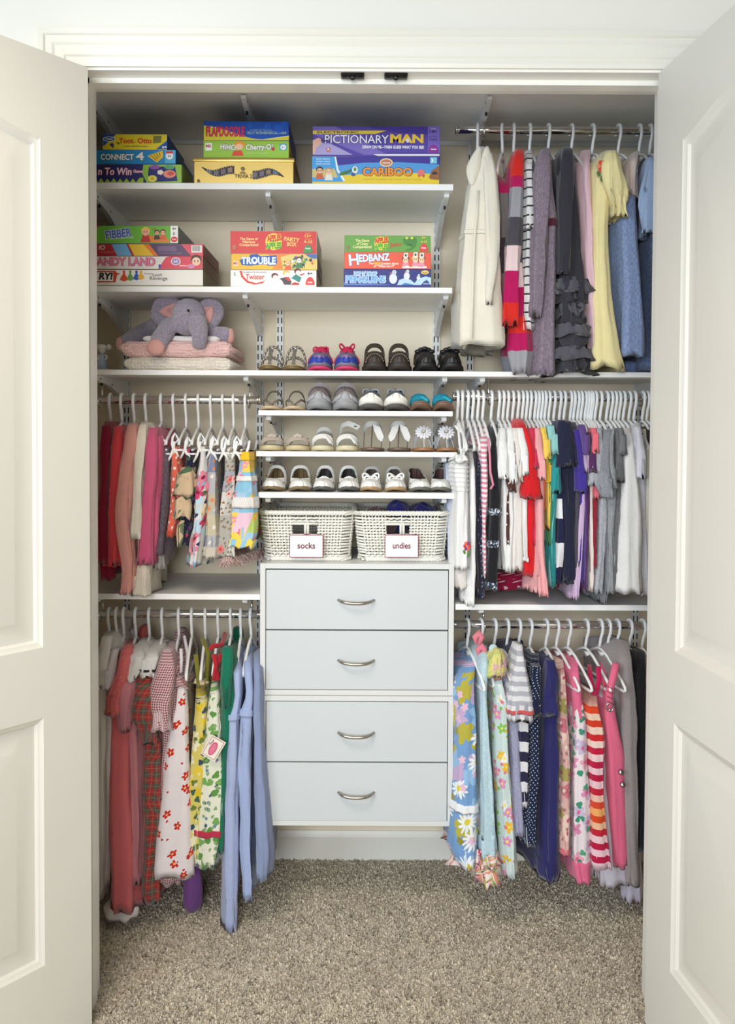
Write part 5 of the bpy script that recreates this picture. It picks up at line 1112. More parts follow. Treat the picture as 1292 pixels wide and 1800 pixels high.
def sack(rows, Yc, hw, hemf=1.1, yaw=0.0, fold=.006, top0=.35, nc=48, nz=24, ht=0.0, gath=None, wr=1.0, hemw=.004, vtop=None, sharp=.52, vwarp=0.0, seed=None, clip=None, grow=0.0):
    """a hanging piece of cloth: a flattened tube. rows give its near edge at real depth; it runs back from there 2*hw deep."""
    SEED[0] += seed is None; r = random.Random((SEED[0] if seed is None else seed)*13 + 5); cy, sy = math.cos(yaw), math.sin(yaw); R = []; n = len(rows)
    for i, q in enumerate(rows):
        f = q[3] if len(q) > 3 else (top0 if i == 0 else lerp(1, hemf, (i-1)/max(1, n-2)))
        h = hw*f; Yn = Yc - h*cy; a = P(q[1], q[0], Yn); b_ = P(q[2], q[0], Yn); R.append(((a.z+b_.z)/2, (a.x+b_.x)/2, b_.x-a.x, h))
    T = [-q[0] for q in R]; X = [q[1] for q in R]; W = [q[2] for q in R]; HH = [q[3] for q in R]
    ph = [r.uniform(0, 6.28) for _ in range(8)]; rings = []; uvs = []; z0 = T[0]; z1 = T[-1]; vt = -vtop if vtop is not None else z0
    so = Vector((r.uniform(0, 50), r.uniform(0, 50), 0))
    va, vb = 0.0, 1.0
    if clip:     # only a band of the same piece of cloth, between two pixel heights, raised by grow
        ys = [q[0] for q in rows]; va, vb = ((pchip(ys, T, c) - z0)/(z1 - z0) for c in clip)
    for k in range(nz + 1):
        v = lerp(va, vb, k/nz); zt_ = lerp(z0, z1, v); xn = pchip(T, X, zt_); w_ = pchip(T, W, zt_)*1.05 + 2*grow; h = pchip(T, HH, zt_) + grow
        A = fold*v**1.2; ring = []; us = []; per = 0; prev = None
        for j in range(nc):
            t = PI + 2*PI*j/nc; ct, st_ = math.cos(t), math.sin(t)
            s = -math.copysign(abs(ct)**sharp, ct); sd = math.copysign(abs(st_)**sharp, st_)
            u = (s + 1)
            dx = A*(math.sin(2.6*u + ph[0]) - math.sin(ph[0]) + .5*(math.sin(5.6*u + ph[1] + v) - math.sin(ph[1] + v)))
            pl = 1 + wr*((.26*v**.7 + .05)*math.sin(6.5*u + ph[2] + .8*math.sin(3*v + ph[3])) + (.13*v**.6 + .04)*math.sin(7*t + ph[4] + 1.2*v) + .07*v**.5*math.sin(15*t + ph[7] + 2.2*v + 1.5*math.sin(4*v + ph[1])))
            if gath and gath[0] < v < gath[1]: pl += .17*math.sin(31*t)
            q = Vector((s*4, zt_*7, sd)) + so
            nz_ = (mnoise.noise(q)*.0055 + mnoise.noise(q*2.7)*.0032)*wr*min(1, v*5 + .25)
            x = xn - u*h*sy + sd*w_/2*(1 - .30*u/2)*pl + dx + nz_
            y = Yc - h*cy + u*h*cy + wr*min(1.0, w_/.05)*(.002 + .0045*v)*max(0.0, -s)**3*math.sin(7.5*sd + ph[6] + 1.6*math.sin(3.2*v + ph[0])) + mnoise.noise(q + Vector((9, 3, 1)))*.004*wr
            z = -zt_ + (hemw*math.sin(4*u + ph[5]) + hemw*.7*math.sin(9*t + ph[6]))*v**4 + ht*u/2*v**2
            p = Vector((x, y, z)); per += (p - prev).length if prev else 0; prev = p; us.append((per, zt_ - vt + vwarp*math.sin(5*u + ph[7]))); ring.append(p)
        rings.append(ring); uvs.append(us)
    c = sum(rings[-1], Vector())/nc
    lip = [Vector((lerp(c.x, p.x, .80) , lerp(c.y, p.y, .97), p.z + min(.022, .4*(z1 - z0)*(vb - va)))) for p in rings[-1]]; lip2 = [Vector((lerp(c.x, p.x, .7), lerp(c.y, p.y, .95), p.z + min(.06, .8*(z1 - z0)*(vb - va)))) for p in rings[-1]]
    rings += [lip, lip2]; uvs += [uvs[-1], uvs[-1]]
    mb = MB(); mb.loft(rings, True, True, False, uvs); return mb
def shirt(name, cat, label, short, rodk, hook, mat, rows, hw=.135, yaw=4.0, hemf=1.12, sl=None, slm=None, hs=.040, fold=.006, hang=True, clip=False, top0=.35, group=None, ht=0.0, parts=None, gath=None, wr=1.0, hemw=.004, dY=0.0, vwarp=0.0, sly=.90, slw=0.0, wide=False):
    """one garment; parts = [(part name, material, rows, hw, y offset as a share of hw, kwargs)]"""
    ya = math.radians(yaw)
    if hang and hook: hanger(rodk, hook, yaw, short, clip, wide or name in ('sundress', 'striped_sundress', 'overalls'))
    mid = rows[len(rows)//2]; Yc = YR + dY
    b0 = P((rows[0][1] + rows[0][2])/2, rows[0][0], Yc)
    t = thing(name, (b0.x, Yc, b0.z), label, cat, group)
    obj('body', sack(rows, Yc, hw, hemf, ya, fold, top0, ht=ht, gath=gath, wr=wr, hemw=hemw, vwarp=vwarp), mat, t)
    SPEC[t.name] = ((rows, Yc, hw, hemf, ya, fold, top0), dict(ht=ht, gath=gath, wr=wr, hemw=hemw), SEED[0])
    if sl:
        q = sl[-1]; sl = list(sl[:-1]) + [(q[0], q[1] - 1.5, q[2] + 1.5)]
        mb = sack(sl, Yc - hw*sly*math.cos(ya), hs, 1.15, ya*.5, fold*.5, .5, 28, 14, hemw=.003, wr=wr, vwarp=slw)
        obj('sleeve', mb, slm or mat, t)
        far = MB(); d = Vector((-2*hw*sly*math.sin(ya), 2*hw*sly*math.cos(ya), 0)); far.v = [v + d for v in mb.v]; far.f = mb.f; far.uv = mb.uv
        obj('sleeve', far, slm or mat, t)
    for pn, pm, pr, ph_, off, kw in (parts or []):
        obj(pn, sack(pr, Yc + off*hw, ph_, kw.get('hemf', 1.05), ya*kw.get('yk', 1), kw.get('fold', fold*.6), kw.get('top0', .8), kw.get('nc', 28), kw.get('nz', 12), hemw=kw.get('hemw', .003), wr=kw.get('wr', 1), gath=kw.get('gath'), vwarp=kw.get('vwarp', 0)), pm, t)
    return t
def band(t, name, pts, r, mat, Y):      # a thin strap or cord through pixel points at depth Y (or a depth per point)
    mb = MB(); mb.tube([P(p[0], p[1], p[2] if len(p) > 2 else Y) for p in pts], r, 8); return obj(name, mb, mat, t)
SPEC = {}
def trim(t, name, mat, y0, y1, grow=.0025, nz=4):     # a band, hem or ribbon lying on a garment's body
    a, k, sd = SPEC[t.name]; return obj(name, sack(*a, nc=48, nz=nz, seed=sd, clip=(y0, y1), grow=grow + .0012, **k), mat, t)
def plain(*c): return cloth('plain', c)
# ============ upper rod: coat and dresses
g = None
IV = plain(238, 232, 216)
t = shirt('coat', 'coat', 'ivory collared coat hanging first on the upper rod', 'the ivory coat', 'ur', 841, IV, [(258, 838, 858), (285, 828, 872), (330, 818, 876), (405, 808, 880), (500, 803, 881), (607, 806, 884)], .15, -6, 1.1, [(268, 846, 866), (310, 850, 874), (400, 853, 880), (480, 850, 876), (520, 850, 868), (537, 853, 866)], None, .036, .010)
trim(t, 'waist_seam', IV, 403, 411, .0022)
for k, (a, c) in enumerate((((842, 262), (828, 325)), ((856, 262), (852, 328)))):
    mb = MB(); Yq = 2.545
    pts = [(a[0] - 5, a[1]), (a[0] + 4, a[1] - 2), (a[0] + (9 if k else 2), (a[1] + c[1])/2), (c[0] + 5, c[1]), (c[0] - 4, c[1] - 4), (c[0] - 8, (a[1] + c[1])/2)]
    rings = []
    for d, s_ in ((.016, 1.0), (.004, 1.0), (-.002, .8), (-.004, .1)):
        cxp = sum(p[0] for p in pts)/6; cyp = sum(p[1] for p in pts)/6
        sm = []
        for i in range(24):
            f = i/4; i0 = int(f) % 6; tt = f - int(f); p0, p1, p2, p3 = (pts[(i0 + j - 1) % 6] for j in range(4))
            cr = lambda q: .5*((2*p1[q]) + (-p0[q] + p2[q])*tt + (2*p0[q] - 5*p1[q] + 4*p2[q] - p3[q])*tt*tt + (-p0[q] + 3*p1[q] - 3*p2[q] + p3[q])*tt**3)
            sm.append(P(cxp + (cr(0) - cxp)*s_, cyp + (cr(1) - cyp)*s_, Yq + d))
        rings.append(sm)
    mb.loft(rings, True, True, True); obj('collar', mb, IV, t)
band(t, 'placket', [(841, 335, 2.542), (838, 380, 2.540), (834, 420, 2.538), (831, 500, 2.534), (829, 595, 2.53)], .004, IV, 2.54)
MAG, RD, GR, CH_, PK = (186, 22, 92), (222, 44, 36), (160, 158, 164), (78, 74, 82), (232, 206, 206)
shirt('sweater', 'sweater', 'dim grey sweater with magenta neckline behind the ivory coat', 'the grey sweater with magenta neckline', 'ur', 885, cloth('bands', .60, [(0, MAG), (.12, (120, 112, 112)), (.34, (66, 54, 60)), (.52, (130, 116, 112)), (.68, (110, 24, 60)), (.86, (190, 40, 40))]), [(312, 872, 886), (330, 872, 898), (420, 874, 905), (500, 878, 905), (575, 882, 905)], .135, -16, 1.05)  # band colours are darkened: the shade between garments is painted in
shirt('sweater_dress', 'dress', 'red and magenta colour block sweater dress on the upper rod', 'the colour block sweater dress', 'ur', 905, cloth('bands', .73, [(0, RD), (.10, MAG), (.2, GR), (.36, CH_), (.5, PK), (.6, MAG), (.72, RD), (.79, MAG), (.865, GR)]), [(266, 900, 918), (300, 892, 924), (400, 890, 925), (560, 896, 930), (610, 896, 934), (658, 904, 926)], .135, -3, 1.05,
    [(262, 905, 922), (290, 899, 922), (370, 896, 920), (450, 888, 916), (520, 882, 915), (574, 882, 914)], cloth('bands', .56, [(0, RD), (.15, MAG), (.21, GR), (.37, CH_), (.52, PK), (.66, MAG), (.83, RD)]), .034)
shirt('striped_dress', 'dress', 'white dress with thin black stripes on the upper rod', 'the thin striped dress', 'ur', 933, cloth('stripe', .0275, [(0, (226, 224, 222)), (.82, (40, 40, 48))]), [(264, 924, 936), (285, 922, 938), (380, 921, 940), (450, 918, 938), (530, 914, 938), (578, 913, 942)], .13, 2, 1.05, [(285, 922, 936), (330, 924, 938), (400, 926, 939)], None, .03, vwarp=.003)
MV = cloth('heather', (122, 108, 122), (150, 134, 148))
t = shirt('woven_dress', 'dress', 'mauve woven dress with plum belt on the upper rod', 'the mauve belted dress', 'ur', 966, MV, [(260, 955, 970), (285, 946, 976), (330, 950, 978), (385, 962, 983), (450, 958, 984), (550, 946, 984), (659, 941, 983)], .145, 5, 1.1, [(262, 952, 968), (300, 940, 972), (400, 938, 966), (480, 936, 962), (530, 936, 958), (556, 938, 952)], None, .04, .010)
trim(t, 'belt', plain(84, 36, 52), 384, 397, .003)
BK = plain(56, 54, 62)
t = shirt('ruffled_dress', 'dress', 'charcoal dress with tiers of dark ruffles on the upper rod', 'the charcoal ruffled dress', 'ur', 1007, BK, [(258, 990, 1006), (285, 976, 1014), (340, 984, 1018), (420, 992, 1026), (490, 984, 1036), (655, 984, 1040)], .14, 6, 1.1, [(260, 990, 1008), (300, 986, 1012), (400, 986, 1006), (450, 984, 1004), (482, 985, 1000)], None, .04, .008)
for i in range(8):
    y = 486 + i*20.5; obj('ruffle', sack([(y, 988 - i*.3, 1030 + i*1.2), (y + 8, 985, 1035 + i*.9), (y + 26, 983 - (i % 2), 1038 + i*.8)], YR, .148 + .002*i, 1.06, math.radians(6), .006, .98, 44, 5, hemw=.008, wr=2.2, gath=(.2, 1.1)), plain(*((92, 90, 98) if i % 2 == 0 else (62, 60, 68))), t)
shirt('dress', 'dress', 'rose pink sleeveless dress on the upper rod', 'the rose pink sleeveless dress', 'ur', 1044, plain(232, 194, 202), [(263, 1024, 1040), (300, 1022, 1042), (360, 1026, 1044), (430, 1028, 1046), (520, 1034, 1050), (620, 1040, 1056)], .135, 9, 1.1, fold=.010)
YL = plain(240, 226, 168)
t = shirt('puff_sleeve_dress', 'dress', 'pale yellow puff sleeve dress with embroidered flower', 'the pale yellow dress', 'ur', 1090, YL, [(264, 1062, 1084), (295, 1044, 1086), (330, 1044, 1082), (400, 1044, 1076), (500, 1046, 1080), (590, 1050, 1090), (650, 1044, 1102)], .145, 10, 1.15, None, None, .05, .012, hemw=.008)
obj('sleeve', sack([(264, 1068, 1086), (285, 1066, 1094), (320, 1068, 1101), (352, 1076, 1100), (366, 1084, 1094), (378, 1078, 1100)], YR - .13, .05, 1.0, .1, .004, .6, 36, 16, gath=(.6, 1.1), wr=1.6), YL, t)
obj('sleeve', sack([(268, 1068, 1086), (285, 1066, 1094), (330, 1070, 1098), (378, 1078, 1098)], YR + .12, .05, 1.0, .1, .004, .6, 28, 12, wr=1.6), YL, t)
def flower_patch(t, px, py, Y, k, cols, leaf):
    for i in range(6):
        mb = MB(); a = 2*PI*i/6; c = P(px + k*.55*math.cos(a), py + k*.75*math.sin(a), Y); mb.ell(c, (k*.42*Y/F, .0025, k*.5*Y/F), None, 10, 6); obj('embroidered_petal', mb, plain(*cols[i % len(cols)]), t)
    for sx, dy in ((-.8, 1.5), (.5, 1.9), (0, 2.4)):
        mb = MB(); c = P(px + k*sx*.8, py + k*dy, Y); mb.ell(c, (k*.34*Y/F, .002, k*.6*Y/F), Matrix.Rotation(.5*sx, 3, 'Y'), 8, 6); obj('embroidered_leaf', mb, plain(*leaf), t)
flower_patch(t, 1058, 292, 2.536, 9, [(214, 84, 62), (236, 140, 100)], (96, 120, 70))
t = shirt('pinafore_dress', 'dress', 'blue chambray dress with cream bodice on the upper rod', 'the chambray dress', 'ur', 1127, cloth('heather', (118, 136, 178), (150, 168, 206)), [(340, 1094, 1124), (360, 1090, 1126), (420, 1090, 1130), (500, 1094, 1134), (624, 1098, 1136)], .14, 6, 1.1, fold=.012, top0=.9,
    parts=[('bodice', plain(226, 208, 198), [(266, 1114, 1126), (285, 1106, 1128), (342, 1100, 1126)], .135, 0, dict(hemf=1.0, top0=.4, nc=36))])
LB = plain(166, 188, 222)
t = shirt('puff_sleeve_dress', 'dress', 'blue denim dress with pale blue puff sleeve last on the upper rod', 'the puff sleeve denim dress', 'ur', 1146, cloth('heather', (88, 104, 138), (112, 128, 160)), [(270, 1142, 1156), (300, 1138, 1170), (400, 1138, 1172), (560, 1136, 1176), (650, 1132, 1180)], .12, 4, 1.1, dY=.03)
obj('sleeve', sack([(276, 1138, 1156), (310, 1134, 1164), (370, 1130, 1166), (398, 1133, 1160), (408, 1130, 1162)], YR - .12, .045, 1.0, 0, .004, .6, 30, 14, gath=(.7, 1.1), wr=1.6), LB, t)
obj('sleeve', sack([(276, 1138, 1156), (310, 1134, 1164), (370, 1130, 1166), (408, 1130, 1162)], YR + .11, .045, 1.0, 0, .004, .6, 24, 10, wr=1.6), LB, t)
t = folded('folded_denim', 1100, 1150, 634, 651, 2.645, .2, 1, (110, 130, 170), 'blue denim folded on shelf under the chambray dress', ZM, .004, 11, 'clothing', cloth('heather', (96, 116, 160), (126, 146, 190)))
# ============ middle rod beside the door jamb: cardigans, then clipped skirts
shirt('cardigan', 'cardigan', 'dark crimson cardigan nearest the door jamb', 'the dark crimson cardigan', 'ml', 191, plain(140, 24, 52), [(741, 181, 200), (768, 177, 203), (850, 176, 200), (930, 176, 200), (1018, 176, 200)], .15, 3, 1.08, [(748, 178, 196), (800, 174, 192), (900, 172, 188), (990, 172, 188)], None, .035)
shirt('sweater', 'sweater', 'coral red sweater between crimson and blush cardigans', 'the coral red sweater', 'ml', 211, plain(212, 68, 74), [(748, 203, 216), (772, 196, 220), (850, 192, 218), (930, 188, 212), (998, 184, 210)], .15, 3, 1.08, [(750, 200, 213), (790, 194, 212), (870, 189, 209), (950, 185, 207), (997, 183, 206)], None, .036)
BL = plain(220, 156, 144)
shirt('cardigan', 'cardigan', 'blush pink cardigan with long sleeve reaching past the shelf', 'the blush pink cardigan', 'ml', 233, BL, [(744, 226, 242), (770, 218, 246), (850, 214, 246), (930, 212, 244), (1000, 212, 240)], .15, 2, 1.08, [(746, 224, 240), (775, 216, 241), (840, 205, 234), (905, 198, 231), (970, 206, 234), (1000, 213, 236), (1020, 213, 235), (1046, 209, 233)], None, .042)
CRM = plain(232, 222, 204)
t = shirt('ribbed_dress', 'dress', 'cream sweater dress with ribbed hem behind blush cardigan', 'the cream sweater dress', 'ml', 254, CRM, [(742, 246, 262), (765, 236, 270), (850, 230, 262), (930, 234, 264), (995, 236, 264)], .15, 2, 1.08, [(746, 244, 258), (780, 236, 258), (860, 230, 252), (950, 232, 252)], None, .036,
    parts=[('ribbed_hem', cloth('stripe', .007, [(0, (232, 222, 204)), (.7, (196, 184, 164))], 0), [(994, 236, 264), (1010, 234, 264), (1050, 224, 261)], .152, -.15, dict(top0=.97, hemf=1.0, nc=44))])
shirt('sweater', 'sweater', 'bright pink sweater beside the cream dress', 'the bright pink sweater', 'ml', 281, plain(210, 92, 128), [(750, 262, 280), (772, 256, 286), (850, 252, 284), (930, 246, 278), (994, 240, 272)], .15, 3, 1.08, [(752, 260, 275), (790, 254, 277), (860, 250, 272), (940, 245, 266), (994, 240, 266)], None, .038)
def skirt(label, short, hook, mat, rows, parts=None, name='skirt', **k):
    return shirt(name, 'skirt', label, short, 'ml', hook, mat, rows, k.pop('hw', .125), k.pop('yaw', 2), k.pop('hemf', 1.15), None, None, clip=True, top0=.93, parts=parts, **k)
t = skirt('dark plum heathered skirt clipped beside the pink sweater', 'the dark plum skirt', 303, cloth('heather', (84, 74, 86), (114, 102, 112)), [(786, 281, 297), (810, 276, 298), (880, 270, 298), (940, 263, 294), (976, 260, 290)])
shirt('petticoat', 'skirt', 'pale grey ruffle showing under the dark plum skirt', '', 'ml', None, plain(186, 180, 174), [(930, 270, 290), (975, 270, 288), (1000, 268, 290)], .12, 2, 1.1, hang=False, top0=.9, dY=.02, gath=(.4, 1.1))
t = skirt('coral trousers with white polka dots on clip hanger', 'the coral polka dot trousers', 325, cloth('dots', (236, 110, 86), (244, 232, 224), 30.0, .20), [(785, 301, 315), (830, 299, 318), (880, 296, 318), (930, 291, 310), (945, 290, 308)], name='trousers', hemf=1.0)
trim(t, 'cuff', plain(200, 84, 66), 934, 944.5, .002)
NV = cloth('floral', (36, 32, 60), [(34.0, [(200, 70, 110), (120, 80, 140)], 5, .30, None, .5), (40.0, [(70, 100, 80)], 3, .28, None, .5)])
TN = cloth('floral', (216, 190, 156), [(16.0, [(90, 116, 80), (110, 128, 96)], 3, .40, None, .55), (22.0, [(170, 90, 130)], 5, .22, None, .3)])
t = skirt('navy flowered skirt with tan ruffle tiers', 'the navy skirt with tan ruffles', 347, NV, [(790, 326, 341), (815, 324, 342), (870, 322, 344), (920, 316, 338), (962, 310, 334)])
obj('ruffle', sack([(822, 318, 339), (835, 310, 341), (868, 302, 342)], YR - .02, .128, 1.06, math.radians(2), .008, .97, 44, 7, hemw=.009, gath=(.2, 1.1), wr=1.5), TN, t)
obj('ruffle', sack([(868, 314, 336), (885, 310, 336), (915, 300, 334)], YR - .02, .130, 1.06, math.radians(2), .008, .97, 44, 7, hemw=.009, gath=(.2, 1.1), wr=1.5), TN, t)
obj('ruffle', sack([(915, 316, 324), (930, 312, 322), (962, 308, 319)], YR - .10, .05, 1.06, math.radians(2), .006, .97, 30, 6, hemw=.006, wr=1.5), TN, t)
RS = cloth('floral', (226, 222, 220), [(13.0, [(196, 222, 236), (150, 196, 222), (232, 228, 220)], 3, .62, None, .7), (17.0, [(214, 74, 122), (230, 140, 160), (206, 60, 100)], 5, .42, (150, 30, 70), .7), (26.0, [(80, 120, 70), (50, 50, 90)], 3, .24, None, .5)])
t = skirt('long white and blue skirt with big pink roses', 'the big pink rose skirt', 369, RS, [(785, 350, 363), (812, 347, 364), (850, 342, 364), (890, 339, 362), (920, 336, 361), (960, 327, 358), (998, 322, 354)], hw=.128, hemf=1.25, gath=(.6, 1.1))
obj('ruffle', sack([(846, 341, 365), (855, 339, 367), (866, 338, 366)], YR, .134, 1.0, math.radians(2), .004, .98, 40, 3, hemw=.006, wr=1.6), plain(226, 134, 158), t); obj('ruffle', sack([(884, 338, 363), (892, 336, 365), (902, 337, 364)], YR, .136, 1.0, math.radians(2), .004, .98, 40, 3, hemw=.006, wr=1.6), plain(236, 208, 170), t)
GB = cloth('patch', [(150, 152, 168), (196, 186, 166), (128, 142, 176), (186, 186, 190), (206, 196, 170)], .06, .065, [(40.0, [(226, 140, 90), (240, 232, 220)], 5, .30, None, .5)])
t = skirt('grey and slate blue patchwork skirt', 'the slate blue patchwork skirt', 390, GB, [(793, 365, 381), (850, 364, 380), (900, 360, 382), (940, 358, 384), (984, 357, 383)], fold=.012)
trim(t, 'hem_tier', plain(208, 200, 184), 964, 983.5, .003)
GF = cloth('patch', [(196, 192, 186), (170, 170, 180), (216, 210, 204), (180, 176, 168)], .05, .07, [(70.0, [(130, 126, 100), (150, 120, 90)], 3, .34, None, .8), (24.0, [(226, 120, 116), (236, 190, 180)], 5, .34, (190, 60, 70), .35)])
t = skirt('pale grey floral skirt with shaggy pink hem', 'the pale grey floral skirt', 409, GF, [(785, 396, 413), (830, 392, 413), (880, 388, 412), (930, 386, 412), (980, 384, 414)], fold=.012, hw=.128)
tf = MB(); rr = random.Random(8)
for i in range(900):
    a = rr.uniform(0, 2*PI); y = YR - .15*math.cos(a); c = P(399, 985, 2.56); x = c.x + .028*math.sin(a) + (.09*(1 - math.cos(a))/2 if math.sin(a) > 0 else .02*(1 - math.cos(a))/2); z = c.z + rr.uniform(-.004, .012)
    d = Vector((rr.uniform(-.02, .02), rr.uniform(-.02, .02), rr.uniform(-.024, -.008))); tf.tube([Vector((x, y, z)), Vector((x, y, z)) + d], [.0022, .0010], 4)
tag(obj('shaggy_fringe', tf, cloth('floral', (206, 176, 170), [(90.0, [(240, 226, 214), (150, 110, 110), (226, 150, 140)], 5, .5, None, .9)]), t), kind='stuff')
PY = cloth('patch', [(250, 206, 60), (142, 196, 222), (186, 206, 110), (168, 200, 226), (236, 200, 214), (246, 214, 90)], .055, .062, [(26.0, [(226, 110, 150), (240, 150, 170), (240, 180, 60)], 5, .34, (250, 220, 90), .6)])
t = skirt('yellow and sky blue patchwork skirt beside the shoes', 'the yellow patchwork skirt', 430, PY, [(794, 420, 442), (815, 419, 444), (850, 415, 448), (890, 411, 450), (930, 409, 452), (963, 410, 446)], hw=.128, hemf=1.2, fold=.012, hemw=.008)
trim(t, 'waistband', plain(244, 196, 46), 794, 810, .002)
trim(t, 'lace_band', plain(238, 234, 226), 837, 846, .002)
trim(t, 'lace_band', cloth('dots', (236, 232, 226), (200, 190, 190), 110.0, .2), 874, 894, .002)
trim(t, 'hem_ruffle', cloth('patch', [(236, 150, 190), (150, 200, 224), (246, 214, 90)], .02, .1, []), 950, 962.5, .004)
# ============ middle rod across from it: the crowded row of tops
WT = plain(238, 237, 236)
def top(cat, label, short, hook, mat, rows, sl=None, **k):
    nm = {'t-shirt': 'tee_shirt', 'tank top': 'tank_top'}.get(cat, cat.replace(' ', '_')); k.setdefault('yaw', 4); k.setdefault('hw', .13)
    return shirt(nm, cat, label, short, 'mr', hook, mat, rows, sl=sl, **k)
t = top('sundress', 'white smocked sundress with embroidered rose beside the baskets', 'the white smocked sundress', 805, WT, [(800, 806, 818), (822, 797, 827), (870, 801, 826), (930, 799, 827), (1004, 798, 828)], top0=.6, fold=.009, gath=(0, .3), hw=.135)
SM = MB()
for i in range(7): trim(t, 'smocking_ridge', WT, 812 + i*8, 815.5 + i*8, .0016)
for pts in ([(805, 744), (808, 780), (812, 802)], [(806, 744), (818, 775), (815, 802)], [(800, 748), (804, 754), (812, 760)]): band(t, 'shoulder_strap', [(p[0], p[1], 2.62 - .0005*(p[1] - 744)) for p in pts], .004, WT, 2.6)
obj('frill', sack([(799, 808, 817), (805, 801, 822), (813, 797, 825)], YR - .01, .128, 1.0, .07, .004, .9, 40, 4, gath=(.1, 1.1), wr=1.8, hemw=.006), WT, t)
flower_patch(t, 821, 960, 2.553, 7, [(222, 70, 70), (240, 110, 90), (150, 70, 120)], (90, 140, 60))
obj('slip', sack([(1002, 800, 827), (1012, 799, 827), (1040, 806, 830)], YR + .01, .13, 1.0, .07, .006, .95, 34, 5, hemw=.01), plain(224, 218, 212), t)
t = top('blouse', 'light blue ruffled blouse peeking behind white sundress', 'the light blue ruffled blouse', 814, plain(206, 214, 234), [(800, 792, 806), (815, 786, 812), (860, 786, 812), (930, 794, 812), (990, 797, 816)], dY=.06, hw=.10, gath=(0, 1.1), wr=1.8, yaw=-3)
top('camisole', 'long white camisole beside the smocked sundress', 'the long white camisole', 823, WT, [(790, 827, 833), (830, 827, 837), (900, 828, 838), (980, 827, 839), (1065, 824, 838)])
top('tunic', 'black tunic between white camisole and glitter top', 'the black tunic', 832, plain(34, 30, 40), [(782, 834, 841), (820, 833, 844), (920, 836, 845), (1045, 838, 846)])
top('glitter_top', 'navy top with glittering squiggles between black tunic and pink stripes', 'the navy glitter top', 841, cloth('floral', (34, 36, 64), [(90.0, [(120, 150, 160), (150, 140, 170)], 3, .30, None, .6)]), [(780, 838, 846), (830, 836, 848), (930, 838, 848), (1055, 842, 854)])
t = top('tank top', 'pink and white striped tank top', 'the pink striped tank top', 850, cloth('stripe', .0155, [(0, (240, 234, 236)), (.5, (222, 142, 164))]), [(752, 846, 857), (785, 844, 861), (850, 845, 864), (930, 846, 859), (1016, 848, 857)], vwarp=.004)
PT = plain(226, 140, 164); band(t, 'armhole_trim', [(858, 770, 2.56), (861, 800, 2.56), (862, 830, 2.555), (867, 852, 2.55), (862, 860, 2.55)], .0035, PT, 2.56)
t = top('dress', 'black dress with silver sequin bands among the tops', 'the black sequin dress', 865, plain(32, 32, 36), [(750, 862, 874), (790, 861, 878), (835, 860, 880), (880, 858, 884), (940, 857, 884), (1036, 853, 880)], hemf=1.2, gath=(.3, 1.1))
SQ = cloth('floral', (70, 76, 88), [(150.0, [(230, 236, 246), (160, 190, 220), (40, 40, 50)], 5, .5, None, .9)]); 
for y in (894, 950, 1022): trim(t, 'sequin_band', SQ, y, y + 12, .002)
top('t-shirt', 'white t-shirt with black stitching on its cuff', 'the white tee with stitched cuff', 878, WT, [(752, 880, 892), (790, 878, 898), (850, 882, 898), (930, 880, 900), (1003, 883, 902)], [(752, 880, 890), (785, 877, 893), (820, 877, 893), (843, 880, 891)])
top('t-shirt', 'brown t-shirt with sleeve peeking among white tees', 'the brown tee', 886, cloth('dots', (82, 50, 44), (220, 206, 196), 28.0, .14), [(760, 888, 896), (800, 888, 900), (900, 887, 898), (960, 888, 896)], [(838, 890, 898), (850, 892, 904), (866, 897, 907)])
top('t-shirt', 'white t-shirt with ruffled sleeve next to the brown sleeve', 'the white tee with ruffled sleeve', 894, WT, [(750, 890, 904), (790, 890, 912), (850, 893, 910), (930, 886, 912), (1005, 885, 910)], [(752, 890, 903), (790, 888, 909), (825, 890, 908), (852, 897, 908)], wr=1.6)
top('t-shirt', 'off-white t-shirt between two whiter tees', 'the off-white tee', 903, plain(232, 226, 220), [(750, 900, 912), (790, 902, 920), (850, 904, 918), (930, 900, 920), (1003, 900, 922)], [(752, 900, 913), (790, 902, 918), (822, 906, 920), (845, 912, 920)])
t = top('blouse', 'white blouse with rolled hem beside the red tee', 'the white blouse with rolled hem', 912, WT, [(750, 908, 922), (785, 910, 930), (840, 912, 930), (920, 914, 930), (988, 918, 930)], [(752, 908, 924), (790, 912, 931), (820, 917, 932), (838, 921, 930)])
trim(t, 'rolled_hem', WT, 980, 987.5, .003)
t = top('hooded_top', 'bright red top with high collar and wide open sleeve', 'the bright red top', 920, plain(216, 30, 38), [(736, 906, 922), (752, 910, 930), (790, 924, 940), (850, 928, 944), (940, 922, 946), (1012, 922, 944)], [(752, 916, 928), (790, 924, 940), (840, 924, 946), (862, 920, 950), (876, 924, 953)], hs=.045)
top('t-shirt', 'raspberry t-shirt beside the bright red top', 'the raspberry tee', 927, plain(206, 56, 86), [(752, 930, 942), (790, 934, 948), (850, 938, 950), (960, 938, 950)], [(752, 930, 942), (790, 935, 946), (825, 938, 950)])
top('dress', 'long pale pink dress in the crowded row of tops', 'the long pale pink dress', 934, plain(240, 170, 172), [(752, 938, 950), (790, 940, 955), (850, 942, 958), (900, 942, 958), (960, 944, 962), (1048, 940, 974)], [(752, 938, 949), (790, 941, 955), (820, 948, 960), (844, 950, 961)], hemf=1.5, fold=.012)
top('t-shirt', 'orange red t-shirt seen as thin sliver before the yellow tee', 'the orange red tee', 942, plain(222, 92, 56), [(752, 946, 955), (790, 950, 958), (900, 952, 960)])
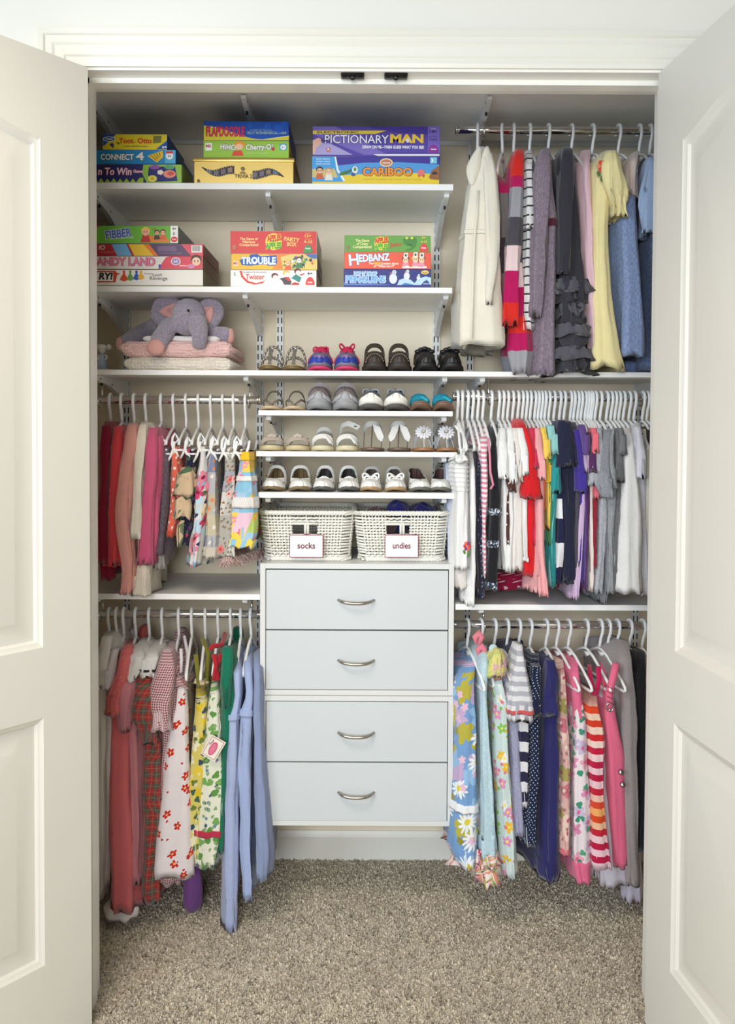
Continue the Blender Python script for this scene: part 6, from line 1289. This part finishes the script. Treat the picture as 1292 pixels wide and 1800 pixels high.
top('t-shirt', 'yellow t-shirt in the crowded row', 'the yellow tee', 948, plain(240, 206, 92), [(750, 949, 961), (790, 952, 966), (850, 960, 974), (930, 960, 972)], [(752, 950, 961), (785, 953, 965), (806, 955, 968)], parts=[('sleeve_edge', plain(236, 196, 70), [(812, 960, 970), (830, 962, 974), (850, 966, 977)], .04, -.8, {})])
top('t-shirt', 'leaf green t-shirt between yellow and aqua tees', 'the leaf green tee', 954, plain(70, 150, 96), [(754, 957, 967), (790, 960, 972), (850, 962, 974), (960, 960, 972)])
top('t-shirt', 'pale aqua t-shirt between green and teal tees', 'the pale aqua tee', 960, plain(150, 206, 206), [(746, 962, 976), (780, 968, 982), (850, 964, 980), (940, 960, 976), (1030, 964, 974)], [(748, 963, 976), (775, 968, 981), (798, 972, 983)])
top('t-shirt', 'teal t-shirt with folded back sleeve', 'the teal tee', 967, plain(44, 150, 152), [(752, 968, 982), (800, 970, 986), (860, 968, 984), (950, 964, 980), (1032, 968, 982)], [(795, 972, 984), (830, 972, 987), (866, 975, 987)])
top('rugby_shirt', 'navy and white broad striped rugby shirt', 'the rugby stripe shirt', 976, cloth('bands', .52, [(0, (34, 36, 70)), (.07, (238, 236, 238)), (.16, (34, 36, 70)), (.46, (238, 236, 238)), (.575, (34, 36, 70)), (.72, (238, 236, 238)), (.865, (34, 36, 70))]), [(740, 972, 988), (775, 976, 994), (840, 976, 994), (900, 977, 994), (960, 974, 995), (1028, 971, 991)], hemf=1.1)
top('t-shirt', 'navy t-shirt with wide sleeve beside rugby shirt', 'the navy tee by the rugby shirt', 986, plain(38, 40, 66), [(738, 982, 996), (780, 984, 1000), (840, 988, 1002), (930, 990, 1004), (1020, 988, 1004)], [(740, 982, 996), (775, 983, 998), (822, 984, 1001)])
top('t-shirt', 'second navy t-shirt, next to the charcoal one', 'the navy tee by the charcoal one', 994, plain(34, 36, 60), [(740, 992, 1006), (780, 996, 1012), (850, 998, 1014), (940, 996, 1012), (1030, 994, 1014)], [(742, 992, 1005), (775, 996, 1010), (820, 999, 1015)])
top('t-shirt', 'charcoal t-shirt between navy and indigo tees', 'the charcoal tee', 1005, plain(78, 74, 84), [(742, 1002, 1014), (790, 1004, 1018), (870, 1008, 1022), (940, 1006, 1022), (998, 1009, 1025)])
top('t-shirt', 'indigo t-shirt with hanging sleeve', 'the indigo tee', 1011, plain(70, 52, 150), [(752, 1010, 1020), (790, 1013, 1026), (860, 1016, 1030), (940, 1014, 1028), (1022, 1014, 1028)], [(755, 1010, 1020), (800, 1014, 1026), (850, 1016, 1032), (866, 1018, 1035)])
top('nightshirt', 'pale lilac long top with hem below the indigo tee', 'the pale lilac long top', 1018, plain(208, 180, 214), [(758, 1018, 1026), (800, 1022, 1034), (900, 1018, 1030), (1000, 1010, 1026), (1056, 1008, 1024)], [(770, 1020, 1026), (800, 1026, 1034), (830, 1031, 1038)], hemf=1.2)
top('t-shirt', 'violet t-shirt with high shoulder', 'the violet tee', 1024, plain(100, 74, 140), [(746, 1016, 1030), (780, 1022, 1036), (860, 1024, 1038), (960, 1022, 1036), (1030, 1024, 1036)], [(748, 1017, 1030), (775, 1022, 1034), (800, 1028, 1037)])
top('t-shirt', 'plum t-shirt beside the cream sliver', 'the plum tee', 1031, plain(86, 46, 92), [(758, 1030, 1040), (800, 1032, 1046), (880, 1026, 1040), (960, 1026, 1038), (1040, 1022, 1038)], [(760, 1030, 1040), (800, 1034, 1044), (830, 1038, 1047)])
top('cardigan', 'cream cardigan sliver between plum and coral tees', 'the cream cardigan', 1036, plain(236, 222, 214), [(756, 1036, 1043), (800, 1037, 1048), (880, 1036, 1046), (1038, 1037, 1044)])
top('t-shirt', 'dark red t-shirt below the coral sleeve', 'the dark red tee', 1040, plain(150, 34, 52), [(770, 1041, 1048), (820, 1043, 1054), (900, 1043, 1054), (1000, 1042, 1050)])
top('t-shirt', 'coral pink t-shirt with short sleeve', 'the coral pink tee', 1043, plain(236, 112, 126), [(750, 1040, 1050), (790, 1044, 1056), (850, 1046, 1056), (880, 1046, 1054)], [(752, 1040, 1049), (775, 1042, 1053), (796, 1043, 1054)])
GY = lambda a, b_: cloth('heather', a, b_)
top('t-shirt', 'pale heather grey t-shirt with long flared sleeve', 'the pale heather grey tee', 1049, GY((160, 162, 170), (186, 188, 194)), [(752, 1050, 1060), (790, 1052, 1066), (870, 1054, 1068), (960, 1052, 1066), (1042, 1046, 1060)], [(752, 1050, 1058), (790, 1047, 1060), (830, 1040, 1056), (856, 1037, 1056)])
top('t-shirt', 'mid grey t-shirt with doubled sleeve reaching low', 'the mid grey tee with doubled sleeve', 1058, GY((128, 130, 136), (150, 152, 158)), [(752, 1058, 1072), (790, 1060, 1078), (870, 1060, 1076), (960, 1060, 1076), (1062, 1058, 1069)], [(755, 1062, 1074), (800, 1056, 1073), (850, 1052, 1076), (873, 1060, 1080)], hs=.045, hemf=1.0, parts=[('sleeve', GY((136, 138, 146), (160, 162, 170)), [(828, 1054, 1072), (850, 1052, 1076), (876, 1064, 1079)], .035, -1.05, {})])
top('t-shirt', 'grey t-shirt with scalloped sleeve edge', 'the grey tee with scalloped sleeve', 1069, GY((138, 140, 144), (160, 162, 166)), [(752, 1070, 1082), (790, 1072, 1088), (870, 1070, 1088), (960, 1068, 1084), (1046, 1070, 1082)], [(754, 1072, 1081), (790, 1070, 1082), (820, 1070, 1086), (858, 1078, 1088)], wr=1.6)
top('t-shirt', 'dark grey t-shirt before the scalloped grey one', 'the dark grey tee', 1077, GY((98, 98, 100), (116, 116, 118)), [(752, 1080, 1094), (790, 1082, 1096), (870, 1082, 1094), (960, 1080, 1092), (1040, 1078, 1092)], [(756, 1080, 1092), (800, 1082, 1096), (850, 1082, 1096)])
top('t-shirt', 'slate grey t-shirt beside the white blouses', 'the slate grey tee', 1084, GY((116, 116, 118), (134, 134, 136)), [(750, 1085, 1097), (785, 1088, 1104), (850, 1086, 1102), (960, 1082, 1098), (1042, 1080, 1096)], [(752, 1086, 1097), (780, 1090, 1103), (800, 1092, 1104)])
top('blouse', 'long white blouse with smooth front near the open door', 'the long white blouse', 1091, WT, [(752, 1094, 1110), (790, 1096, 1120), (860, 1096, 1129), (950, 1094, 1134), (1042, 1094, 1137)], fold=.012, hemf=1.2, dY=-.02)
top('t-shirt', 'cream white t-shirt between long blouse and lilac one', 'the cream white tee', 1099, plain(230, 228, 220), [(754, 1102, 1116), (800, 1104, 1124), (870, 1106, 1128), (960, 1108, 1132), (1044, 1110, 1134)], dY=.04)
t = top('blouse', 'pale lilac white blouse with black collar edge', 'the pale lilac white blouse', 1109, plain(218, 218, 228), [(744, 1114, 1128), (775, 1116, 1134), (850, 1120, 1138), (950, 1126, 1142), (1048, 1128, 1144)], [(750, 1116, 1128), (785, 1120, 1136), (840, 1124, 1138)])
band(t, 'collar_edge', [(1120, 764), (1125, 761), (1130, 764)], .003, plain(30, 30, 34), 2.56)
top('t-shirt', 'ivory t-shirt second from the open door', 'the ivory tee', 1118, plain(228, 224, 206), [(754, 1130, 1142), (800, 1132, 1150), (900, 1134, 1152), (1048, 1134, 1152)])
top('t-shirt', 'black t-shirt last in the crowded row', 'the black tee', 1133, plain(34, 32, 38), [(748, 1138, 1152), (790, 1140, 1160), (900, 1142, 1164), (1040, 1142, 1164)])
hanger('mr', 1141, 4, 'x')['label'] = 'white plastic hanger last on the crowded rod at the open door'
shirt('folded_dotted_skirt', 'skirt', 'crimson skirt with pale dots lying on shelf under the tops', '', 'mr', None, cloth('dots', (150, 20, 60), (226, 190, 200), 22.0, .2), [(1008, 848, 985, .9), (1020, 842, 990, 1.0), (1040, 842, 992, 1.05)], .09, 0, 1.05, hang=False, top0=.8, dY=.07, fold=.002)
# ============ lower rod beside the door jamb: dresses
def low(side, name, label, short, hook, mat, rows, sl=None, **k):
    k.setdefault('yaw', 4 if side == 'll' else 12); k.setdefault('hw', .145); k.setdefault('fold', .010)
    return shirt(name, k.pop('cat', 'dress'), label, short, side, hook, mat, rows, sl=sl, **k)
GW = plain(222, 218, 212)
low('ll', 'nightgown', 'greyish white nightgown nearest the door jamb', 'the greyish white nightgown', 189, GW, [(1116, 180, 202), (1145, 172, 206), (1200, 166, 196), (1300, 164, 192), (1450, 162, 188), (1580, 160, 184)], [(1120, 178, 196), (1160, 170, 188), (1210, 168, 184)])
low('ll', 'pinafore', 'white pinafore with pale cap sleeve at the door jamb', 'the white pinafore', 202, plain(226, 218, 220), [(1140, 194, 212), (1165, 186, 214), (1240, 182, 206), (1400, 180, 200), (1560, 176, 196)], [(1142, 196, 209), (1175, 187, 202), (1212, 178, 190)])
RO = plain(212, 108, 110)
t = low('ll', 'puff_sleeve_dress', 'rose red puff sleeve dress with white petticoat below', 'the rose red dress', 215, RO, [(1136, 212, 232), (1165, 200, 238), (1260, 190, 230), (1350, 188, 230), (1450, 186, 236), (1550, 183, 242), (1606, 180, 246)], [(1138, 214, 230), (1165, 204, 228), (1200, 195, 220), (1235, 184, 210), (1252, 186, 206), (1262, 180, 210)], hs=.055, hemf=1.3, gath=(.3, .6), slm=cloth('heather', (222, 118, 116), (206, 96, 98)))
obj('petticoat', sack([(1600, 182, 240), (1612, 178, 238), (1620, 182, 236)], YR, .175, 1.0, .07, .004, .98, 40, 4, hemw=.006), plain(232, 224, 220), t)
DR = plain(200, 128, 136)
t = low('ll', 'collared_dress', 'dusty rose dress with white scalloped collar', 'the dusty rose dress', 236, DR, [(1140, 230, 252), (1165, 222, 258), (1260, 216, 250), (1400, 222, 250), (1560, 226, 252)], [(1180, 212, 236), (1210, 208, 236), (1250, 204, 232), (1275, 206, 228), (1288, 212, 226)], hs=.05)
obj('collar', sack([(1140, 232, 252), (1152, 222, 258), (1180, 214, 252), (1205, 212, 244)], YR - .05, .12, 1.05, .07, .004, .6, 36, 8, hemw=.012, wr=1.4), GW, t)
PD = cloth('plaid', (176, 44, 42), (84, 84, 76), (150, 144, 116), .036)
t = low('ll', 'plaid_dress', 'red and green plaid dress with white trimmed collar', 'the plaid dress', 260, PD, [(1146, 254, 274), (1170, 246, 282), (1260, 246, 284), (1330, 250, 284), (1450, 249, 286), (1590, 246, 286)], [(1188, 240, 270), (1220, 234, 268), (1260, 230, 272), (1300, 244, 280), (1310, 246, 279)], hs=.055, gath=(.4, .6))
obj('collar', sack([(1144, 258, 278), (1156, 250, 280), (1180, 244, 272), (1192, 243, 270)], YR - .05, .12, 1.05, .07, .002, .6, 36, 8, hemw=.003), plain(228, 226, 222), t); obj('collar_piping', sack([(1144, 258, 278), (1156, 250, 280), (1180, 244, 272), (1192, 243, 270)], YR - .05, .12, 1.05, .07, .002, .6, 36, 3, hemw=.003, seed=SEED[0], clip=(1178, 1182), grow=.003), plain(40, 36, 40), t)
GG = cloth('gingham', (228, 208, 210), (138, 28, 46), .0075)
t = low('ll', 'gingham_dress', 'burgundy gingham dress with gathered puff sleeve', 'the gingham dress', 283, GG, [(1140, 286, 310), (1165, 282, 322), (1210, 280, 320), (1300, 280, 318), (1420, 276, 316), (1560, 274, 316)], [(1144, 284, 302), (1170, 276, 306), (1210, 266, 304), (1245, 263, 300), (1266, 268, 298), (1272, 276, 294), (1286, 264, 300)], hs=.06, gath=(.0, .12))
obj('ruffle', sack([(1192, 284, 324), (1200, 280, 328), (1214, 278, 330)], YR - .01, .15, 1.0, .07, .004, .97, 44, 4, gath=(.1, 1.1), wr=1.8, hemw=.006), GG, t)
FW = cloth('floral', (236, 226, 228), [(16.0, [(206, 44, 40)], 5, .22, (240, 200, 120), .9), (34.0, [(186, 40, 50)], 3, .13, None, .25)])
t = low('ll', 'sundress', 'white sundress scattered with small red flowers', 'the red flowered white sundress', 312, FW, [(1176, 312, 326), (1195, 310, 328), (1235, 306, 330), (1300, 290, 332), (1400, 282, 338), (1480, 274, 342), (1548, 268, 345)], hemf=1.25, fold=.014, yaw=6)
for pts in ([(318, 1140, 2.57), (319, 1160, 2.565), (318, 1182, 2.56)], [(324, 1118, 2.66), (330, 1150, 2.62), (326, 1190, 2.58)]): band(t, 'shoulder_strap', pts, .005, plain(232, 226, 232), 2.56)
YF = cloth('floral', (222, 206, 110), [(27.0, [(236, 206, 60), (240, 236, 200), (226, 196, 40)], 5, .5, None, .7), (34.0, [(60, 80, 100), (110, 130, 60), (70, 100, 80)], 3, .36, None, .6), (40.0, [(244, 240, 226)], 5, .2, (230, 120, 40), .4)])
t = low('ll', 'sundress', 'yellow flowered sundress with olive straps', 'the yellow flowered sundress', 335, YF, [(1205, 344, 360), (1220, 342, 366), (1280, 338, 364), (1340, 334, 362), (1440, 331, 356), (1510, 332, 352)], yaw=6)
OL = plain(128, 124, 44)
for pts in ([(344, 1150, 2.57), (347, 1175, 2.565), (350, 1210, 2.56)], [(356, 1122, 2.66), (366, 1150, 2.63), (362, 1205, 2.58)]): band(t, 'shoulder_strap', pts, .007, OL, 2.56)
obj('neck_trim', sack([(1198, 344, 362), (1208, 343, 364)], YR, .146, 1.0, .1, 0, 1.0, 36, 2, wr=1.2), plain(226, 206, 160), t)
GWF = cloth('floral', (232, 232, 212), [(28.0, [(96, 150, 70), (120, 170, 90)], 3, .36, None, .65), (40.0, [(100, 130, 160), (60, 90, 110)], 5, .26, None, .4), (48.0, [(140, 170, 120)], 3, .3, None, .5)])
t = low('ll', 'sundress', 'white sundress with green sprigs, red hem ribbon and price tag', 'the green sprigged sundress', 359, GWF, [(1192, 372, 382), (1210, 369, 386), (1280, 360, 388), (1360, 352, 390), (1440, 344, 388), (1530, 340, 378)], yaw=6, hemf=1.2)
trim(t, 'hem_ribbon', plain(190, 50, 76), 1463, 1474, .002)
RDR = plain(190, 36, 50)
for pts in ([(370, 1142, 2.57), (373, 1136, 2.57), (390, 1134, 2.62), (396, 1114, 2.68)], [(376, 1150, 2.565), (380, 1170, 2.56), (376, 1196, 2.555)], [(388, 1150, 2.58), (380, 1175, 2.565), (384, 1196, 2.555)]): band(t, 'shoulder_strap', pts, .0075, RDR, 2.56)
# the paper tag hanging on it
tg = thing('price_tag', P(375, 1315, 2.525), 'white paper tag with pink oval hanging on green sprigged sundress', 'tag')
ct = P(375, 1315, 2.525); rot = Matrix.Rotation(math.radians(30), 3, 'Y')
def tagpoly(name, pts, d, col):
    mb = MB(); u = 2.525/F; q = [ct + rot @ Vector((x*u, 0, z*u)) for x, z in pts]; n_ = len(q)
    mb.add([p + Vector((0, -d, 0)) for p in q] + [p + Vector((0, -d + .0004, 0)) for p in q], [tuple(range(n_)), tuple(range(n_, 2*n_))[::-1]] + [(i, (i+1) % n_, n_ + (i+1) % n_, n_ + i) for i in range(n_)]); return obj(name, mb, M(col, .6), tg, False)
rc = lambda w_, h_: [(-w_, -h_), (w_, -h_), (w_, h_), (-w_, h_)]
tagpoly('card', rc(14.5, 20), 0, (236, 226, 212)); tagpoly('printed_border', rc(12.3, 17.8), .0005, (130, 40, 56)); tagpoly('card_face', rc(11.6, 17), .0010, (240, 230, 216)); tagpoly('pink_oval', [(6.5*math.cos(a), 13*math.sin(a) - 1) for a in [2*PI*i/22 for i in range(22)]], .0015, (210, 84, 124)); tagpoly('oval_edge', [(4.6*math.cos(a), 10.6*math.sin(a) - 1) for a in [2*PI*i/22 for i in range(22)]], .0020, (222, 120, 150))
mb = MB(); mb.tube([ct + rot @ Vector((-11*2.525/F + .0032*math.sin(5*q)*(1 - q*.3), -.0024, (12 - 11*q)*2.525/F)) + Vector((.006, 0, 0)) for q in [i/14 for i in range(15)]], .0011, 6); obj('script_flourish', mb, M((120, 34, 60), .6), tg)
mb = MB(); mb.tube([ct + rot @ Vector((0, 0, 18*2.525/F)), P(388, 1280, 2.54), P(384, 1240, 2.556)], .0008, 6); obj('tag_string', mb, M((226, 222, 214), .7), tg)
low('ll', 'dress', 'dark emerald green short sleeve dress on the low rod', 'the emerald green dress', 382, plain(22, 116, 88), [(1138, 390, 408), (1160, 388, 414), (1240, 388, 412), (1350, 384, 400), (1500, 378, 394)], [(1140, 390, 408), (1165, 388, 408), (1200, 385, 404), (1232, 386, 402), (1244, 390, 400)], yaw=2)
SB = plain(172, 184, 220)
t = low('ll', 'dress', 'long light blue dress hanging lowest above the carpet', 'the long light blue dress', 404, SB, [(1148, 406, 420), (1172, 403, 424), (1230, 410, 424), (1258, 399, 420), (1330, 396, 418), (1480, 392, 416), (1642, 394, 416)], yaw=2, gath=(.24, .6), fold=.014, ht=.06)
trim(t, 'waist_seam', SB, 1257, 1267, .003)
t = low('ll', 'dress', 'light blue dress second from the drawer cabinet', 'the second light blue dress', 422, plain(164, 178, 216), [(1148, 428, 440), (1172, 426, 444), (1225, 432, 446), (1252, 423, 444), (1330, 418, 444), (1480, 420, 444), (1586, 428, 447)], yaw=2, gath=(.24, .6), fold=.014)
trim(t, 'waist_seam', plain(164, 178, 216), 1250, 1260, .003)
low('ll', 'dress', 'slate blue dress nearest the drawer cabinet', 'the slate blue dress', 440, plain(140, 152, 186), [(1150, 444, 456), (1180, 444, 458), (1260, 444, 458), (1400, 444, 464), (1500, 446, 470), (1552, 448, 468)], yaw=-4, fold=.01)
# ============ lower rod on the other side
DF = cloth('floral', (120, 160, 206), [(15.0, [(186, 176, 70), (150, 190, 226), (196, 170, 206)], 5, .62, None, .8), (13.0, [(240, 242, 244)], 12, .48, (226, 210, 70), .62), (24.0, [(150, 140, 50), (232, 190, 210)], 5, .34, None, .5)])
t = low('lr', 'sundress', 'blue sundress printed with large white daisies', 'the daisy sundress', 823, DF, [(1158, 830, 837), (1186, 817, 838), (1212, 806, 838), (1300, 806, 840), (1380, 804, 842), (1440, 800, 844), (1500, 795, 843), (1528, 812, 838)], hemf=1.15, fold=.012, hw=.14, ht=-.0)
band(t, 'shoulder_strap', [(816, 1135, 2.74), (811, 1170, 2.70), (814, 1205, 2.64)], .005, DF, 2.56)
trim(t, 'lace_band', plain(238, 238, 240), 1416, 1430, .003)
t2 = thing('hair_bow', P(842, 1140, 2.66), 'pink fabric bow looped on rod hanger beside daisy sundress', 'bow')
for dx, dz in ((-1, 14), (4, -8)):
    mb = MB(); c = P(842 + dx, 1140 - dz, 2.64); rings = []
    mb.tube([P(838 + dx, 1146 - dz, 2.63), P(836 + dx, 1134 - dz, 2.63), P(843 + dx, 1127 - dz, 2.635), P(848 + dx, 1134 - dz, 2.63), P(842 + dx, 1148 - dz, 2.63)], [.004, .010, .012, .010, .004], 10); obj('bow_loop', mb, plain(226, 130, 146), t2)
AQ = cloth('heather', (176, 204, 214), (200, 222, 230))
t = low('lr', 'dress', 'pale aqua dress with flowered ruffle hem', 'the pale aqua dress', 847, AQ, [(1136, 848, 858), (1165, 845, 862), (1220, 846, 858), (1300, 847, 864), (1400, 846, 872), (1512, 838, 884)], hemf=1.3, hw=.13,
    parts=[])
for rk, (ya, yb, gx) in enumerate(((1504, 1534, 0), (1526, 1556, 3))):
    obj('ruffle', sack([(ya, 839 - gx, 884 + gx), (ya + 8, 835 - gx, 887 + gx), (yb, 830 - gx, 893 + gx)], YR, .170 + .004*rk, 1.05, .2, .006, .98, 64, 8, hemw=.012, gath=(.05, 1.1), wr=1.6), cloth('floral', (240, 222, 218), [(48.0, [(214, 70, 90), (226, 150, 120), (170, 180, 90)], 5, .46, None, .7)]), t)
PF = cloth('floral', (206, 222, 218), [(22.0, [(240, 190, 60), (226, 150, 190), (240, 240, 236), (140, 196, 90)], 5, .42, (246, 226, 120), .75), (36.0, [(130, 186, 80), (226, 120, 140)], 5, .26, None, .5)])
t = low('lr', 'sundress', 'mint sundress with scattered yellow, pink and green flowers', 'the mint flowered sundress', 871, PF, [(1176, 868, 884), (1192, 872, 886), (1240, 876, 898), (1300, 876, 896), (1400, 880, 904), (1548, 888, 912)], hemf=1.15, hw=.14)
obj('shoulder_ruffle', sack([(1142, 872, 882), (1160, 868, 888), (1180, 864, 893), (1194, 863, 892)], YR - .11, .045, 1.0, .2, .004, .5, 30, 8, wr=1.4), cloth('floral', (222, 214, 130), [(30.0, [(226, 170, 190), (200, 206, 120)], 5, .5, None, .8)]), t)
mb = MB(); mb.ell(P(867, 1141, 2.60), (.014, .006, .016)); obj('covered_button', mb, plain(190, 216, 222), t)
LV = cloth('heather', (152, 152, 180), (170, 170, 196))
low('lr', 'dress', 'lavender grey dress on the low rod', 'the lavender grey dress', 893, LV, [(1160, 893, 903), (1190, 893, 908), (1250, 896, 912), (1330, 900, 918), (1420, 904, 924), (1470, 908, 925)], hw=.135)
GST = cloth('stripe', .030, [(0, (226, 224, 226)), (.5, (178, 178, 186))])
t = low('lr', 'striped_dress', 'navy striped dress with grey striped sleeve edged red', 'the navy striped dress', 914, cloth('stripe', .062, [(0, (40, 38, 66)), (.5, (222, 220, 222))], 1, .1), [(1134, 906, 922), (1165, 904, 930), (1230, 908, 934), (1300, 914, 934), (1420, 918, 936)], None, hw=.135, vwarp=.004)
obj('sleeve', sack([(1134, 906, 920), (1165, 906, 926), (1210, 898, 934), (1250, 892, 942), (1272, 896, 942)], YR - .12, .05, 1.1, .1, .004, .5, 32, 12), GST, t)
obj('sleeve', sack([(1134, 904, 918), (1165, 902, 922), (1240, 894, 926)], YR + .11, .05, 1.1, .1, .004, .5, 26, 8), GST, t)
obj('sleeve_edge', sack([(1134, 906, 920), (1165, 906, 926), (1210, 898, 934), (1250, 892, 942), (1272, 896, 942)], YR - .12, .05, 1.1, .1, .004, .5, 32, 3, seed=SEED[0] - 1, clip=(1250, 1257), grow=.003), plain(206, 90, 90), t)
ND = cloth('dots', (26, 34, 66), (206, 222, 230), 66.0, .16)
low('lr', 'dotted_dress', 'navy dress with tiny white dots', 'the dotted navy dress', 934, ND, [(1150, 934, 950), (1175, 934, 954), (1240, 932, 954), (1300, 934, 952), (1400, 930, 950), (1488, 926, 948)], [(1172, 936, 950), (1210, 934, 954), (1250, 932, 955), (1262, 934, 954)], hw=.14)
NB = plain(44, 42, 100)
low('lr', 'dress', 'plain navy blue short sleeve dress, long on the low rod', 'the plain navy dress', 962, NB, [(1158, 962, 974), (1185, 960, 984), (1260, 962, 986), (1350, 958, 988), (1450, 954, 988), (1551, 950, 988)], [(1162, 962, 976), (1200, 962, 984), (1240, 956, 984), (1262, 956, 984)], hw=.14, slw=0)
PS = cloth('floral', (222, 176, 168), [(20.0, [(206, 120, 130), (170, 160, 90), (236, 206, 190)], 3, .5, (200, 90, 110), .8), (44.0, [(236, 214, 200), (170, 120, 110)], 5, .3, None, .7)])
t = low('lr', 'sundress', 'dusty pink paisley sundress beside plain navy dress', 'the paisley sundress', 981, PS, [(1160, 982, 992), (1185, 984, 996), (1260, 986, 1002), (1350, 990, 1006), (1505, 988, 1008)], hw=.135)
trim(t, 'hem_band', plain(214, 110, 120), 1494, 1504.5, .001)
PKF = cloth('floral', (240, 226, 230), [(20.0, [(226, 150, 186), (206, 190, 220), (240, 170, 190)], 5, .46, (226, 110, 150), .75), (30.0, [(70, 150, 120), (90, 170, 130)], 3, .32, None, .55)])
t = low('lr', 'sundress', 'pink trimmed sundress with white ground and pink flowers', 'the pink trimmed flowered sundress', 1002, PKF, [(1240, 1010, 1030), (1270, 1012, 1034), (1330, 1012, 1036), (1420, 1010, 1040), (1512, 1010, 1040), (1553, 1014, 1041)], hw=.14, top0=.95)
KP = plain(230, 110, 146)
obj('bodice', sack([(1160, 1008, 1019), (1180, 1007, 1022), (1230, 1008, 1028), (1268, 1010, 1036)], YR, .138, 1.0, .2, .004, .4, 36, 10), KP, t); trim(t, 'hem_band', KP, 1516, 1552.5, .001, 6)
RST = cloth('bands', .52, [(k/25, c) for k, c in enumerate([(226, 170, 150), (222, 70, 34), (240, 206, 180), (214, 60, 34), (240, 210, 190), (206, 40, 44), (240, 212, 200), (196, 24, 60), (240, 206, 206), (190, 20, 64), (240, 200, 206), (186, 20, 66), (238, 196, 204), (196, 30, 56), (236, 190, 170), (214, 70, 40), (240, 170, 100), (216, 70, 30), (240, 190, 150), (200, 30, 50), (238, 200, 206), (186, 20, 62), (238, 200, 208), (186, 20, 66), (236, 200, 208)])])
t = low('lr', 'striped_sundress', 'red and orange striped sundress with magenta straps', 'the red striped sundress', 1033, RST, [(1216, 1036, 1052), (1235, 1030, 1056), (1290, 1034, 1070), (1380, 1038, 1070), (1450, 1038, 1074), (1532, 1042, 1082)], hw=.14, fold=.012, vwarp=.004, hemf=1.2)
MGS = plain(196, 24, 84)
for pts in ([(1052, 1172, 2.56), (1053, 1195, 2.56), (1048, 1222, 2.56)], [(1036, 1170, 2.64), (1038, 1195, 2.60), (1044, 1222, 2.57)]): band(t, 'shoulder_strap', pts, .008, MGS, 2.56)
OV = plain(232, 110, 142)
t = low('lr', 'overalls', 'pink overalls with metal buttons near the open door', 'the pink overalls', 1058, OV, [(1234, 1066, 1084), (1255, 1066, 1088), (1320, 1070, 1104), (1400, 1076, 1108), (1460, 1082, 1108), (1527, 1088, 1104)], cat='overalls', hw=.14, top0=.85, fold=.008, hemf=1.0)
band(t, 'shoulder_strap', [(1083, 1166, 2.555), (1078, 1190, 2.55), (1071, 1215, 2.548), (1072, 1246, 2.548)], .012, OV, 2.55); band(t, 'shoulder_strap', [(1058, 1150, 2.72), (1062, 1190, 2.66), (1066, 1240, 2.60)], .010, OV, 2.55)
m_, n_, b_ = newmat('steel', .25, 1.0); n_.put(b_.inputs['Base Color'], (.5, .48, .48)); STL = m_
for px, py in ((1092, 1358), (1095, 1380)):
    mb = MB(); c = P(px, py, 2.543); mb.lathe([(0, -.004), (.006, -.0035), (.0085, -.001), (.0085, .004), (0, .004)], c, 16, 'y'); obj('button', mb, STL, t)
mb = MB(); c = P(1072, 1243, 2.535); mb.tube([c + Vector((.011*math.cos(a), 0, .013*math.sin(a))) for a in [2*PI*i/16 for i in range(16)]], .0018, 8, True); mb.ell(c - Vector((0, 0, .009)), (.005, .004, .005)); obj('buckle', mb, STL, t)
for i in range(4): band(t, 'strap_stitching', [(1066 + i*.6, 1206 + i*9), (1077 + i*.4, 1211 + i*9)], .0012, plain(150, 40, 70), 2.535)
low('lr', 'white_slip', 'white slip hanging below the striped sundress', 'the white slip', 1072, plain(222, 214, 224), [(1200, 1066, 1080), (1230, 1064, 1084), (1400, 1062, 1090), (1500, 1058, 1098), (1560, 1054, 1104)], hw=.13, dY=.03)
GK = cloth('dots', (150, 142, 142), (184, 176, 176), 130.0, .25)
low('lr', 'knit_dress', 'grey knitted dress between pink overalls and open door', 'the grey knitted dress', 1088, GK, [(1128, 1092, 1106), (1155, 1092, 1114), (1240, 1096, 1122), (1350, 1100, 1124), (1450, 1102, 1126), (1560, 1104, 1130)], hw=.14)
low('lr', 'nightgown', 'pale lilac nightgown below the grey knitted dress', 'the pale lilac nightgown', 1110, plain(218, 208, 222), [(1140, 1118, 1126), (1165, 1116, 1130), (1300, 1114, 1130), (1500, 1106, 1130), (1588, 1100, 1130)], hw=.11, dY=.04)
low('lr', 'dress', 'black dress at the open door on the low rod', 'the black dress at the door', 1133, plain(30, 28, 32), [(1146, 1116, 1136), (1180, 1113, 1142), (1262, 1120, 1146), (1400, 1126, 1150), (1500, 1126, 1150)], hw=.13)
# a purple cloth pouch on the carpet
c = P(338, 1560, 2.66); t = thing('cloth_pouch', (c.x, 2.66, 0), 'purple cloth pouch on carpet under the red flowered sundress', 'pouch')
mb = MB(); rings = []
for k, (z, r_) in enumerate(((.006, .014), (.008, .024), (.03, .031), (.07, .031), (.11, .028), (.15, .022), (.18, .013))):
    rings.append([Vector((c.x + r_*math.cos(a)*(1 + .08*math.sin(3*a + k*.5)), 2.66 + r_*.9*math.sin(a)*(1 + .08*math.cos(4*a)), z)) for a in [2*PI*i/24 for i in range(24)]])
mb.loft(rings, True, True, True); obj('body', mb, plain(128, 80, 146), t); mb = MB(); mb.tube([(c.x + .018*math.cos(a), 2.66 + .017*math.sin(a), .172) for a in [2*PI*i/14 for i in range(14)]], .003, 6, True); obj('drawstring', mb, plain(100, 60, 120), t)
finish_texts()
